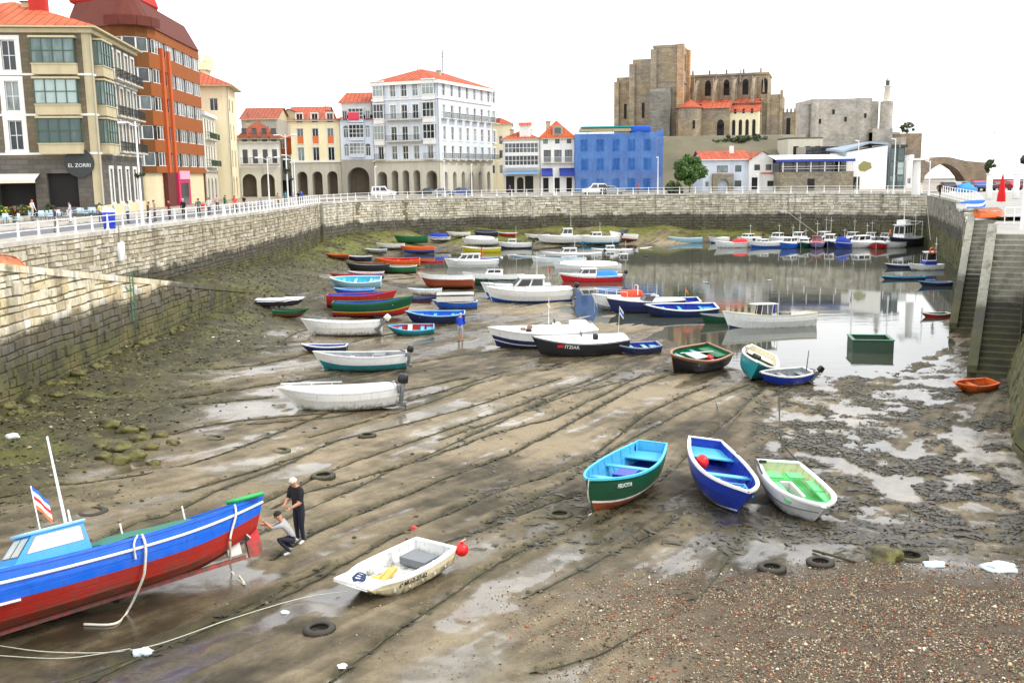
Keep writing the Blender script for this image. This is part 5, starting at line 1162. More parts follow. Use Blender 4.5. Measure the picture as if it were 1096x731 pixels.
for o_ in [c_ for c_ in bpy.data.objects if c_.parent is ch or (c_.parent and c_.parent.parent is ch)]:      # nave and apse are shorter than first laid out
    if o_.name.split('.')[0] in ('tower', 'west_front', 'buttress', 'belfry_opening', 'slit_window'): continue
    for v_ in o_.data.vertices:
        if v_.co.x > .8: v_.co.x = .8+(v_.co.x-.8)*.70
q = MB(); P_ = [Vector((lx(700,224),224,0)), Vector((lx(860,224),224,0))]
q.box(((P_[0].x+P_[1].x)/2, 224, 8.6), (P_[1].x-P_[0].x, .8, 5.2), 'grey_wall'); tag(q.build('retaining_wall'), 'long grey retaining wall below the church terrace', 'stone wall', kind='thing')
Yk = 275; cz = 10.4; ca = empty('stone_castle', 'pale grey stone castle keep with round corner towers on the headland', 'castle', (lx(890, Yk), Yk, cz)); kx = lambda px: lx(px, Yk)-lx(890, Yk); kz = lambda py: hz(890, py, Yk)-cz
q = MB(); cbox(q, kx(866), kx(915), 0, 16, -4, kz(106), 'castle_stone'); cbox(q, kx(930), kx(938), 1, 14, -4, kz(109), 'castle_stone')
q.build('keep', ca)
for pa, pb, pt_, y_ in ((856.5, 868, 111, 2.5), (911.5, 931, 105.5, 1.5), (866, 873, 107, -.3)):
    q = MB(); r_ = (kx(pb)-kx(pa))/2; q.lathe([(r_*1.03,-4),(r_,kz(pt_)),(r_*.9,kz(pt_)),(r_*.9,kz(pt_)-.6)], 'castle_stone', ((kx(pa)+kx(pb))/2, y_, 0), 24, False); q.cyl(((kx(pa)+kx(pb))/2, y_, kz(pt_)-.7),((kx(pa)+kx(pb))/2, y_, kz(pt_)-.6),r_*.92,'castle_stone',n=24); q.build('round_tower', ca)
q = MB(); cbox(q, kx(927), kx(956), -3, 8, -5, kz(143), 'castle_stone'); cbox(q, kx(927), kx(948), -3.2, 6, -5, kz(139), 'castle_stone'); q.build('outer_wall', ca)
q = MB(); q.box(((kx(872)+kx(925))/2,1,kz(103.5)),(kx(925)-kx(872),.06,.08),FR)
for i in range(16): q.box((kx(872)+(kx(925)-kx(872))*i/15,1,kz(105)),(.06,.06,.9),FR)
q.build('roof_railing', ca)
for x_, z_ in ((875,130),(889,120),(902,128),(920,125)): q = MB(); q.box((kx(x_),-.05 if x_ < 910 else -2.05,kz(z_)),(.6,.2,1.2),'dark_void'); q.build('slit_window', ca)
lh = empty('lighthouse', 'slender pale lighthouse on a round castle tower', 'lighthouse', (lx(943.5, Yk), Yk-1, cz)); r1_ = (kx(950)-kx(937))/2; zq = lambda py: kz(py)
q = MB(); q.lathe([(r1_*1.05,-4),(r1_,zq(110)),(r1_*.9,zq(110))], 'castle_stone', n=24, smooth=False); q.cyl((0,0,zq(110)-.3),(0,0,zq(110)-.02),r1_*.97,'castle_stone',n=24); q.build('base_tower', lh)
q = MB(); q.lathe([(r1_*.62,zq(110)-.1),(r1_*.42,zq(95)),(r1_*.7,zq(94)),(r1_*.7,zq(93.4)),(r1_*.3,zq(93.3))], 'pale_wall', n=20); q.build('shaft', lh)
q = MB(); q.lathe([(r1_*.32,zq(93.4)),(r1_*.32,zq(88))], 'dark_glass', n=12); q.lathe([(r1_*.42,zq(88)),(.05,zq(84.5))], STL, n=12); q.cyl((0,0,zq(84.6)),(0,0,zq(82)),.06,STL); q.build('lantern', lh)
rt = empty('ruined_tower', 'squat tan ruined stone tower with a bush growing on top', 'tower', (lx(972, 262), 262, 0)); q = MB(); a_, b_ = lx(962, 262)-lx(972, 262), lx(984, 262)-lx(972, 262); cbox(q, a_, b_, 0, 6, -2, hz(972, 143, 262), 'bridge_stone'); cbox(q, a_-.1, a_+1.2, -.2, 6, -2, hz(972,147,262), 'castle_stone'); q.build('wall', rt)
# bridge
Yb_ = 250; br = empty('stone_bridge', 'old stone bridge with one wide pointed arch at the far right', 'bridge', (lx(1012, Yb_), Yb_, 0)); bx_ = lambda px: lx(px, Yb_)-lx(1012, Yb_); bz_ = lambda px, py: hz(px, py, Yb_)
top = [(976,169),(990,170.5),(1005,168),(1015,168.5),(1030,172),(1045,174),(1058,174.5)]
inn = [(986,206),(987,196),(990,188),(996,181.5),(1003,177),(1009,175),(1016,177),(1024,182),(1030,189),(1034,197),(1035,206)]
tp = [(bx_(a), bz_(a, b)) for a, b in top]; ip = [(bx_(a), bz_(a, b)) for a, b in inn]
q = MB(); n_ = 30
def tz(x): return np.interp(x, [p[0] for p in tp], [p[1] for p in tp])
for y_ in (0, 5):
    for (xa, za), (xb, zb2) in zip(ip[:-1], ip[1:]): q.quad((xa,y_,za), (xb,y_,zb2), (xb,y_,tz(xb)), (xa,y_,tz(xa)), 'bridge_stone')
    for (xa, xb) in ((tp[0][0], ip[0][0]), (ip[-1][0], tp[-1][0])): q.quad((xa,y_,-3),(xb,y_,-3),(xb,y_,tz(xb)),(xa,y_,tz(xa)),'bridge_stone')
for a, b in zip(ip[:-1], ip[1:]): q.quad((a[0],0,a[1]),(b[0],0,b[1]),(b[0],5,b[1]),(a[0],5,a[1]),'bridge_stone')
for a, b in zip(tp[:-1], tp[1:]): q.quad((a[0],0,a[1]),(b[0],0,b[1]),(b[0],5,b[1]),(a[0],5,a[1]),'bridge_stone')
q.quad((tp[-1][0],0,-3),(tp[-1][0],5,-3),(tp[-1][0],5,tp[-1][1]),(tp[-1][0],0,tp[-1][1]),'bridge_stone'); q.quad((tp[0][0],0,-3),(tp[0][0],5,-3),(tp[0][0],5,tp[0][1]),(tp[0][0],0,tp[0][1]),'bridge_stone'); q.build('arch', br)
q = MB(); q.box((lx(1010,300), 300, 0), (lx(1060,300)-lx(975,300), 3, 2*hz(1010,191,300)), 'grey_wall'); tag(q.build('breakwater'), 'low grey breakwater seen through the bridge arch', 'breakwater', kind='thing')
q = MB(); q.box(((lx(1036,200)+lx(1130,200))/2, 200, hz(1060,194,200)/2), (lx(1130,200)-lx(1036,200), 1, hz(1060,194,200)), 'grey_wall'); q.box(((lx(1040,200)+lx(1130,200))/2, 199.9, hz(1060,194,200)+.15), (lx(1130,200)-lx(1040,200), 1.1, .3), 'red_plaster'); tag(q.build('quay_boundary_wall'), 'low grey wall with a red top line behind the parked cars on the right', 'wall', kind='thing')
# ------------------------------------------------------------------ boats
def sm1(t): t = min(1, max(0, t)); return t*t*(3-2*t)
class Hull:
    def __init__(s, L, B, D, tr=.72, bow=.015, rake=.5, sheer=.30, ssheer=.08, p=2.2, mid=.42, rock=.25, chine=.55, srake=.0, bowe=1.05, srise=.06):
        s.__dict__.update(locals())
    def w(s, t):
        if t < s.mid: return s.B/2*(s.tr+(1-s.tr)*math.sin(math.pi/2*t/s.mid))
        return s.B/2*max(s.bow, 1-((t-s.mid)/(1-s.mid))**s.p)
    def zs(s, t): return s.D*(1+s.sheer*max(0, (t-.35)/.65)**2+s.ssheer*max(0, (.35-t)/.35)**2)
    def zk(s, t): return s.D*(s.rock*max(0, (t-.7)/.3)**2.2+(s.srise*max(0, (.3-t)/.3)**2))
    def P(s, t, zf, side=1, inset=0.0):
        w = s.w(t); e = s.chine+(s.bowe-s.chine)*sm1((t-.5)/.5)
        y = w*max(0, 1-(1-zf)**2)**(.5*e); y = max(0.0, y-inset) if inset else y
        zk, zs = s.zk(t), s.zs(t); z = zk+(zs-zk)*zf
        x = s.L*(t-.5)-s.rake*(1-zf)*sm1((t-.55)/.45)+s.srake*(1-zf)*sm1((.3-t)/.3)
        return Vector((x, y*side, z))
def hull_parts(root, h, bottom, side, strake=None, inner=None, gun=None, wl=.33, boot=None, ts=.86, n=14, fl=.34, th=.04, floorm=None, gw=.05, gh=.045, deck=None, decksheer=0):
    rows = [0, .08, .2, wl]+([wl+.06] if boot else [])+[(wl+ts)/2, ts, 1.0] if strake else [0, .08, .2, wl]+([wl+.06] if boot else [])+[.62, .82, 1.0]
    rows = sorted(set(rows)); T = [1-(1-i/n)**1.15 for i in range(n+1)]
    mb = MB()
    def rowmat(j):
        z = (rows[j]+rows[j+1])/2
        if z < wl: return bottom
        if boot and z < wl+.06: return boot
        if strake and z > ts: return strake
        return side
    for sd in (1, -1):
        vs = [h.P(t, z, sd) for t in T for z in rows]; R_ = len(rows)
        for j in range(R_-1):
            fs = [(i*R_+j, (i+1)*R_+j, (i+1)*R_+j+1, i*R_+j+1) for i in range(n)]
            if sd < 0: fs = [f[::-1] for f in fs]
            mb.add(vs, fs, rowmat(j), True)
    for j in range(len(rows)-1):                                    # transom
        a, b, c, d = h.P(0, rows[j], 1), h.P(0, rows[j], -1), h.P(0, rows[j+1], -1), h.P(0, rows[j+1], 1)
        mb.quad(a, b, c, d, rowmat(j))
    for j in range(len(rows)-1):                                    # stem face
        a, b, c, d = h.P(1, rows[j], -1), h.P(1, rows[j], 1), h.P(1, rows[j+1], 1), h.P(1, rows[j+1], -1)
        mb.quad(a, b, c, d, rowmat(j))
    hull = mb.build('hull', root)
    b = MB(); pts = [h.P(t, 0)+Vector((0, 0, -.02)) for t in T]      # keel strip
    b.tube(pts, .03, bottom, 4, smooth=False); b.tube([h.P(1, z)+Vector((.01, 0, 0)) for z in rows], .025, strake or side, 4, smooth=False); b.build('keel', root)
    if inner:
        ir = [1.0, .8, .55, fl]; TT = [.015+.965*t for t in T]; b = MB()
        for sd in (1, -1):
            vs = [h.P(t, z, sd, th) for t in TT for z in ir]
            for j in range(3): b.add(vs, [(i*4+j, i*4+j+1, (i+1)*4+j+1, (i+1)*4+j) for i in range(n)], inner, True)
        for i in range(n): b.quad(h.P(TT[i], fl, 1, th), h.P(TT[i], fl, -1, th), h.P(TT[i+1], fl, -1, th), h.P(TT[i+1], fl, 1, th), floorm or inner)
        for j in range(3): b.quad(h.P(TT[0], ir[j], 1, th), h.P(TT[0], ir[j], -1, th), h.P(TT[0], ir[j+1], -1, th), h.P(TT[0], ir[j+1], 1, th), inner)
        b.build('interior', root)
        if n > 11:
            for k in range(9):
                t = .1+.78*k/8
                for sd in (1, -1):
                    b = MB(); b.tube([h.P(t, z, sd, th+.012) for z in (.97, .8, .6, fl+.02)], .018, inner, 4, smooth=False); b.build('rib', root)
    if gun:
        b = MB(); ring = []
        Tg = [0]+T[1:-1]+[.985]
        loop = [h.P(t, 1, 1) for t in Tg]+[h.P(1, 1, 1)]+[h.P(t, 1, -1) for t in reversed(Tg)]
        N_ = len(loop); vs = []
        for i, p in enumerate(loop):
            a = loop[i-1]; c = loop[(i+1) % N_]; d = (c-a).normalized(); o = Vector((-d.y, d.x, 0)).normalized()   # inward on a loop that runs stern-port-bow-starboard
            if o.dot(Vector((0, -p.y, 0))) < 0 and abs(p.y) > .02: o = -o
            for du, dz in ((-gw*.45, -gh), (gw, -gh*.6), (gw, gh*.5), (-gw*.45, gh*.5)): vs.append(p+o*du+Vector((0, 0, dz)))
        fs = []
        for i in range(N_):
            k = (i+1) % N_
            for j in range(4): fs.append((i*4+j, i*4+(j+1) % 4, k*4+(j+1) % 4, k*4+j))
        b.add(vs, fs, gun, False); b.build('gunwale', root)
    if deck:
        t0, m = deck; b = MB(); ts_ = [t0+(.992-t0)*i/6 for i in range(7)]
        for i in range(6):
            a0, a1 = h.P(ts_[i], .985, 1, .01), h.P(ts_[i], .985, -1, .01); c0, c1 = h.P(ts_[i+1], .985, 1, .01), h.P(ts_[i+1], .985, -1, .01)
            cr = Vector((0, 0, .05)); m0, m1 = (a0+a1)/2+cr, (c0+c1)/2+cr
            b.quad(a0, m0, m1, c0, m); b.quad(m0, a1, c1, m1, m)
        if t0 > .03:
            a0, a1 = h.P(t0, .985, 1, .01), h.P(t0, .985, -1, .01); b.quad(a0, a1, h.P(t0, fl, -1, .03), h.P(t0, fl, 1, .03), m)
        b.build('foredeck' if t0 > .03 else 'deck', root)
    return hull
def thwart(root, h, t, mat, zf=.74, wd=.24, name='thwart'):
    a, b = h.P(t, zf, 1, .03), h.P(t, zf, -1, .03); m = MB()
    m.box((a+b)/2, (wd, a.y-b.y, .04), mat); m.build(name, root)
def sternsheet(root, h, mat, t1=.16, zf=.7):
    m = MB(); q = [h.P(.02, zf, 1, .03), h.P(t1, zf, 1, .03), h.P(t1, zf, -1, .03), h.P(.02, zf, -1, .03)]
    m.poly(q, mat); m.poly([p-Vector((0,0,.04)) for p in q], mat); m.quad(q[1], q[2], q[2]-Vector((0,0,.04)), q[1]-Vector((0,0,.04)), mat); m.build('stern_seat', root)
BLK = paint(30, 32, 36, .3, .15); GRY = paint(120, 124, 128, .35, .2, metal=.3); WH = paint(240, 242, 240, .3, .12); WHD = paint(222, 222, 214, .4, .3)
def outboard(root, h, cowl=None, tilt=0.0, s=1.0, y=0.0):
    cowl = cowl or BLK; o = bpy.data.objects.new('outboard_motor', None); 
    m = MB(); M = Matrix.Rotation(-tilt, 3, 'Y')
    m.rbox(M @ Vector((-.10*s, 0, .38*s)), (.40*s, .28*s, .36*s), .07*s, cowl, 2, M=M, taper=(.85, .85))
    bpy.data.objects.remove(o); o = m.build('outboard_motor', root, h.P(0, .97)+Vector((-.08, y, 0)))
    m = MB(); m.rbox(M @ Vector((-.12*s, 0, -.16*s)), (.16*s, .12*s, .78*s), .03*s, GRY, 1, M=M); m.box(M @ Vector((-.16*s, 0, -.50*s)), (.40*s, .18*s, .03*s), GRY, M=M); m.rbox(M @ Vector((-.14*s, 0, -.62*s)), (.36*s, .09*s, .10*s), .03*s, GRY, 1, M=M); m.build('leg', o)
    m = MB()
    for k in range(3): a = k*2.094; m.box(M @ (Vector((-.33*s, .08*s*math.cos(a), -.62*s+.08*s*math.sin(a)))), (.02, .09*s, .05*s), BLK, M=M @ Matrix.Rotation(a, 3, 'X'))
    m.build('propeller', o); m = MB(); m.box((.05, 0, .02), (.12, .26*s, .22*s), GRY); m.tube([Vector((.05,0,.2*s)), Vector((.45*s, 0, .30*s))], .022, BLK, 6); m.build('tiller', o); return o
def cabin(root, x0, x1, w, z0, hgt, wall, glass='dark_glass', roofm=None, rake=.35, srake=.05, tap=.86, roofo=.12, win=True, n_side=2):
    """wheelhouse: raked windscreen forward (x1), upright back, overhanging roof; windows are panes set a little proud"""
    b = MB(); wt = w*tap; bt = [(x0, -w/2), (x1, -w/2), (x1, w/2), (x0, w/2)]; tp_ = [(x0+srake, -wt/2), (x1-rake, -wt/2), (x1-rake, wt/2), (x0+srake, wt/2)]
    vs = [(x, y, z0) for x, y in bt]+[(x, y, z0+hgt) for x, y in tp_]
    b.add(vs, [(0,1,5,4), (1,2,6,5), (2,3,7,6), (3,0,4,7), (4,5,6,7)], wall); c = b.build('cabin', root)
    V = [Vector(v) for v in vs]
    b = MB(); b.rbox(((x0+x1-rake+srake)/2+.02, 0, z0+hgt+.03), (x1-rake-x0-srake+2*roofo, wt+2*roofo*.8, .07), .03, roofm or wall, 1); b.build('roof', c)
    def pane(q, u0, u1, v0, v1, out):
        f = lambda u, v: (q[0].lerp(q[1], u)).lerp(q[3].lerp(q[2], u), v)
        p = [f(u0, v0), f(u1, v0), f(u1, v1), f(u0, v1)]; n_ = (p[1]-p[0]).cross(p[3]-p[0]).normalized()
        if n_.dot(out) < 0: n_ = -n_
        m = MB(); fr = .035; ctr = sum(p, Vector())/4
        P_ = [a+(a-ctr).normalized()*fr+n_*.006 for a in p]; Q_ = [a+n_*.012 for a in p]
        m.poly(P_, wall if False else GRY); w_ = m.build('window', c); m = MB(); m.poly(Q_, glass); m.build('pane', w_)
    if win:
        for sd, q in ((-1, (V[0], V[1], V[5], V[4])), (1, (V[3], V[2], V[6], V[7]))):
            for k in range(n_side): pane(q, .08+k*.9/n_side, .9/n_side*(k+1)+.0, .42, .90, Vector((0, sd, 0)))
        q = (V[1], V[2], V[6], V[5])
        for k in range(2): pane(q, .07+k*.46, .47+k*.46, .40, .90, Vector((1, 0, .3)))
    return c
def cover(root, h, t0, t1, mat, rise=.25, drop=.12, n=8):
    b = MB(); T = [t0+(t1-t0)*i/n for i in range(n+1)]; R_ = []
    rn = random.Random(int(h.L*100))
    for t in T:
        a, c = h.P(t, 1, 1, -.03), h.P(t, 1, -1, -.03); r = rise*(1-abs(2*(t-t0)/(t1-t0)-1)**3*.6)
        ro = []
        for k in range(7):
            u = k/6; p = a.lerp(c, u); zz = r*math.sin(math.pi*u)**.8+rn.uniform(-.03, .03)
            if k in (0, 6): zz = -drop+rn.uniform(-.03, .03)
            ro.append(p+Vector((0, 0, zz)))
        R_ += ro
    b.add(R_, [(i*7+j, i*7+j+1, (i+1)*7+j+1, (i+1)*7+j) for i in range(n) for j in range(6)], mat, True); b.poly(R_[:7], mat); b.poly(R_[-7:], mat); b.build('cover', root)
def mast(root, x, z0, hgt, mat=WH, r=.025, cross=None, y=0):
    b = MB(); b.cyl((x, y, z0), (x, y, z0+hgt), r, mat, r1=r*.6, n=6)
    if cross: b.cyl((x, y-cross/2, z0+hgt*.75), (x, y+cross/2, z0+hgt*.75), r*.7, mat, n=6)
    b.build('mast', root)
def bow_rail(root, h, t0=.6, hgt=.32, m=None):
    m = m or GRY; b = MB(); T = [t0+(.97-t0)*i/6 for i in range(7)]
    l = [h.P(t, 1, 1, .05)+Vector((0, 0, hgt)) for t in T]+[h.P(t, 1, -1, .05)+Vector((0, 0, hgt)) for t in reversed(T)]
    b.tube(l, .018, m, 5)
    for p in l[::2]: b.cyl(p, p-Vector((0, 0, hgt)), .014, m, n=5)
    b.build('bow_rail', root)
def windscreen(root, x, w, z, hgt=.42, rake=.3, fr=None):
    b = MB(); fr = fr or GRY; o = [(-.7, -w/2), (0, -w/2*.8), (.12, 0), (0, w/2*.8), (-.7, w/2)]
    lo = [Vector((x+a, y, z)) for a, y in o]; hi = [Vector((x+a-rake, y*.9, z+hgt)) for a, y in o]; b.tube(hi, .02, fr, 5)
    for a, c in zip(lo, hi): b.cyl(a, c, .018, fr, n=5)
    wq = b.build('windscreen', root); b = MB()
    for i in range(4): b.quad(lo[i], lo[i+1], hi[i+1], hi[i], 'dark_glass')
    b.build('pane', wq)
def console(root, x, z, mat=WH):
    b = MB(); b.rbox((x, 0, z+.32), (.5, .55, .64), .08, mat, 2); c = b.build('console', root); b = MB(); b.box((x+.15, 0, z+.76), (.03, .5, .26), 'dark_glass'); b.build('screen', c)
def flag(root, p, cols, hgt=.7, w=.4):
    b = MB(); p = Vector(p); b.cyl(p, p+Vector((0, 0, hgt)), .014, WH, n=5); f = b.build('flag', root); b = MB(); k = len(cols)
    for i, c in enumerate(cols):
        z1, z0 = p.z+hgt-.02-(i/k)*w*.62, p.z+hgt-.02-((i+1)/k)*w*.62; xs = [0, .33, .66, 1]
        vs = [(p.x-.02-u*w*.35, p.y+.05*math.sin(u*6+i*.0), z-u*w*.5) for z in (z0, z1) for u in xs]; b.add(vs, [(j, j+1, 5+j, 4+j) for j in range(3)], c, True)
    b.build('cloth', f)
def place_boat(root, P, hd, heel, trim, water, draught=.22, h=None, sink=.08):
    Rm = Matrix.Rotation(rad(hd), 4, 'Z') @ Matrix.Rotation(rad(trim), 4, 'Y') @ Matrix.Rotation(rad(heel), 4, 'X')
    root.matrix_world = Rm; 
    pts = [Rm @ h.P(t, z, s) for t in np.linspace(0, 1, 9) for z in (0, .08, .2, .4, .7, 1) for s in (1, -1)]
    if water: z = WL-draught
    else:
        z = max((surf(P.x+p.x, P.y+p.y)-p.z) for p in pts if p.z < min(q.z for q in pts)+.35)-sink
    root.matrix_world = Matrix.Translation((P.x, P.y, z)) @ Rm
    root.location = (P.x, P.y, z); root.rotation_euler = Rm.to_euler()
def C(s):
    """colour name -> paint"""
    T = dict(white=(240,242,240), cream=(236,226,190), navy=(34,46,92), blue=(14,98,214), royal=(30,60,170), sky=(80,180,226), cyan=(70,200,226), teal=(30,140,150), green=(24,110,70), dkgreen=(22,80,54), lime=(90,210,120), red=(204,30,36), dkred=(172,40,32), rust=(150,70,40), orange=(236,110,40), yellow=(214,200,40), black=(38,40,46), grey=(150,156,160), brown=(150,104,72), ltblue=(150,200,226), violet=(150,120,170), pink=(206,90,120))
    return paint(*T[s], .36, .34, mud=True)
BOATS = {}
def boat(key, label, px, py, L_, B, D, hd, hull, inner=None, gun='white', strake=None, boot=None, heel=0, trim=0, water=False, name='rowing_boat', cat='boat', group='boats lying in the harbour', thw=(), thwm='white', stern=True, dr=.22, wl=.33, n=10, deck=None, ex=None, floorm=None, sink=.09, pos=None, fl=.34, gw=.05, ts=.86, **hk):
    h = Hull(L_, B, D, **hk); P = Vector(pos) if pos else ground(px, py, water); root = empty(name, label, cat, P, 0, group); BOATS[key] = (root, h)
    hull_parts(root, h, C(hull[0]), C(hull[1]), C(strake) if strake else None, C(inner) if inner else None, C(gun) if gun else None, wl, C(boot) if boot else None, n=n, deck=(deck[0], C(deck[1])) if deck else None, floorm=C(floorm) if floorm else None, fl=fl, gw=gw, ts=ts)
    for t in thw: thwart(root, h, t, C(thwm))
    if stern and inner and thw: sternsheet(root, h, C(thwm))
    if ex: ex(root, h)
    place_boat(root, P, hd, heel, trim, water, dr, h, sink); return root, h
RP_ = lambda col: cloth(*col)
ROPE = cloth(226, 222, 206)
def hull_text(r, h, text, size, t, zf, mat):
    """lettering laid along the port side of a hull"""
    p = h.P(t, zf, 1); a = (h.P(t-.05, zf, 1)-h.P(t+.05, zf, 1)).normalized(); v = (h.P(t, zf+.08, 1)-h.P(t, zf-.08, 1)); v = (v-a*v.dot(a)).normalized(); n = a.cross(v); M = Matrix.Identity(4)
    for i in range(3): M[i][0] = a[i]; M[i][1] = v[i]; M[i][2] = n[i]; M[i][3] = (p+n*.025)[i]
    lettering(text, size, mat, r, M, bold=size*.015)

# ================================================================== the boats in front
# --- dark green boat with blue inside
def ex(r, h):
    b = MB(); b.box(h.P(.45, .5)*1+Vector((0, -h.P(.45,.5).y, .06)), (.7, .62, .34), C('royal')); b.build('locker', r)
    b = MB(); b.box(Vector((-.55, 0, .62)), (.5, .5, .05), C('ltblue')); b.build('hatch', r)
    for t, sd in ((.06, -1), (.0, .55)):
        p = h.P(t, .85, 1); b = MB(); q = Vector((p.x-.12, p.y*sd*1.02, p.z-.1)); n_ = 14
        b.tube([q+Vector((0.16*math.cos(a)*.4, .0+.05*math.cos(a), .24*math.sin(a))) for a in np.linspace(0, 2*math.pi, n_)[:-1]], .055, BLK, 6, closed=True); b.build('fender', r)
    hull_text(r, h, 'FELICITA', .17, .76, .78, WH)
boat('green_front', 'dark green wooden boat with bright blue inside and rust red bottom on the mud', 666, 534, 5.7, 1.78, .95, 243, ('rust','dkgreen'), 'sky', 'lime' if False else 'cyan', boot='white', thw=(.36,.62), thwm='sky', wl=.30, n=16, heel=0, floorm='royal', name='rowing_boat', sheer=.45, tr=.55, rake=.5, ex=ex, chine=.6, sink=.1)
# --- blue and white boat
def ex(r, h):
    RD = paint(230, 30, 34, .35, .1); b = MB(); b.ball(h.P(.36, .62)*1-Vector((0, h.P(.36,.62).y-(-.52), -.22)), .24, RD, 14, (1, .9, 1.05)); b.build('buoy', r)
    b = MB(); p = h.P(.66, .8)
    for k in range(5): b.box(Vector((.55+.22*k, .26, .66)), (.05, .62, .04), C('sky'))
    b.box(Vector((1.0, -.03, .66)), (1.0, .05, .05), C('sky')); b.box(Vector((1.0, .56, .66)), (1.0, .05, .05), C('sky')); b.build('grating', r)
    b = MB(); b.box(Vector((.25, -.3, .45)), (.5, .36, .4), C('sky')); b.build('locker', r)
    b = MB(); q = h.P(.2, .9, 1)
    b.tube([q+Vector((.22*math.cos(a), .05+.02*math.cos(a), .2*math.sin(a)-.1)) for a in np.linspace(0, 2*math.pi, 15)[:-1]], .055, BLK, 6, closed=True); b.build('fender', r)
boat('blue_front', 'royal blue boat with white gunwale and a red buoy inside, tilted on the wet mud', 769, 532, 5.4, 1.82, .92, 272, ('royal','royal'), 'royal', 'white', boot='white', thw=(.2,.5), thwm='sky', wl=.12, n=16, heel=-9, trim=4, gw=.08, tr=.62, rake=.75, p=2.6, sheer=.35, ex=ex, sink=.1)
# --- white boat with green panels
def ex(r, h):
    LG = C('lime')
    for x, y, sx, sy in ((-1.1,-.42,.5,.5),(-1.15,.3,.45,.5),(-.3,.62,.8,.3),(.55,.60,.7,.28),(.3,-.62,1.5,.3),(1.15,.1,.4,.7)):
        b = MB(); b.box((x, y, .70), (sx, sy, .05), LG); b.build('seat_panel', r)
    b = MB(); b.box((-.1, 0, .50), (1.1, .1, .34), WHD); b.box((-.66, -.15, .50), (.1, .4, .34), WHD); b.box((-.1, -.36, .42), (1.0, .4, .05), C('green')); b.build('centre_well', r)
    b = MB(); b.tube([h.P(t, 1.0, -1)+Vector((0,-.02,.0)) for t in np.linspace(.02,.3,6)], .04, BLK, 6); b.build('fender', r)
    b = MB(); a0 = h.P(.02,.99,1); b.cyl(Vector((a0.x+.1,-.5,a0.z+.03)), Vector((a0.x+.3,-.75,a0.z+.1)), .06, BLK); b.build('cleat', r)
boat('lime_front', 'small white boat with lime green seat panels inside, nearest the pebbles', 851, 545, 3.8, 1.8, .82, 275, ('white','white'), 'cream', 'white', boot='grey', wl=.55, n=16, heel=-6, trim=5, gw=.10, tr=.78, rake=.6, p=3.0, sheer=.2, ex=ex, fl=.5, chine=.6, sink=.12, floorm='lime')
# --- white dinghy with cream sides
def ex(r, h):
    b = MB(); z = h.D*.48
    b.box((-.85, 0, z+.10), (.55, .75, .18), GRY); b.build('stern_seat', r)
    YL = paint(236, 200, 30, .4, .1); OR_ = paint(238, 170, 70, .4, .1)
    b = MB(); b.box((.35, .05, z+.12), (.95, .14, .08), OR_, rz=.35); b.box((.30, -.12, z+.10), (.8, .06, .06), OR_, rz=.3); b.build('oar', r); b = MB(); b.ball((.78, .02, z+.16), .14, YL, 12, (1.1, 1, .8)); b.build('float', r)
    b = MB(); NV = paint(44, 66, 110, .6, .2)
    for k in range(3): b.tube([Vector((1.22+(.13+.02*k)*math.cos(a), .02+.13*math.sin(a), h.zs(.95)+.05+.03*k+.02*math.sin(3*a+k))) for a in np.linspace(0, 2*math.pi, 15)[:-1]], .018, NV, 5, closed=True)
    b.build('coiled_rope', r)
    b = MB(); a0, a1 = h.P(.80, .98, 1, .03), h.P(.80, .98, -1, .03); c0, c1 = h.P(.99, .98, 1, .02), h.P(.99, .98, -1, .02); b.quad(a0, a1, c1, c0, WH); b.quad(a0, a1, h.P(.78,.5,-1,.03), h.P(.78,.5,1,.03), WH); b.build('foredeck', r)
    for k in range(5):
        b = MB(); b.box(h.P(.15+.15*k, .75, 1, .05), (.05, .05, .32), WHD); b.build('moulded_rib', r)
    hull_text(r, h, '6ª MU-2-27-02', .15, .58, .74, BLK)
boat('dinghy', 'square-ended white plastic dinghy with cream sides and oars inside, in front of the kneeling man', 424, 624, 2.95, 1.42, .52, 236, ('cream','cream'), 'white', 'white', n=16, tr=.86, bow=.72, rake=.45, sheer=.12, p=3.5, wl=.3, chine=.42, rock=.55, ex=ex, fl=.42, gw=.07, name='dinghy', group=None, bowe=.5)
rb, hb_ = BOATS['dinghy']; RD = paint(230, 26, 30, .3, .08)
by = empty('buoy', 'shiny red round buoy hanging at the stern corner of the white dinghy', 'buoy', rb.matrix_world @ (hb_.P(0,.85,1)+Vector((-.14,.06,0)))); b = MB(); b.ball((0,0,0), .165, RD, 18); b.cyl((0,0,.14),(0,0,.2),.05,RD); b.build('float', by); b = MB(); b.cyl((0,0,.2),(.1,.0,.26),.015,ROPE); b.build('eye_rope', by)
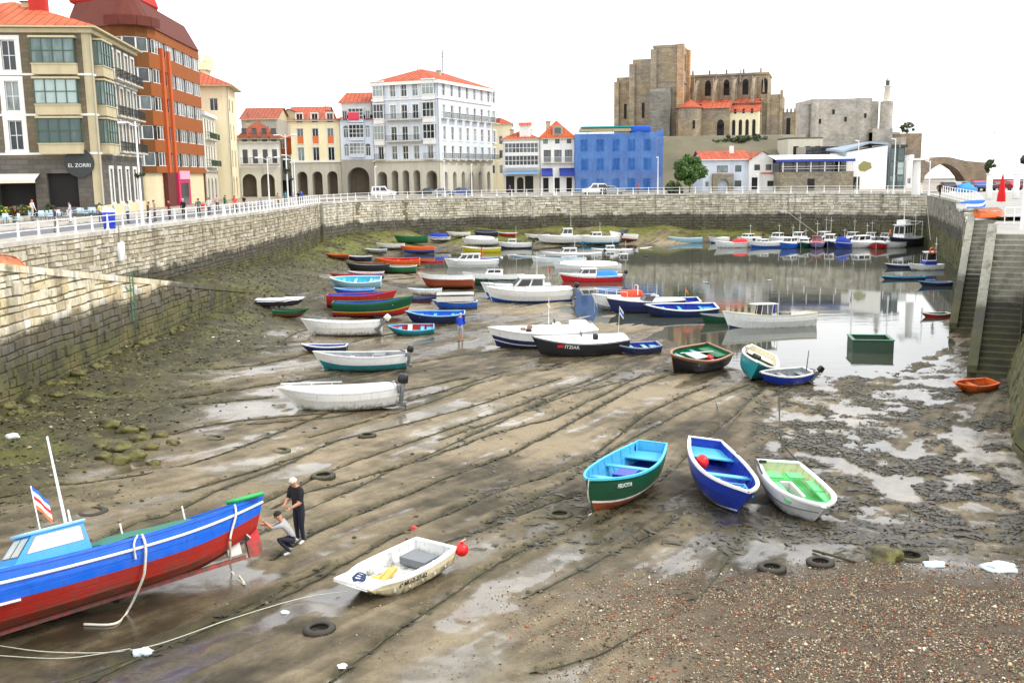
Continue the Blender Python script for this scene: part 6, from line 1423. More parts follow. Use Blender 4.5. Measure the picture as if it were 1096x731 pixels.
# --- the big blue and red fishing boat on the left
def ex(r, h):
    b = MB(); LB = paint(40, 150, 226, .35, .2)
    b.tube([h.P(t, .80, -1)+Vector((0,-.012,0)) for t in np.linspace(.0,1,24)], .035, WH, 5); b.tube([h.P(t, .80, 1)+Vector((0,.012,0)) for t in np.linspace(.0,1,24)], .035, WH, 5); b.build('rubbing_strake', r)
    b = MB()
    for sd in (1,-1): b.tube([h.P(t, .47+.0*t, sd)+Vector((0,sd*.012,0)) for t in np.linspace(.62,1,12)], .03, WH, 5)
    b.build('waterline_stripe', r)
    cabin(r, -.55, 1.05, 1.25, h.D*.98, .60, LB, glass='pale_curtain', roofm=C('ltblue'), rake=.55, n_side=1, roofo=.08)
    mast(r, -.35, h.D*.98+.62, 1.9, WH, .035); mast(r, -.45, h.D+.6, .3, WH, .03); 
    flag(r, (.2, .1, h.D+.6), [C('blue'), WH, C('red'), WH, C('orange')], .95, .75)
    cover(r, h, .22, .44, paint(30,120,100,.6,.2), .12, -.02); b = MB(); b.rbox(h.P(.03,1)*1+Vector((.25,0,.06)), (.8,.5,.10), .04, paint(40,170,90,.5,.2), 1); b.build('tarpaulin', r)
    x0 = -h.L/2; RK = C('red')
    b = MB(); b.box((x0+.42, 0, .24), (.36, .07, .62), RK); b.build('rudder', r)
    b = MB(); b.box((x0+4.4, 0, -.02), (7.4, .13, .10), RK); b.build('skeg', r)
    pr = MB()
    for k in range(3): a = k*2.094+.3; pr.box((x0+.62, .13*math.cos(a), .36+.13*math.sin(a)), (.03, .26, .13), GRY, M=Matrix.Rotation(a, 3, 'X') @ Matrix.Rotation(.5, 3, 'Y'))
    pr.cyl((x0+.5,0,.36),(x0+.8,0,.36),.05,GRY); pr.build('propeller', r)
    b = MB(); b.box((x0+.95, 0, .24), (.34, .12, .32), WHD); b.build('aperture_plate', r)
    for k in range(3): b = MB(); p = h.P(.2+.15*k, 1, 1); b.cyl((p.x, 0, p.z-.1), (p.x, 0, p.z+.35), .02, WH); b.build('post', r)
    for t, ln in ((.52, .0), (.10, 0)):
        pass
newm = newmat('pale_curtain'); bs = newm[2]; n_ = noise_tex(newm[1], 3, 3); L(newm[1], ramp(newm[1], n_, [(.3, rgb(206,206,200)), (.7, rgb(236,238,236))]).outputs[0], bs.inputs['Base Color']); bs.inputs['Roughness'].default_value = .12
HDG = 225; Lb = 9.6; d_ = Vector((math.cos(rad(HDG)), math.sin(rad(HDG)), 0)); st = ground(287, 604); ctr = st+d_*(Lb/2-.1)
boat('trawler', 'big bright blue fishing boat with red bottom, cabin and flag on the mud at left', 0, 0, Lb, 2.7, 1.12, HDG, ('dkred','blue'), 'teal', 'blue', strake='blue', wl=.50, n=22, tr=.16, bow=.03, rake=.6, sheer=.35, ssheer=.14, mid=.5, p=2.4, chine=.72, heel=19, name='fishing_boat', ex=ex, pos=ctr, deck=(.42, 'sky'), group=None, sink=.0, fl=.5, srake=.35, bowe=1.2, srise=.42)
# ================================================================== middle distance
def sb(key, label, px, py, wpx, hd, hull, inner=None, gun='white', br=.36, dr_=.18, water=False, **k):
    P = ground(px, py, water); L_ = wpx*P.y/FPX/max(.45, abs(math.cos(rad(hd)))); B = max(1.05, min(2.5, L_*br)); D = max(.45, min(1.15, L_*dr_))
    return boat(key, label, px, py, L_, B, D, hd, hull, inner, gun, water=water, **k)
BT = (0.2, .5, .74)
def exo(cowl=None, tilt=0., s=1.0, rail=False, con=None, y=0):
    def f(r, h):
        outboard(r, h, cowl, tilt, s, y)
        if rail: bow_rail(r, h)
        if con: console(r, con, h.D*.45)
    return f
def ex(r, h): outboard(r, h, BLK, .15, 1.15); bow_rail(r, h, .45, .16, WH); b = MB(); b.box((-.5,0,h.D*.75),(.5,.8,.25),WHD); b.build('seat_box', r)
sb('w16', 'long white open boat with a black outboard, nearest of the white boats on the mud', 362, 437, 124, 193, ('white','white'), 'white', deck=(.55,'white'), ex=ex, n=14, wl=.2, sheer=.3, rake=.8, name='motor_boat', thw=(.3,))
def ex(r, h): outboard(r, h, BLK, .2, .9); b = MB(); b.box((-1.0,0,h.D*.9),(.6,.9,.2),GRY); b.build('seat_box', r)
sb('w17', 'white boat with a broad teal bottom and folded gear, behind the white outboard boat', 386, 396, 100, 184, ('teal','white'), 'grey', wl=.5, ex=ex, n=12, rake=.5, name='motor_boat', thw=(.35,.6))
def ex(r, h):
    outboard(r, h, WHD, .75, 1.1); b = MB()
    for t in (.15,.35): b.cyl(h.P(t,.6,-1)+Vector((0,-.02,0)), h.P(t,.6,-1)+Vector((0,-.06,0)), .14, GRY, n=14); b.cyl(h.P(t,.6,-1)+Vector((0,-.03,0)), h.P(t,.6,-1)+Vector((0,-.07,0)), .09, WH, n=14)
    b.build('portholes', r); bow_rail(r, h, .4, .18, GRY)
sb('w18', 'white motor boat with tilted white outboard and low rails', 366, 359, 86, 183, ('white','white'), 'white', wl=.2, ex=ex, n=12, rake=.6, deck=(.5,'white'), name='motor_boat', heel=4)
sb('s19', 'small dark navy rowing boat with red bottom in front of the tilted white outboard', 347, 378, 50, 181, ('dkred','navy'), 'royal', wl=.3, thw=(.3,.6), tr=.8, thwm='royal')
sb('s20', 'small teal rowing boat with bright red inside and a white plank across', 440, 358, 50, 184, ('teal','teal'), 'red', 'sky', thw=(.25,.75), thwm='sky', n=12, heel=-12, br=.42, ex=lambda r, h: MB().box((.05,-.1,h.D*.95),(.28,1.15,.05),WHD).build('plank', r))
sb('s21', 'dark hulled rowing boat with blue inside and pale gunwale', 466, 345, 64, 181, ('black','navy'), 'blue', 'ltblue', thw=BT, thwm='sky', n=12, heel=-7)
sb('s22', 'large green rowing boat with red bottom, yellow line and blue inside', 400, 339, 86, 3, ('red','dkgreen'), 'royal', 'green', strake='green', boot='yellow', wl=.36, thw=BT, thwm='white', n=14, dr_=.18, sheer=.4, br=.3)
sb('s22b', 'dark red rowing boat lying just behind the large green one', 388, 332, 74, 3, ('dkred','dkred'), 'royal', 'red', wl=.3, thw=BT, n=10)
sb('s23', 'slim navy boat closed with a flat white cover, leftmost boat under the weedy bank', 301, 331, 52, 2, ('navy','navy'), None, 'white', wl=.2, ex=lambda r, h: cover(r, h, .03, .97, WH, .12), dr_=.12, br=.3)
sb('s23b', 'small green boat with red bottom beside the flat white-covered boat', 312, 341, 38, 0, ('red','green'), 'green', 'dkgreen', wl=.45, thw=(.5,), thwm='green')
sb('s24', 'wide pale blue boat with turquoise inside and white gunwale', 381, 310, 55, 181, ('ltblue','ltblue'), 'cyan', 'white', thw=BT, thwm='ltblue', n=12, br=.42, heel=-13)
sb('s25', 'low blue boat lying in front of the turquoise-lined boat', 379, 318, 44, 181, ('navy','blue'), 'blue', 'ltblue', thw=(.4,))
sb('s26', 'small scarlet rowing boat at the left of a red and white boat', 366, 298, 26, 180, ('red','red'), 'red', 'red', thw=(.5,), thwm='red', heel=6)
sb('s26b', 'small boat with crimson inside and white stern beside the scarlet boat', 392, 299, 38, 181, ('navy','violet'), 'dkred', 'white', thw=(.3,.6))
sb('s26c', 'black rowing boat with dark inside behind the scarlet boat', 394, 292, 46, 180, ('black','black'), 'grey', 'black', thw=(.3,.6), thwm='grey')
sb('s27', 'bright orange-red rowing boat with a pale stern', 426, 286, 47, 180, ('orange','orange'), 'red', 'orange', thw=BT, thwm='orange', heel=-7)
sb('s27c', 'dark green boat with white gunwale below the bright orange-red boat', 424, 293, 44, 178, ('dkgreen','green'), 'green', 'white', thw=(.4,))
sb('s27b', 'rusty orange skiff on the weedy slope', 361, 278, 25, 176, ('rust','rust'), 'orange', 'orange', thw=(.5,), thwm='rust')
sb('s27d', 'small navy skiff with white seats next to the rusty orange skiff', 384, 280, 28, 178, ('navy','navy'), 'grey', 'white', thw=(.3,.6))
sb('s28', 'little white rowing boat with crimson inside', 418, 267, 30, 180, ('grey','white'), 'dkred', 'white', thw=(.4,))
sb('s28b', 'vivid green long skiff behind the orange boat with a blue bottom', 440, 261, 36, 178, ('green','green'), 'green', 'green', thw=(.4,), thwm='green')
sb('s28c', 'orange boat with a blue bottom', 447, 271, 36, 180, ('blue','orange'), 'orange', 'orange', wl=.5, thw=(.3,.6), thwm='orange')
sb('s28d', 'white boat hidden under a deep blue heaped cover', 470, 260, 25, 178, ('grey','white'), None, 'white', ex=lambda r, h: cover(r, h, .1, .95, cloth(30,60,170), .6))
sb('s28e', 'tiny teal tender near the foot of the far wall', 451, 251, 13, 180, ('teal','teal'), 'teal', 'teal', br=.5)
sb('s29', 'plain white skiff lying by the far bank', 491, 255, 25, 180, ('white','white'), 'cream', 'white', thw=(.5,))
sb('s29b', 'skiff under a black cover near the far bank', 520, 254, 26, 180, ('black','navy'), None, 'grey', ex=lambda r, h: cover(r, h, .05, .95, cloth(40,40,52), .35))
sb('s29c', 'red and white skiff at the far bank below the mid wall', 543, 253, 21, 180, ('red','red'), 'white', 'white', thw=(.5,))
def ex(r, h): mast(r, -.2, h.D, 2.6); outboard(r, h, BLK, .3, 1, .3); cabin(r, -.2, 1.2, h.B*.6, h.D, .55, WH, n_side=1)
sb('s30', 'white sailing dinghy with dark bottom, mast and black outboard', 551, 266, 36, 181, ('navy','white'), 'white', 'white', wl=.4, ex=ex, deck=(.45,'white'), name='motor_boat')
sb('s30b', 'white motor boat with white cover behind the yellow boat', 514, 263, 38, 180, ('white','white'), None, 'white', ex=lambda r, h: cover(r, h, .1, .9, WHD, .5), name='motor_boat')
sb('s30c', 'olive yellow boat with white deck', 515, 270, 42, 180, ('yellow','yellow'), 'yellow', 'white', wl=.2, thw=(.3,.6), deck=(.6,'white'))
sb('s30d', 'small royal blue boat between the yellow boat and the white cabin cruiser', 526, 277, 24, 0, ('blue','royal'), 'blue', 'blue', thw=(.5,), thwm='blue')
def ex(r, h): cabin(r, -1.0, 2.0, h.B*.72, h.D, .75, WH, n_side=3, rake=.9); b = MB(); b.rbox((-1.2,-.3,h.D+.9),(.16,.2,1.2),.05,cloth(214,50,40),1); b.build('rolled_sail', r); outboard(r, h, WHD, .4, .9)
sb('c31', 'white cabin cruiser with dark wrap-around windows and a red rolled sail', 505, 286, 58, 183, ('white','white'), 'white', 'white', wl=.2, ex=ex, deck=(.0,'white'), dr_=.17, name='cabin_cruiser', n=12)
sb('c32', 'heavy white-topped boat heeled over to show its broad dark red bottom', 477, 309, 60, 172, ('rust','white'), None, 'white', wl=.66, deck=(.0,'white'), dr_=.26, heel=14, n=12, rock=.4, rake=.7, name='fishing_boat')
sb('c32b', 'white-topped boat with dark green bottom behind the white cruiser pair', 528, 305, 66, 174, ('dkgreen','white'), None, 'white', wl=.6, deck=(.0,'white'), heel=8, n=12, ex=lambda r, h: cabin(r, -.9, .8, h.B*.55, h.D, .5, WH, n_side=2), name='motor_boat')
def ex(r, h): cabin(r, -1.3, 1.7, h.B*.7, h.D, 1.05, WH, n_side=2, rake=1.0, glass='dark_glass'); mast(r, -.7, h.D+1, 2.2, cross=.8); bow_rail(r, h, .55, .4, GRY); outboard(r, h, BLK, .3, 1.15); flag(r, (-1.6,.4,h.D+.9), [C('red'),C('orange'),C('red')], 1.0, .5)
sb('c33', 'white cabin cruiser with smoked windows and blue bottom, nearer of a moored pair', 566, 323, 92, 184, ('blue','white'), 'white', 'white', wl=.28, ex=ex, deck=(.0,'white'), dr_=.19, n=14, name='cabin_cruiser', heel=-3)
sb('c33b', 'long low white motor boat lying alongside the smoked-window cruiser', 552, 317, 74, 184, ('blue','white'), 'white', 'white', wl=.25, ex=lambda r, h: bow_rail(r, h, .5, .4, GRY), deck=(.3,'white'), n=12, name='motor_boat')
def ex(r, h):
    b = MB(); q = [(x, y, h.D+.55+.12*math.cos(y*1.3)) for x in (-1.5,1.4) for y in (-.8,-.3,.3,.8)]; b.add(q, [(j,j+1,5+j,4+j) for j in range(3)], WHD, True); b.add([(x,y,z+.05) for x,y,z in q], [(j,j+1,5+j,4+j) for j in range(3)], WHD, True)
    for sd in (-.82,.82): b.quad((-1.5,sd,h.D+.5),(1.4,sd,h.D+.5),(1.4,sd,h.D+.1),(-1.5,sd,h.D+.12), WHD)
    for x in (-1.4,1.3):
        for y in (-.78,.78): b.cyl((x,y,h.D*.8),(x,y,h.D+.55),.025,GRY)
    b.build('awning', r)
sb('c34', 'blue boat under a white canvas awning', 487, 330, 48, 181, ('blue','blue'), 'blue', 'white', ex=ex, wl=.2)
sb('s34b', 'short navy boat with red bottom next to the awning boat', 453, 324, 30, 0, ('red','navy'), 'blue', 'navy', wl=.45, thw=(.5,), thwm='blue')
def excab(x0=-.9, x1=1.0, hh=.9, m=0, glass='dark_glass', wall=None, out=True, ns=2, cov=None):
    def f(r, h):
        cabin(r, x0, x1, h.B*.62, h.D, hh*.8, wall or WH, glass, n_side=ns, rake=.5)
        if m: mast(r, x0+.2, h.D+hh, m, cross=.6)
        if out: outboard(r, h, BLK, .3)
        if cov: cover(r, h, .04, .32, cov, .35)
    return f
sb('c35', 'white cruiser with navy bottom among the crowd of white boats in mid harbour', 612, 272, 64, 183, ('navy','white'), None, 'white', deck=(.0,'white'), ex=excab(-.6,1.6,.9,1.8), name='cabin_cruiser', n=12, wl=.3)
sb('c35b', 'white boat with a tall white wheelhouse at the back of the mid-harbour crowd', 604, 262, 58, 182, ('grey','white'), None, 'white', deck=(.0,'white'), ex=excab(-1.2,.6,1.4,2.2), name='cabin_cruiser', wl=.2)
sb('c35c', 'white motor boat wearing a full grey-white cover behind the red-hulled boat', 628, 287, 72, 184, ('white','white'), None, 'white', ex=lambda r, h: (cover(r, h, .05, .9, WHD, .55), mast(r, .4, h.D, 2.0)), name='motor_boat', n=12)
def ex(r, h): excab(-.6,1.3,.85,1.8,ns=2)(r, h); cover(r, h, .08, .42, cloth(40,130,220), .5); bow_rail(r, h, .6, .3)
sb('c35d', 'bright red-hulled boat with white top band, small cabin and sky blue tarpaulin', 632, 300, 62, 181, ('red','red'), None, 'white', strake='white', ts=.0 if False else .8, deck=(.0,'white'), ex=ex, name='motor_boat', n=12, wl=.2) if False else boat('c35d', 'bright red-hulled boat with white top, small cabin and sky blue tarpaulin', 632, 301, 6.3, 2.1, 1.05, 181, ('red','red'), None, 'white', strake='white', deck=(.0,'white'), ex=ex, name='motor_boat', n=12, wl=.2, dr=.25)
sb('c36', 'white boat with red waterline beside the red speedboat', 655, 268, 44, 182, ('red','white'), None, 'white', wl=.5, deck=(.0,'white'), ex=excab(-.3,1.2,.7,1.6,out=True), name='motor_boat')
sb('c36b', 'white and red speedboat with sloping dark windscreen sitting high on the far bank', 666, 253, 30, 215, ('red','white'), None, 'white', wl=.3, deck=(.0,'white'), ex=lambda r, h: windscreen(r, .6, h.B*.8, h.D, .7, .6), name='speedboat', trim=-6)
sb('c36c', 'red boat with white deck and a dark bottom line right of the speedboat', 682, 266, 32, 2, ('red','dkred'), 'white', 'white', wl=.2, thw=(.4,), deck=(.6,'white'))
sb('s36d', 'short navy blue boat with white gunwale next to an orange life ring', 696, 264, 18, 0, ('navy','royal'), 'blue', 'white', thw=(.5,))
sb('s37', 'grey-blue skiff pulled up by the far wall', 711, 250, 17, 180, ('grey','ltblue'), 'ltblue', 'ltblue', thw=(.5,))
sb('s37b', 'pale sky blue open boat, nearer of two lying together by the far bank', 733, 260, 36, 176, ('ltblue','ltblue'), 'ltblue', 'white', thw=BT, thwm='white', water=True)
sb('s37c', 'white open boat half hidden by the pale sky blue one', 741, 255, 34, 176, ('white','white'), 'ltblue', 'white', thw=(.5,), water=True)
# the moored row below the far wall, from left to right
def row(key, lab, px, py, w, hd, hull, L_=5.2, **k): 
    py += 3; P = ground(px, py, True); return boat(key, lab, px, py, L_, max(1.5, min(2.2, w*P.y/FPX*.95)), .95, hd, hull, None, 'white', water=True, deck=(.0,'white'), name=k.pop('name','motor_boat'), group='boats moored in a row below the far wall', **k)
row('r1', 'white boat with a red tarpaulin, first of the row below the far wall', 784, 262, 40, 182, ('white','white'), ex=lambda r, h: (cover(r, h, .1, .5, cloth(200,40,44), .5), outboard(r, h, BLK, .1)))
row('r1b', 'small blue and white boat at the left end of the moored row', 768, 257, 20, 200, ('blue','white'), L_=3.2)
row('r2', 'white boat with blue stern quarter between the red tarpaulin and the wide blue hull', 819, 262, 24, 192, ('blue','white'), ex=excab(-.2,1.3,.5,0,out=True), wl=.5)
row('r3', 'wide bright blue hulled boat with a white cabin in the moored row', 845, 263, 24, 225, ('blue','blue'), ex=excab(-1,1,.9,1.6))
row('r4', 'dark green hulled boat with white top in the moored row', 861, 262, 18, 240, ('dkgreen','dkgreen'), ex=excab(-.8,.8,.6,1.3), strake='white')
row('r5', 'dark boat with maroon cabin door in the moored row', 874, 262, 18, 250, ('navy','violet'), ex=excab(-.9,.9,1.0,2.0,wall=C('dkred')), strake='white')
row('r6', 'navy boat with white wheelhouse and light mast in the moored row', 888, 261, 18, 245, ('navy','navy'), ex=excab(-.9,.9,1.2,2.2), strake='white')
row('r7', 'royal blue boat topped by a bundled blue cover in the moored row', 902, 263, 22, 235, ('blue','royal'), ex=lambda r, h: (excab(-.9,.6,.8,1.2)(r, h), cover(r, h, .4, .8, cloth(24,60,170), .9)))
row('r8', 'white cruiser with dark windscreen band in the moored row', 921, 262, 30, 205, ('white','white'), L_=5.6, ex=excab(-1.3,1.3,1.1,1.5,ns=2), name='cabin_cruiser')
row('r9', 'small white boat with vivid red bottom in the moored row', 940, 263, 18, 240, ('red','red'), L_=4, strake='white', ex=lambda r, h: cover(r, h, .1, .6, WHD, .3), wl=.4)
row('r10', 'white boat with violet canopy beside the dark trawler', 957, 262, 28, 210, ('white','white'), ex=lambda r, h: (excab(-1,1,.7,0,out=False)(r, h), cover(r, h, .05, .35, cloth(120,90,140), .6)))
def ex(r, h):
    cabin(r, -1.0, 1.6, 1.7, h.D, 1.9, WH, n_side=3, rake=.25, roofo=.25); b = MB(); b.box((.3,0,h.D+2.3),(1.4,1.3,.55),WH); b.build('flying_bridge', r)
    mast(r, .2, h.D+2, 3.6, WH, .06, cross=1.6); mast(r, -3.2, h.D, 3.0, WH, .05, cross=2.0); b = MB()
    for y in (-1,1): b.cyl((-3.2,y,h.D),(-3.2,y,h.D+2.3),.04,WH); b.cyl((-1.2,y,h.D+1.9),(-3.2,y,h.D+2.3),.035,WH)
    b.build('stern_gallows', r); b = MB(); b.tube([(2.2+.32*math.cos(a)*.2,-.9,h.D+.9+.32*math.sin(a)) for a in np.linspace(0,6.28,13)[:-1]],.08,C('orange'),6,closed=True); b.build('life_ring', r); bow_rail(r, h, .6, .5)
boat('r11', 'dark hulled fishing trawler with white wheelhouse, masts and gallows moored in the far right corner', 967, 264, 8.0, 2.8, 1.6, 222, ('navy','black'), None, 'grey', water=True, deck=(.0,'grey'), ex=ex, strake='navy', name='fishing_boat', group=None, dr=.5, n=14)
# second rank of the moored row and more of the mid-harbour crowd
for i_, (px, lab, hl, w_, f_) in enumerate(((800,'white boat with sky blue stripe tucked behind the red tarpaulin boat',('sky','white'),22,excab(-.8,.8,.7,1.4)),(832,'small white boat with teal bottom squeezed behind the blue and white one',('teal','white'),18,excab(-.7,.9,.9,1.2)),(854,'white boat with tall mast behind the wide blue hull',('white','white'),20,excab(-1,.7,1.0,2.6)),(881,'white boat with red bottom behind the maroon cabin boat',('red','white'),18,excab(-.8,.9,1.1,2.0)),(912,'navy boat with white cabin top behind the bundled blue cover',('navy','navy'),22,excab(-.9,.8,1.0,1.8)),(932,'white boat with sky blue bottom behind the white cruiser',('sky','white'),20,excab(-.8,.8,.9,1.6)),(948,'grey boat with light mast behind the vivid red bottom boat',('black','grey'),18,excab(-.8,.7,.8,2.4)))):
    row('rb%d' % i_, lab, px, 257, w_, 215+12*(i_%3), hl, L_=4.6, ex=f_)
sb('x1', 'white motor boat with low cabin right of the tall wheelhouse boat', 640, 262, 46, 184, ('sky','white'), None, 'white', deck=(.0,'white'), ex=excab(-.5,1.3,.8,1.4), name='motor_boat')
sb('x2', 'white open boat wedged in front of the navy bottom cruiser', 598, 280, 58, 183, ('white','white'), 'ltblue', 'white', thw=BT, name='motor_boat')
sb('x3', 'white boat with crimson stripe among the mid-harbour crowd at right', 668, 275, 40, 185, ('red','white'), None, 'white', deck=(.0,'white'), wl=.35, ex=excab(-.4,1.0,.8,1.6), name='motor_boat')
sb('x4', 'small white skiff between the sailing dinghy and the far bank', 575, 256, 26, 182, ('grey','white'), 'cream', 'white', thw=(.5,))
sb('x5', 'pale blue skiff in front of the sailing dinghy', 566, 275, 34, 183, ('ltblue','ltblue'), 'sky', 'white', thw=(.4,))
sb('x6', 'red skiff between the orange-red boat and the white cruiser', 462, 281, 26, 180, ('red','red'), 'dkred', 'red', thw=(.5,), thwm='red')
sb('x7', 'small brown rowing boat left of the bright orange-red boat', 396, 286, 28, 178, ('brown','brown'), 'rust', 'brown', thw=(.5,), thwm='brown')
sb('x8', 'grey skiff near the weedy slope behind the rusty orange one', 402, 272, 24, 178, ('grey','grey'), 'ltblue', 'white', thw=(.5,))
sb('x9', 'white rowing boat beside the blue and red short boat', 455, 316, 36, 182, ('white','white'), 'ltblue', 'white', thw=(.3,.6))
# right-hand side, below the quay wall
def ex(r, h):
    cabin(r, -1.0, .2, 1.0, h.D, 1.35, WH, n_side=1, rake=.15); b = MB(); b.box((-.4,0,h.D+.22),(1.25,1.05,.42),C('royal')); b.build('cabin_base', r); mast(r, -1.1, h.D, 2.9, WH, .04, cross=.5); b = MB(); b.tube([(-.4+.3*math.cos(a),-.62 if False else .62,h.D+1.55+.3*math.sin(a)) for a in np.linspace(0,6.28,13)[:-1]],.09,C('orange'),6,closed=True); b.build('life_ring', r)
sb('q1', 'small white fishing boat with blue-based wheelhouse and orange life ring on the right', 990, 289, 38, 184, ('grey','white'), None, 'white', water=True, deck=(.0,'white'), ex=ex, name='fishing_boat', dr_=.2, n=12)
sb('q2', 'dark grey-hulled boat with white gunwale behind the small white fishing boat', 963, 287, 32, 176, ('black','navy'), 'grey', 'white', water=True, thw=(.5,))
sb('q3', 'long low dark blue skiff at the right of the harbour', 966, 299, 46, 178, ('navy','navy'), 'navy', 'sky', water=True, thw=BT, thwm='navy', dr_=.10, br=.24)
sb('q4', 'dark blue boat with orange-red inside against the right wall', 1000, 306, 36, 184, ('black','navy'), 'orange', 'sky', water=True, thw=(.3,.6), thwm='red', br=.42)
sb('q5', 'small red-hulled boat with green inside and white gunwale near the far stairs', 1000, 339, 31, 188, ('dkred','red'), 'green', 'white', water=True, thw=(.3,.6), thwm='green', br=.46)
boat('q6', 'bright orange plastic dinghy below the nearest stairs', 1041, 419, 2.3, 1.15, .42, 200, ('orange','orange'), 'orange', 'orange', thw=(.5,), thwm='orange', n=12, tr=.75, bow=.2, heel=-6, floorm='rust', stern=False, gw=.07, name='dinghy', group=None)
# around the water's edge
def ex(r, h): b = MB(); b.box((-.1,0,h.D*.92),(.95,.8,.05),WHD); b.build('plank', r); b = MB(); b.rbox((-1.5,0,h.D*.93),(.9,1.3,.06),.03,C('green'),1); b.build('stern_seat', r); b = MB(); b.rbox((-.9,.3,h.D*.75),(.4,.4,.3),.06,C('red'),1); b.build('fuel_can', r); b = MB(); b.cyl((-1.4,.1,h.D),( .9,-.35,h.D+.06),.03,WHD); b.build('oar', r)
boat('m6', 'dark boat with brown gunwale, vivid green inside and white plank', 741, 396, 4.3, 2.2, .95, 222, ('black','black'), 'green', 'brown', strake='brown', thw=(.3,.66), thwm='ltblue', n=14, heel=-13, ex=ex, stern=False, floorm='dkgreen', tr=.8, gw=.09)
def ex(r, h): b = MB(); b.box((-.2,.1,h.D*.6),(.9,.6,.3),paint(30,170,120,.4,.15)); b.build('fish_box', r); b = MB(); b.rbox((-1.2,-.2,h.D*.7),(.4,.5,.4),.06,BLK,1); b.build('engine_box', r); b = MB(); b.tube([(-1.2,-.85,h.D+.05),(-.2,-.95,h.D+.2),(.9,-.7,h.D+.2)],.03,GRY); b.build('oar', r); cover(r, h, .84, .97, WHD, .03, .0)
boat('m7', 'cream-decked boat with teal hull heeled far over at the edge of the water', 805, 402, 4.8, 2.0, .95, 252, ('teal','teal'), 'cream', 'white', n=14, heel=-24, thw=(.7,), ex=ex, tr=.7, gw=.10, fl=.5, sink=.12)
boat('m8', 'royal blue boat with a raised black outboard beside the teal-hulled boat', 838, 411, 2.9, 1.3, .65, 200, ('navy','royal'), 'grey', 'white', n=12, heel=-8, thw=(.5,), thwm='grey', ex=lambda r, h: (outboard(r, h, BLK, .7, .85), mast(r, -1.3, h.D, 1.1, GRY, .035)))
def ex(r, h):
    windscreen(r, .75, 1.5, h.D, .75, .15, WH); b = MB(); b.box((.3,0,h.D+.78),(1.6,1.35,.05),WH); 
    for x in (-.45,.3): 
        for y in (-.66,.66): b.cyl((x,y,h.D),(x,y,h.D+.78),.025,WH)
    b.build('canopy_frame', r); b = MB(); b.box((-.3,-.78,h.D+.28),(1.2,.06,.5),C('royal')); b.build('side_curtain', r); b = MB(); b.rbox((-1.2,0,h.D*.95),(.8,.7,.5),.08,GRY,1); b.build('engine_box', r)
boat('m9', 'white launch with square glazed canopy and blue side curtain afloat at the water edge', 822, 349, 6.6, 2.2, 1.15, 190, ('navy','white'), 'white', 'cream', n=14, wl=.22, ex=ex, deck=(.55,'white'), sheer=.35, name='launch', heel=4)
boat('m9b', 'dark green hulled boat peeping out left of the white launch', 774, 345, 3.6, 1.5, .8, 195, ('dkgreen','dkgreen'), 'grey', 'grey', n=10, thw=(.5,), thwm='grey')
boat('m10', 'navy open boat with bright blue inside, front of the pair left of the launch', 728, 338, 5.4, 2.0, .9, 183, ('black','navy'), 'royal', 'white', n=14, thw=BT, thwm='sky', heel=-9, gw=.09)
boat('m11', 'open boat with deep blue inside and a small flag behind the navy open boat', 716, 329, 4.8, 1.9, .85, 183, ('navy','royal'), 'royal', 'white', n=12, thw=BT, thwm='royal', heel=-8, ex=lambda r, h: flag(r, (-1.2,.3,h.D*.8), [C('red'),C('yellow'),C('red')], 1.3, .6), gw=.08)
boat('m12', 'navy boat with long white foredeck reaching left of the blue open boats', 690, 334, 6.0, 2.0, 1.0, 186, ('navy','navy'), 'white', 'white', n=12, deck=(.35,'white'), wl=.25, ex=lambda r, h: windscreen(r, .3, 1.5, h.D, .4))
def ex(r, h): bow_rail(r, h, .5, .45, WH); b = MB(); b.rbox((-.6,0,h.D+.25),(1.6,1.2,.5),.15,cloth(226,80,50),2); b.build('orange_cover', r); b = MB(); b.tube([(-.9,-.7,h.D+.2),(-1.0,-.4,h.D+.9),(-1.0,.4,h.D+.9),(-.9,.7,h.D+.2)],.03,WH); b.build('roll_bar', r)
boat('m13', 'white boat with tall bow rail and an orange-red cover', 668, 331, 5.2, 2.0, 1.1, 188, ('grey','white'), 'white', 'white', n=12, deck=(.3,'white'), ex=ex, name='motor_boat')
def ex(r, h): [MB().rbox((x,y,h.D+.14),(.34,.2,.22),.05,m_,1).build('deck_box', r) for x,y,m_ in ((1.2,.2,C('brown')),(.7,-.3,C('brown')),(.9,.5,BLK))]; console(r, -.9, h.D*.8); mast(r, -.4, h.D, 2.0, WH, .03, cross=1.0); b = MB(); b.box((-2.3,0,h.D+.2),(1.0,1.3,.4),WH); b.build('engine_box', r)
boat('m14', 'white-decked motor boat with navy sides, far boat of the mid-mud pair', 580, 371, 6.6, 2.3, 1.1, 189, ('navy','navy'), 'white', 'white', n=14, deck=(.0,'white'), ex=ex, wl=.3, strake='white', ts=.58, name='motor_boat', heel=-5, boot='white')
def ex(r, h):
    console(r, -.2, h.D*.6); b = MB(); b.rbox((-.9,.1,h.D*.9),(.3,.3,.9),.08,BLK,1); b.build('seat', r); b = MB()
    b.tube([h.P(t,.55,-1)+Vector((0,-.03,0)) for t in np.linspace(.05,.98,14)],.05,WH,5); b.build('white_strake', r); hull_text(r, h, 'ITZIAR', .28, .62, .80, WH); b = MB(); p = h.P(.74,.80,1); b.box(p+Vector((0,.05,0)),(.35,.03,.16),C('red')); b.build('pennant_mark', r); flag(r, (-2.3,.0,h.D), [WH,C('blue'),WH], 1.9, .7)
boat('m15', 'black-hulled motor boat with long white strake, front boat of the mid-mud pair', 620, 379, 5.6, 2.0, 1.0, 190, ('black','black'), 'white', 'grey', n=14, deck=(.0,'white'), ex=ex, wl=.3, name='motor_boat', heel=-8)
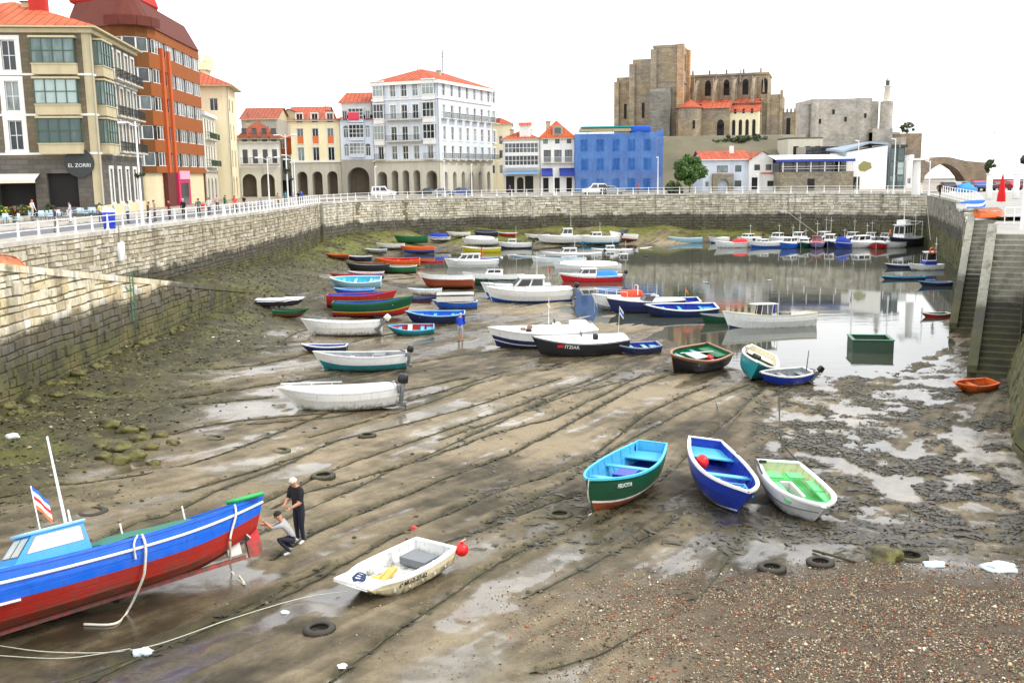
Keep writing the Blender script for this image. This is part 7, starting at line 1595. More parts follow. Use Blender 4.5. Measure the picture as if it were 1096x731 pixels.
boat('m16', 'small navy rowing boat with blue inside right of the black-hulled boat', 681, 379, 2.8, 1.25, .6, 196, ('brown','navy'), 'royal', 'grey', n=12, thw=(.3,.6), thwm='ltblue', heel=-7, wl=.2, boot='white')
# fish raft
P = ground(931, 374, True); rf = empty('floating_keep_box', 'square green floating keep box on the calm water at the right', 'keep box', (P.x, P.y, WL-.15), rad(-10)); GB = paint(60,84,66,.6,.4)
b = MB()
for x, y, sx, sy in ((0,-1.0,2.3,.12),(0,1.0,2.3,.12),(-1.1,0,.12,1.9),(1.1,0,.12,1.9)): b.box((x,y,.42),(sx,sy,.85),GB)
b.build('side_boards', rf); b = MB(); b.box((0,0,.25),(2.1,1.9,.06),BLK); b.build('floor', rf); b = MB()
for x, y, sx, sy in ((0,-1.0,2.4,.2),(0,1.0,2.4,.2),(-1.1,0,.2,1.79),(1.1,0,.2,1.79)): b.box((x,y,.87),(sx,sy,.05),C('green'))
b.build('rim', rf)
# orange upturned boat lying on the slipway at the left edge
uz = ramp_z(46)
h = Hull(3.2, 1.4, .6, tr=.7); ub = empty('upturned_boat', 'upturned orange-red boat lying on the slipway at the left edge', 'boat', (-24.4, 46.8, uz+.62), 0); hull_parts(ub, h, C('orange'), C('orange'), None, C('rust'), C('orange'), n=12)
ub.rotation_euler = (math.pi, 0, rad(25)); ub.location.z = uz+.72
# ------------------------------------------------------------------ people
def skin_mat(name, r, g, b):
    m, nt, bs = newmat(name); n = noise_tex(nt, 20, 3); c = rgb(r, g, b)
    L(nt, mix(nt, n, tuple(x*.82 for x in c[:3])+(1,), c), bs.inputs['Base Color']); bs.inputs['Roughness'].default_value = .55; return name
SK = skin_mat('skin', 206, 150, 120); HAIRD = cloth(40, 32, 28); HAIRW = cloth(214, 206, 196); HAIRB = cloth(96, 66, 44)
POSES = {}
def pose_stand(lean=.0, step=.0, armf=(.1, .1), armz=(.82, .82), headf=.0, sep=.10):
    J = dict(pel=(0,0,.93), wai=(.01+lean*.3,0,1.10), che=(.02+lean*.7,0,1.32), nec=(.03+lean,0,1.49), hea=(.05+lean+headf*.5,0,1.60-headf*.12), top=(.055+lean+headf,0,1.685-headf*.2))
    for s, n in ((1,'l'),(-1,'r')):
        k = 0 if s > 0 else 1; f = step*s
        J['sh'+n] = (.01+lean*.85, .185*s, 1.425); J['el'+n] = (.0+lean*.8+armf[k]*.3, .245*s, 1.15-(.02 if armf[k] > .2 else 0)); J['ha'+n] = (.03+lean*.6+armf[k], .22*s-(.09*s if armf[k] > .2 else 0), armz[k])
        J['hi'+n] = (0, sep*s, .90); J['kn'+n] = (.03+f*.5, (sep+.005)*s, .50); J['an'+n] = (-.01+f, (sep+.01)*s, .085); J['to'+n] = (.15+f, (sep+.03)*s, .04)
    return J
RADII = dict(pel=.145, wai=.135, che=.155, nec=.056, hea=.094, top=.062, sh=.072, el=.045, ha=.032, hi=.09, kn=.058, an=.042, to=.036)
def person(label, J, loc, rz, shirt, trousers, shoes, skin=SK, hair=HAIRD, scale=1.0, fem=False, sleeves='short', legs='long', hands=False, group=None, bald=False, hold=None, sub=2, girth=1.0):
    root = empty('person', label, 'person', loc, rz, group); root.scale = (scale,)*3
    bm_e = [('pel','wai'),('wai','che'),('che','nec'),('nec','hea'),('hea','top')]
    for n in 'lr': bm_e += [('che','sh'+n),('sh'+n,'el'+n),('el'+n,'ha'+n),('pel','hi'+n),('hi'+n,'kn'+n),('kn'+n,'an'+n),('an'+n,'to'+n)]
    keys = list(J); me = bpy.data.meshes.new('person_base'); me.from_pydata([J[k] for k in keys], [(keys.index(a), keys.index(b)) for a, b in bm_e], [])
    o = bpy.data.objects.new('tmp_person', me); COL.objects.link(o); md = o.modifiers.new('s', 'SKIN'); md.use_smooth_shade = True; md.branch_smoothing = .3
    for k, sv in zip(keys, me.skin_vertices[0].data):
        kk = k if k in RADII else k[:2]; r = RADII[kk]*(girth if kk in ('pel','wai','che','hi','sh','el','kn') else 1.0)*(1.0 if not fem else {'che': .88, 'wai': .85, 'sh': .85}.get(kk, .95)); sv.radius = (r, r*(.78 if kk in ('che','wai') else 1.0)) if kk in ('pel','wai','che') else (r, r); sv.use_root = (k == 'pel')
    o.modifiers.new('d', 'SUBSURF').levels = sub; o.modifiers['d'].render_levels = sub
    dg = bpy.context.evaluated_depsgraph_get(); dg.update(); m2 = bpy.data.meshes.new_from_object(o.evaluated_get(dg)); bpy.data.objects.remove(o); bpy.data.meshes.remove(me)
    mb = MB(); bones = []
    for a, b in bm_e:
        k = b[:2]; reg = {'wa': 'S', 'ch': 'S', 'ne': 'S', 'he': 'K', 'to': 'K', 'sh': 'S', 'el': 'S', 'ha': 'S' if sleeves == 'long' else 'K', 'hi': 'T', 'kn': 'T', 'an': 'T' if legs == 'long' else 'K'}.get(k, 'K')
        if b in ('tol', 'tor'): reg = 'F'
        if b == 'nec': reg = 'S'
        bones.append((np.array(J[a]), np.array(J[b]), reg))
    MM = {'S': shirt, 'T': trousers, 'K': skin, 'F': shoes}
    co = np.array([v.co for v in m2.vertices])
    for p in m2.polygons:
        c = co[list(p.vertices)].mean(0); best = (9, 'S')
        for a, b, r in bones:
            d = b-a; t = np.clip(((c-a)@d)/(d@d), 0, 1); dist = np.linalg.norm(c-a-d*t)
            if r == 'S' and abs(b[2]-J['nec'][2]) < 1e-6 and t > .86: r = 'K'
            if dist < best[0]: best = (dist, r)
        r = best[1]
        if r == 'F' and c[2] > max(J['anl'][2], .085)+.05 and False: r = 'T'
        mb.f.append(tuple(p.vertices)); mb.m.append(MM[r]); mb.sm.append(True)
    mb.v = [tuple(v) for v in co]; bpy.data.meshes.remove(m2)
    hc = Vector(J['hea']).lerp(Vector(J['top']), .35); up = (Vector(J['top'])-Vector(J['nec'])).normalized(); fw = Vector((1,0,0)); fw = (fw-up*fw.dot(up)).normalized(); sd_ = up.cross(fw)
    mb.ball(hc+fw*.088-up*.012, .02, skin, 6, (1, .8, 1.3))
    for s in (1, -1): mb.ball(hc+sd_*s*.088-up*.01, .026, skin, 6, (.6, .35, 1.2)); mb.ball(hc+fw*.080+sd_*s*.032+up*.018, .011, BLK, 6)
    mb.ball(hc+fw*.080-up*.052, .02, 'lips', 6, (.5, 1.3, .35))
    for n, s in (('l', 1), ('r', -1)):
        w = Vector(J['ha'+n]); d = (w-Vector(J['el'+n])).normalized(); sdv = d.cross(Vector((0,0,1))); sdv = sdv.normalized() if sdv.length > .1 else Vector((0,1,0)); pn = d.cross(sdv)
        mb.ball(w+d*.035, .042, skin, 8, (1, .8, 1))
        if hands:
            for k in range(4):
                ln = (.075,.085,.08,.062)[k]; p0 = w+d*.05+sdv*(-.027+.018*k); p1 = p0+d*ln*.55; p2 = p1+d*ln*.35-pn*ln*.35*(1); mb.tube([p0, p1, p2], [.0095,.009,.007], skin, 5)
            p0 = w+d*.02-sdv*.035*s; mb.tube([p0, p0+d*.03-sdv*.025*s, p0+d*.06-sdv*.022*s], [.011,.010,.008], skin, 5)
    me2 = mb.mesh('body'); ob = link('body', me2, root)
    if hair:
        b = MB(); M = Matrix((fw, sd_, up)).transposed(); r = .103
        prof = [(.02, 1.0), (.45, .9), (.8, .6), (.98, .2), (1.0, -.12)] if not fem else [(.02,1.0),(.45,.9),(.8,.6),(1.0,.2),(1.06,-.3),(.95,-.9)]
        vs = []; n = 14
        for pr, pz in prof:
            for j in range(n):
                t = 2*math.pi*j/n; fr = max(0, math.cos(t)); zz = pz+(.55*fr*(1-pz)*.75 if pz < .9 else 0)
                q = Vector((pr*math.cos(t)*r*(1.0-.1*fr), pr*math.sin(t)*r*.93, zz*r)); vs.append(hc-fw*.012+up*.012+M @ q)
        if bald: vs = [v-up*.03-fw*.012 for v in vs]
        b.add(vs, [(i*n+j, i*n+(j+1)%n, (i+1)*n+(j+1)%n, (i+1)*n+j) for i in range(len(prof)-1) for j in range(n)], hair, True); b.build('hair', root)
    return root
skin_mat('lips', 160, 90, 80)
NAVY_T = cloth(30, 34, 52); BLACK_T = cloth(26, 28, 34); WHITE_T = cloth(226, 228, 230); JEAN = cloth(60, 76, 110); SHOEW = cloth(222, 222, 220); SHOED = cloth(40, 36, 34)
# --- the two men working at the stern of the blue fishing boat
P = ground(322, 583); J = pose_stand(lean=.05, armf=(.30, .26), armz=(1.02, 1.06), headf=.10, sep=.09)
person('grey-haired man in black T-shirt and dark trousers standing behind the crouching man', J, (P.x, P.y, surf(P.x, P.y)), rad(232), BLACK_T, NAVY_T, SHOEW, hair=HAIRW, scale=1.03, hands=True, bald=True, girth=1.22)
Jc = dict(pel=(0,0,.36), wai=(.08,0,.52), che=(.20,0,.72), nec=(.30,0,.86), hea=(.37,0,.96), top=(.40,0,1.045),
 shl=(.25,.18,.80), ell=(.50,.22,.74), hal=(.70,.14,.90), shr=(.25,-.18,.80), elr=(.52,-.20,.66), har=(.74,-.12,.74),
 hil=(.02,.10,.35), knl=(.40,.20,.46), anl=(.10,.18,.10), tol=(.27,.21,.04), hir=(.02,-.10,.35), knr=(.42,-.16,.30), anr=(.04,-.14,.10), tor=(.20,-.15,.04))
P = ground(312, 594)
person('dark-haired man in grey patterned T-shirt crouching at the stern of the blue fishing boat', Jc, (P.x+.1, P.y, surf(P.x, P.y)), rad(188), cloth(170, 172, 172), NAVY_T, SHOEW, hair=HAIRD, hands=True)
# --- man in blue on the mud
P = ground(493, 366); J = pose_stand(lean=.06, armf=(.25,.25), armz=(1.0,1.0), headf=.08, step=.05)
person('man in bright blue jacket and shorts walking away across the mud', J, (P.x, P.y, surf(P.x, P.y)), rad(80), cloth(30, 76, 206), cloth(170, 172, 180), SHOED, hair=HAIRW, legs='short', sleeves='long', scale=1.02, girth=1.25)
# --- strollers on the promenade
def pz(px, off):
    """point on the left promenade: off metres inland from the railing, under picture column px"""
    best = None
    for s in np.linspace(20, arc(LW)[-1]-.2, 600):
        p, d = along(LW, s); q = p+Vector((-d.y, d.x, 0))*off; v = q-CAM; x = 548+FPX*(v.dot(_r)/v.dot(_f))
        if best is None or abs(x-px) < best[0]: best = (abs(x-px), q, d)
    return best[1], best[2]
G_ = 'people on the promenade'
folk = [
 (35, 15.5, 'person in white top and orange cap standing by the terrace planters', (236,236,238), (200,204,214), 'orange', 60),
 (76, 9.5, 'man in pale lilac shirt and white trousers walking past the terrace', (196,200,232), (232,232,238), 'd', 200),
 (137, 4.6, 'person in white shirt and jeans next to the white lamp post', (236,234,226), (70,84,110), 'd', 60),
 (159, 1.8, 'person in brown jacket near the railing, right of the basket lamp post', (96,72,60), (60,56,56), 'd', 10),
 (166, 2.0, 'person in grey top beside the one in the brown jacket', (150,140,140), (70,66,70), 'b', 190),
 (197, 1.6, 'person all in black in front of the brown doorway', (24,26,30), (30,30,34), 'w', 250),
 (213, 1.4, 'woman in grey-green top carrying a red bag by the railing', (90,110,104), (40,44,50), 'f', 100),
 (233, 6.5, 'person in pale pink top standing before the white house arches', (226,180,176), (60,56,60), 'b', 120),
 (241, 6.0, 'person in bright green top in front of the arched doors', (40,130,70), (60,60,64), 'd', 40),
 (252, 1.5, 'person in orange-red top and dark trousers by the railing', (222,90,60), (46,48,52), 'b', 280),
 (262, 1.6, 'person in black jacket next to the one in orange-red', (34,38,46), (52,54,58), 'd', 230),
 (279, 1.5, 'child in a blue top on the promenade', (40,80,190), (120,110,100), 'd', 80),
 (320, 1.8, 'person in black coat near the tall lamp by the drain corner', (26,28,34), (34,34,40), 'd', 250),
 (339, 2.4, 'person in bright blue shirt, left of a pair near the wall corner', (50,90,200), (90,96,110), 'b', 120),
 (343, 3.2, 'person in pale blue shirt, right of a pair near the wall corner', (150,180,220), (60,70,100), 'f', 300)]
folk += [(60, 3.4, 'man in navy top crossing the street below the terrace', (44,54,90), (120,116,108), 'd', 20), (108, 7.2, 'woman in pale yellow top near the blue bin', (230,214,140), (70,80,110), 'f', 160), (182, 3.3, 'man in maroon jumper walking just left of the brown doorway', (120,40,46), (60,62,70), 'd', 240), (224, 3.0, 'person in white jacket behind the woman with the red bag', (230,230,232), (50,52,60), 'b', 80), (298, 2.2, 'person in beige coat between two white lamp posts', (196,176,140), (80,74,66), 'b', 260), (306, 4.0, 'person in turquoise top near the tallest lamp post', (60,160,170), (60,60,70), 'f', 110)]
for px, off, lab, sc_, tc_, hr, rz in folk:
    p, d = pz(px, off); rnd_ = random.Random(px); J = pose_stand(armf=(rnd_.uniform(0,.3), rnd_.uniform(0,.25)), armz=(rnd_.uniform(.82,1.0), .84), step=rnd_.uniform(0,.16), headf=rnd_.uniform(0,.06))
    z = 0.0 if (off < 2.2 or off > 9.1) else -.11
    r_ = person(lab, J, (p.x, p.y, z), rad(rz), cloth(*sc_), cloth(*tc_), SHOED, hair={'d': HAIRD, 'b': HAIRB, 'w': HAIRW, 'f': HAIRB, 'orange': cloth(226,110,50)}[hr], fem=hr == 'f', sleeves='long' if px % 2 else 'short', scale=.68 if 'child' in lab else rnd_.uniform(.96, 1.04), group=G_, sub=1)
    if 'carrying a red bag' in lab:
        b = MB(); b.rbox((0,0,.0), (.28,.5,.42), .08, cloth(220,30,40), 2); b.tube([(0,-.15,.2),(0,-.1,.42),(0,.1,.42),(0,.15,.2)], .015, cloth(220,30,40), 5); bag = b.build('shoulder_bag', None, (p.x+.45, p.y-.1, .98)); tag(bag, 'scarlet shoulder bag carried by the woman at the railing', 'bag')
for x_, y_, lab, sc_, tc_ in ((683, 163.8, 'tiny figure in red standing behind the far wall by the netted house', (200,40,50), (50,50,60)), (648, 165, 'tiny figure in dark clothes left of the one in red on the far quay', (50,54,66), (40,40,46)), (546, 164.5, 'tiny figure in blue jacket on the far quay before the cream block', (60,90,170), (50,52,60)), (1006, 118, 'figure in black walking on the far right quay', (24,26,30), (30,30,34)), (916, 146, 'figure in grey standing on the far quay by the angular hall', (110,110,120), (50,50,60))):
    x = (x_-548)/FPX*y_/(math.cos(PITCH))*1.0; q = atY(x_, 207, y_); person(lab, pose_stand(step=.12, armf=(.1,.2)), (q.x, y_, 0.02), rad(200 if y_ > 150 else 20), cloth(*sc_), cloth(*tc_), SHOED, group='people on the far quays', sub=1)
# ------------------------------------------------------------------ things lying on the mud
RUB = paint(58, 54, 46, .75, .5); MOSSR = 'mossy_rubber'
m, nt, bs = newmat(MOSSR); n1 = noise_tex(nt, 4, 5); L(nt, ramp(nt, n1, [(.4, (.035,.032,.026)), (.6, (.075,.072,.030)), (.75, (.13,.12,.05))]).outputs[0], bs.inputs['Base Color']); bs.inputs['Roughness'].default_value = .7
def tyre(px, py, label, R=.31, mat=None, tilt=0, sink=.08):
    p = ground(px, py); z = surf(p.x, p.y); mat = mat or RUB; root = empty('old_tyre', label, 'tyre', (p.x, p.y, z+.10-sink), 0, 'old tyres on the mud'); root.rotation_euler = (tilt, tilt*.4, px*.1)
    w = .095; prof = [(R*.60,-w*.8),(R*.70,-w),(R*.90,-w*.95),(R,-w*.6),(R,w*.6),(R*.90,w*.95),(R*.70,w),(R*.60,w*.8),(R*.62,w*.5),(R*.78,w*.3),(R*.78,-w*.3),(R*.62,-w*.5),(R*.60,-w*.8)]
    b = MB(); b.lathe(prof, mat, n=26); b.build('casing', root); b = MB()
    for k in range(26):
        a = 2*math.pi*k/26; b.box((R*1.0*math.cos(a), R*1.0*math.sin(a), 0), (.03, .035, w*1.3), mat, rz=a)
    b.build('tread', root)
tyre(342, 679, 'dark old tyre lying flat on bare mud below the white dinghy'); tyre(599, 552, 'weedy old tyre beside the bow of the dark green boat', .36, MOSSR)
tyre(826, 611, 'old tyre at the edge of the pebbles below the blue boat', .33); tyre(878, 603, 'old tyre lying below the white and lime boat next to a stick', .33)
tyre(346, 513, 'moss-filled tyre to the right of the standing man', .38, MOSSR); tyre(393, 468, 'weedy tyre behind the men, out on the sand', .34, MOSSR); tyre(300, 482, 'half-sunk tyre up the mud from the mossy rocks', .36, MOSSR, sink=.14); tyre(98, 547, 'half-buried tyre behind the blue boat cabin', .42, RUB, sink=.15)
tyre(973, 596, 'dark weedy tyre at the pebble edge on the right', .45, MOSSR, sink=.1); tyre(230, 470, 'sunken tyre beside a dark rope above the mossy rocks', .33, MOSSR, sink=.15)
# ropes
m, nt, bs = newmat('weedy_rope'); n1 = noise_tex(nt, 3, 5); L(nt, ramp(nt, n1, [(.4, (.028,.025,.014)), (.58, (.06,.052,.022)), (.75, (.11,.09,.04))]).outputs[0], bs.inputs['Base Color']); bs.inputs['Roughness'].default_value = .75
rn = random.Random(5)
for pts, r, lab in ROPEW:
    P_ = []; R__ = []
    for p in pts:
        r_0 = r; r = r*.52; P_.append((p.x+rn.uniform(-.03,.03), p.y+rn.uniform(-.03,.03), surf(p.x, p.y)+r*.5)); R__.append(r*rn.uniform(.6, 1.7)); r = r_0
    b = MB(); b.tube(P_, R__, 'weedy_rope', 6)
    for p in P_:                                             # weed hanging on the rope in tufts
        if rn.random() < .55*(r/.05):
            for k in range(rn.randint(1, 4)):
                a = rn.uniform(0, 6.28); l = rn.uniform(.06, .22); q = Vector(p)+Vector((rn.uniform(-.15,.15), rn.uniform(-.15,.15), .02)); d = Vector((math.cos(a), math.sin(a), rn.uniform(-.1,.25)))*l; s_ = Vector((-d.y, d.x, 0))*.35
                b.add([q-s_, q+s_, q+d+s_*.4, q+d-s_*.4], [(0,1,2,3)], 'weedy_rope')
    tag(b.build('mooring_rope'), lab, 'rope', 'mooring ropes across the mud')
LROPE = cloth(196, 200, 184); GROPE = cloth(120, 150, 130)
def line3(pts, r, mat, lab, grp=None, sag=0.0):
    P_ = [Vector(p) for p in pts]; out = []
    for i in range(len(P_)-1):
        p0, p1, p2, p3 = P_[max(i-1, 0)], P_[i], P_[i+1], P_[min(i+2, len(P_)-1)]
        k = max(5, int((p2-p1).length/.4))
        for j in range(k):
            t = j/k; q = .5*((2*p1)+(p2-p0)*t+(2*p0-5*p1+4*p2-p3)*t*t+(3*p1-p0-3*p2+p3)*t**3)
            out.append(q-Vector((0,0,sag*4*t*(1-t))))
    out.append(P_[-1]); b = MB(); b.tube(out, r, mat, 5); return tag(b.build('rope'), lab, 'rope', grp)
def gz(px, py, dz=.05): p = ground(px, py); return Vector((p.x, p.y, surf(p.x, p.y)+dz))
def wallpt(px, py):
    """point of the slipway wall seen at px, py"""
    d = ray(px, py); t = 40.0/d.y
    for i in range(30):
        q = CAM+d*t; X = -20.6+.0165*(q.y-40)+.12; t *= X/q.x
    return CAM+d*t
line3([wallpt(134, 306), gz(170, 352), gz(210, 376)], .022, GROPE, 'pale green mooring line from the ladder on the slipway wall, lower of two', sag=.1)
line3([wallpt(140, 308), gz(188, 338), gz(238, 362), gz(300, 372)], .022, LROPE, 'pale mooring line from the slipway wall, upper of two', sag=.1)
rt_, ht_ = BOATS['trawler']; bpy.context.view_layer.update(); MW = rt_.matrix_world
def trp(t, zf, dy=.06): return MW @ (ht_.P(t, zf, 1)+Vector((0, dy, 0)))
def ztrp(t): a = trp(t, 1.0); 
g1 = gz(250, 622, .03); g2 = gz(262, 626, .03)
line3([trp(.10, 1.03, .0), trp(.10, .8, .08), trp(.11, .45, .05), trp(.11,.2,.10), gz(248, 612, .03), g2, gz(256, 617, .03)], .028, ROPE, 'cream rope hanging from the blue boat near its stern')
line3([trp(.36, 1.03, .0), trp(.36, .8, .08), trp(.365, .45, .08), trp(.37,.2,.12), gz(136, 655, .03), gz(122, 668, .03), gz(90, 668, .03)], .028, ROPE, 'cream rope hanging amidships from the blue boat to the mud')
line3([trp(.37, 1.03, .0), trp(.385, .9, .08), trp(.385, .62, .06)], .022, ROPE, 'short rope end hanging beside the amidships rope of the blue boat')
rd_, hd_ = BOATS['dinghy']; MD = rd_.matrix_world
line3([MD @ (hd_.P(.97, .95)+Vector((.05,0,0))), gz(330, 640), gz(250, 668), gz(150, 697), gz(60, 700), gz(0, 693)], .010, LROPE, 'thin pale painter from the white dinghy across to the frame edge')
line3([gz(0, 706), gz(70, 706), gz(140, 699)], .009, LROPE, 'thin pale rope at the bottom left leading to white litter')
rl_, hl_ = BOATS['lime_front']; line3([rl_.matrix_world @ (hl_.P(.0, 1.0)), gz(836, 470), gz(834, 430), gz(832, 402)], .03, RUB, 'dark chain stretched from the white and lime boat towards the water')
rbf, hbf = BOATS['blue_front']; line3([rbf.matrix_world @ hbf.P(0, 1.0), gz(790, 448), gz(834, 402)], .02, RUB, 'dark line from the blue boat to the chain end'); line3([rbf.matrix_world @ hbf.P(0, 1.0), gz(768, 440), gz(764, 425)], .018, RUB, 'short dark line straight behind the blue boat')
rg_, hg_ = BOATS['green_front']; line3([rg_.matrix_world @ (hg_.P(.99, 1.0)+Vector((.03,.02,0))), rg_.matrix_world @ (hg_.P(.99, .5)+Vector((.25,.0,0))), gz(636, 548), gz(630, 556)], .02, LROPE, 'pale rope hanging at the bow of the dark green boat')
line3([Vector((57.5, 139, -.2)), Vector((53, 126, -5.5))], .03, LROPE, 'pale mooring rope from the far right corner of the quay'); line3([Vector((39.5, 156, -.3)), Vector((43.5, 142, -5.5))], .025, LROPE, 'mooring rope from the far wall down to the moored row')
# litter and rocks
def lump(name, lab, cat, px, py, size, mat, grp=None, seed=1, flatten=.6, pts=None):
    p = pts or gz(px, py, 0); bm = bmesh.new(); bmesh.ops.create_icosphere(bm, subdivisions=3, radius=1); r = random.Random(seed); o = Vector((r.uniform(0,50), r.uniform(0,50), 0))
    from mathutils import noise as mn
    for v in bm.verts:
        d = 1+.45*mn.noise(v.co*1.3+o)+.22*mn.noise(v.co*3.1+o)+.1*mn.noise(v.co*7+o); v.co = Vector((v.co.x*size*d*1.1, v.co.y*size*d*.9, max(-.3*size, v.co.z*size*flatten*d)))
    b = MB(); bm.verts.index_update(); b.add([v.co for v in bm.verts], [tuple(v.index for v in f.verts) for f in bm.faces], mat, True); bm.free()
    return tag(b.build(name, None, (p.x, p.y, p.z+size*.1)), lab, cat, grp)
m, nt, bs = newmat('mossy_rock'); n1 = noise_tex(nt, 3, 6); n2 = noise_tex(nt, 14, 4)
c_ = ramp(nt, n1, [(.38, (.07,.06,.04)), (.5, (.12,.11,.035)), (.62, (.19,.18,.035)), (.75, (.22,.17,.08))]).outputs[0]; L(nt, mix(nt, math_(nt,'MULTIPLY',n2,.5), c_, (.03,.028,.016,1)), bs.inputs['Base Color']); bs.inputs['Roughness'].default_value = .7
bp = N(nt, 'ShaderNodeBump'); bp.inputs['Strength'].default_value = .8; bp.inputs['Distance'].default_value = .05; L(nt, n2, bp.inputs['Height']); L(nt, bp.outputs[0], bs.inputs['Normal'])
rr = random.Random(9)
for i, (px, py, s_) in enumerate([(118,458,.42),(135,462,.34),(150,470,.36),(128,482,.44),(110,478,.3),(160,482,.28),(142,490,.38),(172,468,.26),(126,494,.36),(185,476,.22),(100,466,.26),(152,458,.22),(112,490,.28),(165,495,.2)]):
    lump('mossy_rock', 'yellow-green mossy rock in the loose cluster on the mud by the slipway wall', 'rock', px, py, s_, 'mossy_rock', 'mossy rocks on the mud', i)
for i in range(46):
    t = rr.random(); px = 10+250*t+rr.uniform(-8,8); py = 432-118*t+rr.uniform(3,14)*(1-.5*t)
    lump('weedy_stone', 'dark weedy stone tumbled along the foot of the slipway wall', 'rock', px, py, rr.uniform(.12,.34), 'mossy_rock', 'stones at the foot of the slipway wall', 100+i)
PLW = cloth(230, 234, 236); PLB = cloth(206, 222, 230)
lump('plastic_bag', 'crumpled white plastic bag on the dark mud at the left edge', 'litter', 13, 470, .22, PLW, None, 31, .5); lump('plastic_bag', 'white and blue plastic litter at the end of the thin rope, bottom left', 'litter', 153, 699, .17, PLB, None, 32, .6); lump('plastic_sheet', 'pale crumpled plastic sheet at the pebble edge on the right', 'litter', 1070, 608, .36, PLB, None, 33, .3); lump('plastic_sheet', 'small grey plastic scrap left of the pale sheet', 'litter', 1000, 604, .24, PLB, None, 34, .25)
lump('float', 'small red float lying behind the white dinghy', 'float', 443, 567, .09, paint(214,60,50,.4,.2), None, 35, .8); lump('mooring_block', 'weed-covered lump at the right end of the pebble edge', 'rock', 945, 598, .42, 'mossy_rock', None, 36, .6)
for i, (px, py, lab) in enumerate(((228,360,'white scrap on the mud beside the pale mooring lines'),(255,366,'second white scrap right of the pale mooring lines'),(430,598,'white scrap beside the blue boat lime boat gap'),(366,716,'white shell near the weedy rope at the bottom'))):
    lump('litter_scrap', lab if i != 2 else 'white scrap left of the dinghy bow', 'litter', px if i != 2 else 305, py if i != 2 else 655, .09, PLW, None, 40+i, .4)
b = MB(); g = gz(905, 596, .06); b.tube([gz(870,590,.05), gz(890,596,.07), gz(915,603,.05)], .035, 'mossy_rock', 5); b.tube([gz(888,596,.06), gz(905,592,.09)], .02, 'mossy_rock', 5); tag(b.build('driftwood'), 'dark driftwood branch beside the tyre below the lime boat', 'branch')
# ------------------------------------------------------------------ pebbles and weed (nobody could count them)
m, nt, bs = newmat('pebbles'); geo = N(nt, 'ShaderNodeNewGeometry')
L(nt, ramp(nt, geo.outputs['Random Per Island'], [(0, rgb(112,104,84)), (.20, rgb(168,150,116)), (.38, rgb(164,86,58)), (.44, rgb(112,70,50)), (.52, rgb(140,138,122)), (.66, rgb(202,188,152)), (.74, rgb(58,50,38)), (.92, rgb(186,92,58)), (.96, rgb(226,220,200))], 'CONSTANT').outputs[0], bs.inputs['Base Color']); bs.inputs['Roughness'].default_value = .45
rng = np.random.default_rng(4); n_try = 260000
ty = 14.5*np.exp(rng.random(n_try)*math.log(25.0/14.5)); tx = rng.random(n_try)*17-3.5
jr = np.log(np.maximum(ty, 11.01)/11.0)/math.log(178/11.0)*(NR-1); ri = np.clip(jr.astype(int), 0, NR-2); cj = np.clip(((tx-ty*.04)/(0.46*ty+7.0)+1)/2*(NC-1), 0, NC-2).astype(int)
dens = gravel[ri, cj]*np.clip(fbm(tx*1.1, ty*1.1, 141, 4)*2.6-.55, .12, 1); keep = rng.random(n_try) < np.clip(dens, 0.012, 1)*.66; tx, ty, ri, cj = tx[keep], ty[keep], ri[keep], cj[keep]; tz_ = BEDZ[ri, cj]; k = len(tx)
oct_v = np.array([(1,0,0),(-1,0,0),(0,1,0),(0,-1,0),(0,0,1),(0,0,-1)], float); oct_f = np.array([(0,2,4),(2,1,4),(1,3,4),(3,0,4),(2,0,5),(1,2,5),(3,1,5),(0,3,5)])
sz = (.008+.022*rng.random(k)**2.4+.035*(rng.random(k) > .985))[:, None, None]; V = oct_v[None]*sz*(.6+.8*rng.random((k, 6, 1))); V[:, :, 2] *= .6; an = rng.random(k)*6.28; ca, sa = np.cos(an)[:, None], np.sin(an)[:, None]
X_ = V[:, :, 0]*ca-V[:, :, 1]*sa*.7; Y_ = V[:, :, 0]*sa+V[:, :, 1]*ca*.7; V = np.stack([X_+tx[:, None], Y_+ty[:, None], V[:, :, 2]+tz_[:, None]+.006], -1).reshape(-1, 3); F_ = (oct_f[None]+np.arange(k)[:, None, None]*6).reshape(-1, 3)
def fastmesh(name, V, F_, mat, smooth=False):
    me = bpy.data.meshes.new(name); me.vertices.add(len(V)); me.vertices.foreach_set('co', V.astype(np.float32).ravel()); w_ = F_.shape[1]
    me.loops.add(F_.size); me.loops.foreach_set('vertex_index', F_.astype(np.int32).ravel()); me.polygons.add(len(F_)); me.polygons.foreach_set('loop_start', np.arange(0, F_.size, w_)); me.polygons.foreach_set('loop_total', np.full(len(F_), w_))
    me.materials.append(MATS[mat]); me.update(); return link(name, me)
tag(fastmesh('pebbles', V, F_, 'pebbles'), 'bed of small red, grey and ochre pebbles in the bottom right foreground', 'pebbles', kind='stuff')
m, nt, bs = newmat('sea_weed'); geo = N(nt, 'ShaderNodeNewGeometry')
L(nt, ramp(nt, geo.outputs['Random Per Island'], [(0, (.012,.010,.006)), (.5, (.026,.022,.010)), (.85, (.050,.040,.014)), (1, (.075,.04,.015))]).outputs[0], bs.inputs['Base Color']); bs.inputs['Roughness'].default_value = .4
n_try = 150000; ty = 24*np.exp(rng.random(n_try)*math.log(60/24)); tx = rng.random(n_try)*(.62*ty)+(-.05*ty)
def cellof(x, y):
    jr = np.log(np.maximum(y, 11.01)/11.0)/math.log(178/11.0)*(NR-1); return np.clip(jr.astype(int), 0, NR-2), np.clip(((x-y*.04)/(0.46*y+7.0)+1)/2*(NC-1), 0, NC-2).astype(int)
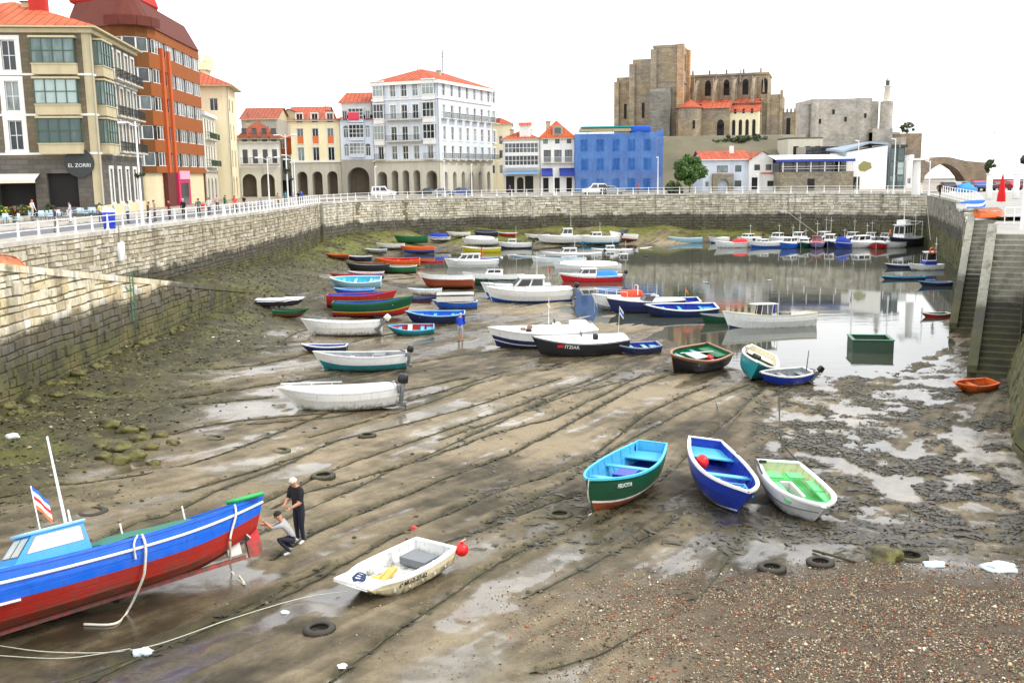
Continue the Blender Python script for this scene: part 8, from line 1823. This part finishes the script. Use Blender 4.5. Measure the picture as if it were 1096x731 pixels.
ri, cj = cellof(tx, ty); wd_ = weed[ri, cj]*np.clip(rightz[ri, cj]+.15, 0, 1); keep = (rng.random(n_try) < wd_*.5) & (BEDZ[ri, cj] > WL-.02); tx, ty = tx[keep], ty[keep]; z_ = BEDZ[ri[keep], cj[keep]]; k = len(tx)
an = rng.random(k)*6.28; l = .03+.24*rng.random(k)**3; w_ = .012+.02*rng.random(k)+l*.12; dx_, dy_ = np.cos(an)*l, np.sin(an)*l; px_, py_ = -np.sin(an)*w_, np.cos(an)*w_; hz_ = .008+.035*rng.random(k)
V = np.stack([np.stack([tx-dx_-px_, ty-dy_-py_, z_], -1), np.stack([tx-dx_+px_, ty-dy_+py_, z_], -1), np.stack([tx+px_*1.5, ty+py_*1.5, z_+hz_], -1), np.stack([tx-px_*1.5, ty-py_*1.5, z_+hz_], -1), np.stack([tx+dx_, ty+dy_, z_+.005], -1)], 1).reshape(-1, 3); o_ = np.arange(k)[:, None]*5
F_ = np.concatenate([o_+np.array([0,1,2]), o_+np.array([0,2,3]), o_+np.array([3,2,4])]); tag(fastmesh('seaweed', V, F_, 'sea_weed'), 'dark wet seaweed strewn over the flats below the stairs', 'seaweed', kind='stuff')
# scattered weed tufts over the left mud and along the foot of the walls
n_try = 150000; ty = 20*np.exp(rng.random(n_try)*math.log(150/20)); tx = -27+rng.random(n_try)*(27+.10*ty); ri, cj = cellof(tx, ty); wd_ = np.clip(weed[ri, cj]*left[ri, cj]+algae[ri, cj]*.8, 0, 1); keep = (rng.random(n_try) < wd_*.4) & (ty > 22) & (np.abs((tx-ty*.04)/(0.46*ty+7.0)) < .98); tx, ty = tx[keep], ty[keep]; z_ = BEDZ[ri[keep], cj[keep]]; k = len(tx)
an = rng.random(k)*6.28; l = (.04+.10*rng.random(k))*(1+ty/80); w_ = l*.5; dx_, dy_ = np.cos(an)*l, np.sin(an)*l; px_, py_ = -np.sin(an)*w_, np.cos(an)*w_; hz_ = l*(.10+.28*rng.random(k))
V = np.stack([np.stack([tx-px_, ty-py_, z_-.01], -1), np.stack([tx+px_, ty+py_, z_-.01], -1), np.stack([tx+dx_*1.2, ty+dy_*1.2, z_+hz_], -1)], 1).reshape(-1, 3); F_ = np.arange(k*3).reshape(-1, 3)
m, nt, bs = newmat('bank_weed'); geo = N(nt, 'ShaderNodeNewGeometry'); L(nt, ramp(nt, geo.outputs['Random Per Island'], [(0, (.045,.040,.014)), (.4, (.085,.082,.022)), (.7, (.14,.145,.035)), (1, (.16,.115,.045))]).outputs[0], bs.inputs['Base Color']); bs.inputs['Roughness'].default_value = .7
tag(fastmesh('bank_weed', V, F_, 'bank_weed'), 'green and brown weed growing on the mud below the walls', 'weed', kind='stuff')
# small stones and broken shell scattered over the weedy left bank
n_try = 26000; ty = 20*np.exp(rng.random(n_try)*math.log(110/20)); tx = -25+rng.random(n_try)*(25+.05*ty); ri, cj = cellof(tx, ty); keep = (rng.random(n_try) < np.clip(left[ri, cj]*1.2+.05, 0, 1)*np.clip(fbm(tx*.5, ty*.5, 131, 3)*3-1.1, 0, 1)) & (np.abs((tx-ty*.04)/(0.46*ty+7.0)) < .98); tx, ty, ri, cj = tx[keep], ty[keep], ri[keep], cj[keep]; k = len(tx)
sz = (.02+.09*rng.random(k)**3)[:, None, None]; V = oct_v[None]*sz*(.6+.8*rng.random((k, 6, 1))); V[:, :, 2] *= .55; an = rng.random(k)*6.28; ca, sa = np.cos(an)[:, None], np.sin(an)[:, None]; X_ = V[:, :, 0]*ca-V[:, :, 1]*sa; Y_ = V[:, :, 0]*sa+V[:, :, 1]*ca
V = np.stack([X_+tx[:, None], Y_+ty[:, None], V[:, :, 2]+BEDZ[ri, cj][:, None]+.01], -1).reshape(-1, 3); F_ = (oct_f[None]+np.arange(k)[:, None, None]*6).reshape(-1, 3)
m, nt, bs = newmat('bank_rubble'); geo = N(nt, 'ShaderNodeNewGeometry'); L(nt, ramp(nt, geo.outputs['Random Per Island'], [(0, (.03,.026,.014)), (.4, (.07,.06,.025)), (.75, (.13,.11,.05)), (.95, (.24,.21,.14)), (1, (.5,.47,.4))]).outputs[0], bs.inputs['Base Color']); bs.inputs['Roughness'].default_value = .6
tag(fastmesh('rubble', V, F_, 'bank_rubble'), 'small stones and shell scattered on the weedy mud under the left wall', 'rubble', kind='stuff')
# ------------------------------------------------------------------ trees and shrubs
def leafmat(name, a, b, c):
    m, nt, bs = newmat(name); geo = N(nt, 'ShaderNodeNewGeometry'); L(nt, ramp(nt, geo.outputs['Random Per Island'], [(0, a), (.5, b), (1, c)]).outputs[0], bs.inputs['Base Color']); bs.inputs['Roughness'].default_value = .55; return name
leafmat('green_leaves', (.035,.085,.012), (.06,.14,.02), (.10,.20,.035)); leafmat('dark_leaves', (.02,.035,.012), (.04,.06,.02), (.07,.09,.03)); leafmat('bush_leaves', (.04,.06,.02), (.07,.10,.03), (.12,.14,.05))
paint(84, 66, 48, .8, .4)
def crown(c, r, mat, n, leaf, seed=1, clumps=26):
    rg = np.random.default_rng(seed); d = rg.normal(size=(clumps, 3)); d /= np.linalg.norm(d, axis=1)[:, None]; cc = d*(rg.random((clumps, 1))**.4)*np.array(r)*.78; cr = (.22+.22*rg.random(clumps))*min(r)
    i = rg.integers(0, clumps, n); u = rg.normal(size=(n, 3)); u /= np.linalg.norm(u, axis=1)[:, None]; p = cc[i]+u*cr[i][:, None]*(rg.random((n, 1))**.35)+np.array(c)
    a = rg.normal(size=(n, 3)); a /= np.linalg.norm(a, axis=1)[:, None]; b = np.cross(a, u+.01); b /= np.linalg.norm(b, axis=1)[:, None]+1e-6; s = leaf*(.6+.8*rg.random((n, 1)))
    V = np.stack([p-a*s-b*s*.5, p+a*s-b*s*.5, p+a*s*.6+b*s*.7, p-a*s*.6+b*s*.7], 1).reshape(-1, 3); return V, np.arange(n*4).reshape(-1, 4)
def tree(name, lab, cat, loc, hgt, r, mat, n=5000, leaf=.16, trunk=True, seed=1, grp=None):
    root = empty(name, lab, cat, loc, 0, grp); V, F_ = crown((0, 0, hgt-r[2]), r, mat, n, leaf, seed); o = fastmesh('crown', V, F_, mat); o.parent = root
    if trunk:
        b = MB(); tm = paint(84, 66, 48, .8, .4); b.tube([(0,0,-.3),(.05,0,hgt*.2),(-.05,.05,hgt*.45),(.05,0,hgt*.7)], [.22,.18,.13,.06], tm, 8)
        for k in range(6): a = k*1.05; b.tube([(0,0,hgt*(.25+.05*k)),(math.cos(a)*r[0]*.4,math.sin(a)*r[1]*.4,hgt*(.5+.03*k)),(math.cos(a)*r[0]*.75,math.sin(a)*r[1]*.75,hgt*.72)], [.09,.06,.02], tm, 6)
        b.build('trunk', root)
    return root
q = atY(738, 203, 171); tree('round_tree', 'round bright green tree between the netted house and the white villa', 'tree', (q.x, 171, 0), 6.6, (2.7, 2.6, 3.0), 'green_leaves', 16000, .16, seed=3)
for px, py, Y, r, lab, mt in ((782,153,213,(5.0,2.5,1.7),'long dark green shrub on the terrace below the church','dark_leaves'),(806,152,214,(3.5,2,1.9),'dark shrub right of the long one below the church','dark_leaves'),(764,156,212,(2.5,1.6,1.1),'light green low bush at the church terrace edge','green_leaves'),(722,201,168,(1.6,1.2,1.4),'low bush at the foot of the round green tree','bush_leaves')):
    q = atY(px, py, Y); tree('shrub', lab, 'shrub', (q.x, Y, q.z-r[2]*1.0), r[2]*2, r, mt, 3000, .2, False, int(px))
q = atY(971, 142, 264); tree('shrub', 'wispy grey-green bush growing on the ruined tower', 'shrub', (q.x, 264, q.z-.3), 3.2, (2.4,1.5,1.6), 'bush_leaves', 900, .16, False, 77)
q = atY(1059, 181, 245); tree('shrub', 'dark shrub hanging at the right end of the stone bridge', 'shrub', (q.x, 245, q.z-1), 3.4, (1.6,1.4,1.8), 'dark_leaves', 1500, .18, False, 78)
for i, (px, off, lab) in enumerate(((4, 15.0, 'leafy planter with yellow flowers at the left frame edge'), (16, 14.6, 'leafy planter with reddish flowers on the terrace'), (27, 15.2, 'bushy planter beside the person in the orange cap'), (54, 17.0, 'clipped dark green terrace shrub in front of the stone building'))):
    p, d = pz(px, off); root = tree('planter', lab, 'planter', (p.x, p.y, 0.3), 1.1, (.7,.6,.55), ('green_leaves','bush_leaves','bush_leaves','dark_leaves')[i], 700, .08, False, 90+i); b = MB(); b.rbox((0,0,-.05), (1.2,.6,.5), .04, 'coping_stone', 1); b.build('trough', root)
    if i < 3:
        b = MB(); fm_ = paint(*((236,206,40),(214,70,50),(226,180,60))[i], .6, .1); r_ = random.Random(i)
        for k in range(26): b.ball((r_.uniform(-.6,.6), r_.uniform(-.5,.3), r_.uniform(.5,1.0)), .06, fm_, 5)
        b.build('flowers', root)
# ------------------------------------------------------------------ street furniture
def lamp(px, off, top_py, lab, basket=False, arms=1, P=None):
    p, d = P if P else pz(px, off); hgt = hz(px, top_py, p.y); root = empty('street_lamp', lab, 'street lamp', (p.x, p.y, 0), math.atan2(d.y, d.x), 'white street lamps round the harbour')
    b = MB(); b.cyl((0,0,0), (0,0,hgt), .10, WHT, r1=.055, n=10); b.cyl((0,0,0), (0,0,.6), .16, WHT, r1=.11, n=10); b.build('pole', root)
    for s in ((1,) if arms == 1 else (1, -1)):
        b = MB(); b.tube([(0,0,hgt-.35),(0,s*.5,hgt-.1),(0,s*.95,hgt-.05)], .035, WHT, 6); b.build('arm', root); b = MB(); b.rbox((0,s*1.05,hgt-.08), (.28,.6,.16), .06, WHT, 2); b.build('lamp_head', root)
    if basket:
        V, F_ = crown((0,0,hgt*.5), (.5,.5,.35), 'dark_leaves', 500, .07, int(px), 8); o = fastmesh('flower_basket', V, F_, 'dark_leaves'); o.parent = root
lamp(153, .7, 130, 'tall white lamp post with flower basket in front of the brown block', True)
lamp(289, .7, 168, 'white lamp post with two arms before the arcaded house', False, 2); lamp(309, .7, 144, 'tallest white lamp post, left of the yellow house', True, 2); lamp(317, .9, 170, 'shorter white lamp post just right of the tallest one'); lamp(357.5, 3.5, 165, 'white lamp post in front of the right arch of the yellow house', True)
def fpt(px, Y): q = atY(px, 206, Y); return (Vector((q.x, Y, 0)), Vector((1, 0, 0)))
for px, Y, tp_, lab in ((402, 158.5, 178, 'thin white post between the arched house and the white mansion'), (476, 161, 172, 'white lamp post in front of the arcade of the white mansion'), (505, 161.5, 176, 'white lamp post at the right corner of the white mansion'), (593, 163, 180, 'white lamp post before the awning house'), (704, 163, 168, 'white lamp post at the right edge of the netted house'), (811, 157, 186, 'thin white post in front of the gabled white house'), (917, 143, 150, 'tall white pole beside the white angular hall'), (956, 140, 148, 'tall pale pole in front of the glass tower'), (994, 128, 172, 'thin white pole in front of the bridge arch')):
    lamp(px, 0, tp_, lab, P=fpt(px, Y))
q = atY(980, 208, 133); pl = empty('white_pillar', 'thick white signal pillar with a small platform left of the stone bridge', 'pillar', (q.x, 133, 0)); zt_ = hz(980, 167, 133); b = MB(); b.cyl((0,0,0),(0,0,zt_-.6),.55,'white_wall',r1=.42,n=14); b.build('shaft', pl); b = MB(); b.box((0,0,zt_-.45),(2.6,1.4,.25),'white_wall'); b.box((-.8,0,zt_-.1),(.5,.5,.5),WHT); b.build('platform', pl)
p, d = pz(118, .75); bn = empty('litter_bin', 'tall bright blue bin standing by the left railing', 'bin', (p.x, p.y, 0)); BB = paint(24, 60, 190, .4, .1); b = MB(); b.lathe([(.0,.0),(.36,0),(.40,.05),(.42,1.15),(.40,1.2)], BB, n=20); b.build('body', bn); b = MB(); b.lathe([(.43,1.18),(.43,1.26),(.3,1.42),(.02,1.48)], WHT, n=20); b.build('lid', bn)
s_ = [s for s in np.linspace(20, 130, 800)]; best = min(s_, key=lambda s: abs(548+FPX*((along(LW, s)[0]-CAM).dot(_r)/(along(LW, s)[0]+Vector((0,0,-3))-CAM).dot(_f))-128)); p, d = along(LW, best); nn = Vector((d.y, -d.x, 0)); q = p+nn*.16+Vector((0,0,-1.55))
bx = empty('wall_box', 'white metal box fixed to the quay wall above the slipway', 'box', q, math.atan2(d.y, d.x)); b = MB(); b.rbox((0,0,0), (.75,.25,1.3), .03, WHT, 1); b.build('case', bx); b = MB(); b.cyl((0,.05,.65),(0,.05,1.8),.04,STL if 'STL' in globals() else GRY); b.build('conduit', bx)
lp = wallpt(139, 312); ld = empty('ladder', 'green iron ladder fixed to the slipway wall', 'ladder', lp, rad(90)); GL = paint(70, 120, 90, .6, .4); b = MB()
for x in (-.2, .2): b.cyl((x,-.12,-1.6),(x,-.12,1.0),.03,GL)
for k in range(9): b.cyl((-.2,-.12,-1.5+k*.3),(.2,-.12,-1.5+k*.3),.02,GL)
b.build('rails_and_rungs', ld)
# terrace chairs and tables
CH = paint(190, 216, 230, .4, .1); chm = []
def chair_parts():
    s = MB(); s.rbox((0,0,.45), (.46,.46,.05), .02, CH, 1); bk = MB(); bk.rbox((-.21,0,.72), (.05,.44,.44), .02, CH, 1); lg = MB(); lg.cyl((0,0,0),(0,0,.45),.022,GRY,n=6); am = MB(); am.tube([(-.2,0,.66),(.15,0,.66),(.2,0,.45)], .02, CH, 5); return s.mesh('seat'), bk.mesh('backrest'), lg.mesh('leg'), am.mesh('armrest')
cm = chair_parts()
def tchair(x, y, rz):
    r = empty('terrace_chair', 'pale blue terrace chair in front of the stone corner building', 'chair', (x, y, 0.0), rz, 'terrace chairs'); link('seat', cm[0], r); link('backrest', cm[1], r)
    for a in (-.19,.19):
        for c in (-.19,.19): link('leg', cm[2], r, (a, c, 0))
        link('armrest', cm[3], r, (0, a*1.2, 0))
tb = MB(); tb.cyl((0,0,.72),(0,0,.75),.42,WHT,n=20); tbm = tb.mesh('tabletop'); tp2 = MB(); tp2.cyl((0,0,0),(0,0,.72),.04,GRY); tp2.cyl((0,0,0),(0,0,.03),.25,GRY,n=14); tpm = tp2.mesh('pedestal')
for i, px in enumerate((8, 44, 62, 86, 100, 112)):
    p, d = pz(px, 12.4+(i%2)*1.4); r = empty('terrace_table', 'small round white table among the pale blue terrace chairs', 'table', (p.x, p.y, 0.0), 0, 'terrace tables'); link('tabletop', tbm, r); link('pedestal', tpm, r)
    for k in range(3): a = k*2.1+i; tchair(p.x+.75*math.cos(a), p.y+.75*math.sin(a), a+math.pi)
# ------------------------------------------------------------------ vehicles
TYR = paint(28, 28, 30, .7, .2); RIMM = paint(170, 172, 174, .3, .2, metal=.5); LMP = paint(236, 230, 210, .2, .05); RLMP = paint(190, 26, 26, .3, .05)
whm = MB(); whm.lathe([(.16,-.09),(.30,-.09),(.32,-.06),(.32,.06),(.30,.09),(.16,.09)], TYR, n=18, M=Matrix.Rotation(math.pi/2,3,'X')); tym = whm.mesh('tyre'); rm = MB(); rm.lathe([(.01,.075),(.17,.06),(.19,.08)], RIMM, n=18, M=Matrix.Rotation(math.pi/2,3,'X')); rm.lathe([(.01,-.075),(.17,-.06),(.19,-.08)], RIMM, n=18, M=Matrix.Rotation(math.pi/2,3,'X')); rmm = rm.mesh('rim')
def vehicle(name, lab, cat, loc, rz, col, van=False, grp=None):
    root = empty(name, lab, cat, loc, rz, grp); Lc, Wc = (4.2, 1.72); b = MB()
    prof = ([(-2.1,.35),(-2.1,.95),(-2.02,1.05),(-1.95,1.80),(.25,1.85),(.75,1.25),(1.1,1.05),(1.95,.92),(2.1,.70),(2.1,.35)] if van else [(-2.1,.38),(-2.1,.85),(-1.7,.98),(-1.15,1.40),(.15,1.45),(.85,1.0),(1.95,.82),(2.1,.62),(2.1,.35)])
    n = len(prof); rows = []
    for y, sx in ((-Wc/2, .97), (-Wc/2*.99, 1), (Wc/2*.99, 1), (Wc/2, .97)):
        for x, z in prof: f = 1-.16*max(0, (z-.95))/.5*(1 if abs(y) > 0 else 0); rows.append((x*sx, y*f, z))
    for k in range(3): b.add(rows, [(k*n+i, k*n+(i+1)%n, (k+1)*n+(i+1)%n, (k+1)*n+i) for i in range(n)], col, False)
    b.poly(rows[:n], col); b.poly(rows[-n:], col); b.build('body', root)
    zt = 1.72 if van else 1.36
    for s in (-1, 1):
        f = lambda z: s*(Wc/2*(1-.16*max(0, z-.95)/.5)+.008)
        for q in (([(-1.75,1.08),(-.65,1.08),(-.65,zt-.08),(-1.7,zt-.08)], [(-.5,1.08),(.62,1.08),(.22,zt-.08),(-.5,zt-.08)]) if van else ([(-1.3,.98),(-.35,.98),(-.35,zt-.06),(-1.0,zt-.06)], [(-.25,.98),(.65,.98),(.12,zt-.06),(-.25,zt-.06)])):
            m_ = MB(); m_.poly([(x, f(z), z) for x, z in q], 'dark_glass'); m_.build('side_window', root)
    ws = ((.72,1.28,.30,1.80) if van else (.80,1.03,.18,1.41)); m_ = MB(); m_.quad((ws[0]+.03,-.68,ws[1]),(ws[0]+.03,.68,ws[1]),(ws[2]+.03,.58,ws[3]),(ws[2]+.03,-.58,ws[3]),'dark_glass'); m_.build('windscreen', root)
    for s in (-1, 1):
        m_ = MB(); m_.rbox((2.03, s*.62, .72), (.14,.34,.16), .03, LMP, 1); m_.build('headlight', root); m_ = MB(); m_.rbox((-2.07, s*.70, .85), (.10,.18,.24), .02, RLMP, 1); m_.build('tail_light', root)
        for x in (-1.3, 1.3): w_ = bpy.data.objects.new('wheel', tym); COL.objects.link(w_); w_.parent = root; w_.location = (x, s*.76, .32); link('rim', rmm, w_)
    for x in (-2.1, 2.1): m_ = MB(); m_.rbox((x, 0, .47), (.14,1.6,.2), .04, TYR, 1); m_.build('bumper', root)
CW = paint(236,238,240,.25,.05); CD = paint(44,50,62,.25,.08); CS = paint(150,156,164,.25,.08); CB = paint(60,90,150,.25,.08); CR_ = paint(170,40,40,.25,.08)
def onfar(px, Y): q = atY(px, 206, Y); return (q.x, Y, -.1)
vehicle('white_van', 'white van parked in front of the stone arch at the left of the mansion', 'van', onfar(411, 171.5), 0, CW, True); vehicle('white_van', 'white van parked before the blue netted building', 'van', onfar(636, 170), rad(180), CW, True)
for px, Y, rz, col, lab in ((476,172,0,CS,'silver car in front of the mansion arcade'),(491,172,180,CB,'dark blue car at the right of the mansion arcade'),(655,170,0,CS,'grey car behind the white van at the netted building'),(462,172.3,0,CD,'dark car partly hidden before the mansion arcade')):
    vehicle('parked_car', lab, 'car', onfar(px, Y), rad(rz), col)
for i, (px, col, lab) in enumerate(((1013,CD,'black car at the left end of the row by the bridge'),(1021,CS,'grey car second in the row by the bridge'),(1029,CD,'dark car under the right side of the bridge arch'),(1045,CB,'blue-grey car right of the boat trailer cover'),(1054,CD,'dark car before the red-topped wall'),(1080,CR_,'maroon car at the right frame edge'),(1090,CD,'dark car cut by the right frame edge'))):
    q = atY(px, 208, 150); vehicle('parked_car', lab, 'car', (q.x, 150, 0.01), rad(90+(i%3-1)*6), col, grp='cars parked by the bridge')
q = atY(1034, 208, 146); lump('covered_trailer', 'heap under a bright blue cover among the parked cars', 'trailer', 0, 0, 1.3, cloth(60,150,226), None, 61, .8, Vector((q.x, 146, .1)))
# ------------------------------------------------------------------ on the right-hand pier
def pier(px, py, z=-.33): return at(px, py, z)
p = pier(1071, 226); um = empty('closed_parasol', 'closed bright red parasol standing on the pier at the right', 'parasol', (p.x, p.y, -.33)); zt_ = hz(1071, 186, p.y)+.33; zb_ = hz(1071, 216, p.y)+.33; UR = cloth(216, 24, 34)
b = MB(); b.cyl((0,0,0),(0,0,zt_+.05),.03,WHT); b.cyl((0,0,0),(0,0,.08),.3,'coping_stone',n=14); b.build('pole', um); b = MB(); vs = []; n = 20
for k, (r, u) in enumerate(((.03,1),(.11,.8),(.20,.5),(.28,.2),(.30,.0))):
    for j in range(n): a = 2*math.pi*j/n; rr_ = r*(1+.28*math.cos(a*5)*(1-u*.5)); vs.append((rr_*math.cos(a), rr_*math.sin(a), zb_+(zt_-zb_)*u))
b.add(vs, [(i*n+j, i*n+(j+1)%n, (i+1)*n+(j+1)%n, (i+1)*n+j) for i in range(4) for j in range(n)], UR, True); b.build('canopy', um)
p = pier(1093, 246); lm = empty('street_lamp', 'white lamp post with black lantern at the right frame edge on the pier', 'street lamp', (p.x, p.y, -.33), 0, 'white street lamps round the harbour'); zt_ = hz(1091, 170, p.y)+.33; b = MB(); b.cyl((0,0,0),(0,0,zt_),.09,WHT,r1=.06,n=12); b.build('pole', lm); b = MB(); b.lathe([(.05,zt_-.35),(.30,zt_-.3),(.34,zt_),(.2,zt_+.22),(.03,zt_+.26)], BLK, n=16); b.build('lantern', lm)
p = pier(1055, 232); cb_ = empty('covered_dinghy', 'small boat under a bright blue tarpaulin on the pier beside the parasol', 'boat', (p.x, p.y+2.2, -.33+.3), 0); h = Hull(3.0, 1.3, .6, tr=.7); hull_parts(cb_, h, C('white'), C('white'), None, None, C('white'), n=9); cover(cb_, h, .03, .95, cloth(30,100,214), .28, .3); cb_.rotation_euler = (0,0,rad(30))
p = pier(1073, 237); ob_ = empty('upturned_dinghy', 'orange dinghy turned upside down on the pier beneath the red parasol', 'boat', (p.x, p.y+1.6, -.33), 0); h = Hull(2.5, 1.3, .6, tr=.7); hull_parts(ob_, h, C('orange'), C('orange'), None, C('orange'), C('orange'), n=10); ob_.rotation_euler = (math.pi, 0, rad(10)); ob_.location.z = .52
p = pier(1085, 240); wb = empty('white_railing', 'white tubular railing on the pier at the head of the nearest stairs', 'railing', (p.x, p.y, -.33), rad(10)); b = MB()
for x in (-.7,0,.7): b.cyl((x,0,0),(x,0,1.1),.03,WHT)
b.build('post', wb) if False else None
for x in (-.7,0,.7): b = MB(); b.cyl((x,0,0),(x,0,1.1),.03,WHT); b.build('post', wb)
b = MB(); b.tube([(-.7,0,1.1),(.7,0,1.1)],.03,WHT); b.tube([(-.7,0,.6),(.7,0,.6)],.025,WHT); b.build('rail', wb)
for px, lab in ((1058, 'tall white post left of the closed red parasol'), (1087, 'white square post right of the closed red parasol')):
    q = atY(px, 212, 110); wp = empty('white_post', lab, 'post', (q.x, 110, 0)); zt_ = hz(px, 187, 110); b = MB(); b.rbox((0,0,zt_/2),(.55,.4,zt_),.05,WHT,1); b.build('shaft', wp); b = MB(); b.rbox((0,0,zt_+.04),(.7,.5,.1),.02,WHT,1); b.build('cap', wp)
FWP = [Vector((60,141,0)), Vector((47.8,104,0)), Vector((36.2,77.5,0))]
railing(FWP, 1, 64, 3.0, 'white railing along the top of the dark right-hand quay wall', off=-.3)
# gulls
GU = paint(226,228,230,.6,.1); GW = paint(140,146,154,.6,.1)
def gull(lab, loc, rz, fly=True):
    r = empty('gull', lab, 'gull', loc, rz); b = MB(); b.ball((0,0,0),.11,GU,10,(2.0,.8,.8)); b.ball((.25,0,.06),.065,GU,8,(1.2,1,1)); b.cyl((.31,0,.06),(.39,0,.04),.018,C('yellow'),r1=.005); b.add([(-.18,-.05,.02),(-.18,.05,.02),(-.40,.08,.03),(-.40,-.08,.03)],[(0,1,2,3)],GU); b.build('body', r)
    for s in (-1,1):
        b = MB()
        vs = [(.12,s*.06,.04),(-.10,s*.06,.04),(.16,s*.35,.16),(-.06,s*.35,.14),(-.02,s*.72,.10),(-.10,s*.70,.09)] if fly else [(.12,s*.09,.06),(-.3,s*.06,.06),(.1,s*.10,-.02),(-.3,s*.08,0),(-.2,s*.09,-.04),(-.35,s*.03,.02)]
        b.add(vs, [(0,1,3,2),(2,3,5,4)], GW); b.add([(x,y,z-.012) for x,y,z in vs], [(0,1,3,2),(2,3,5,4)], GW); b.build('wing', r)
gull('gull gliding in the white sky above the bridge', atY(1063, 143, 110), rad(20)); q = at(756, 303, WL); gull('gull floating on the open water of the harbour', (q.x, q.y, WL+.05), rad(150), False); q = at(823, 301, WL); gull('gull resting on the water near the launch', (q.x, q.y, WL+.05), rad(30), False)
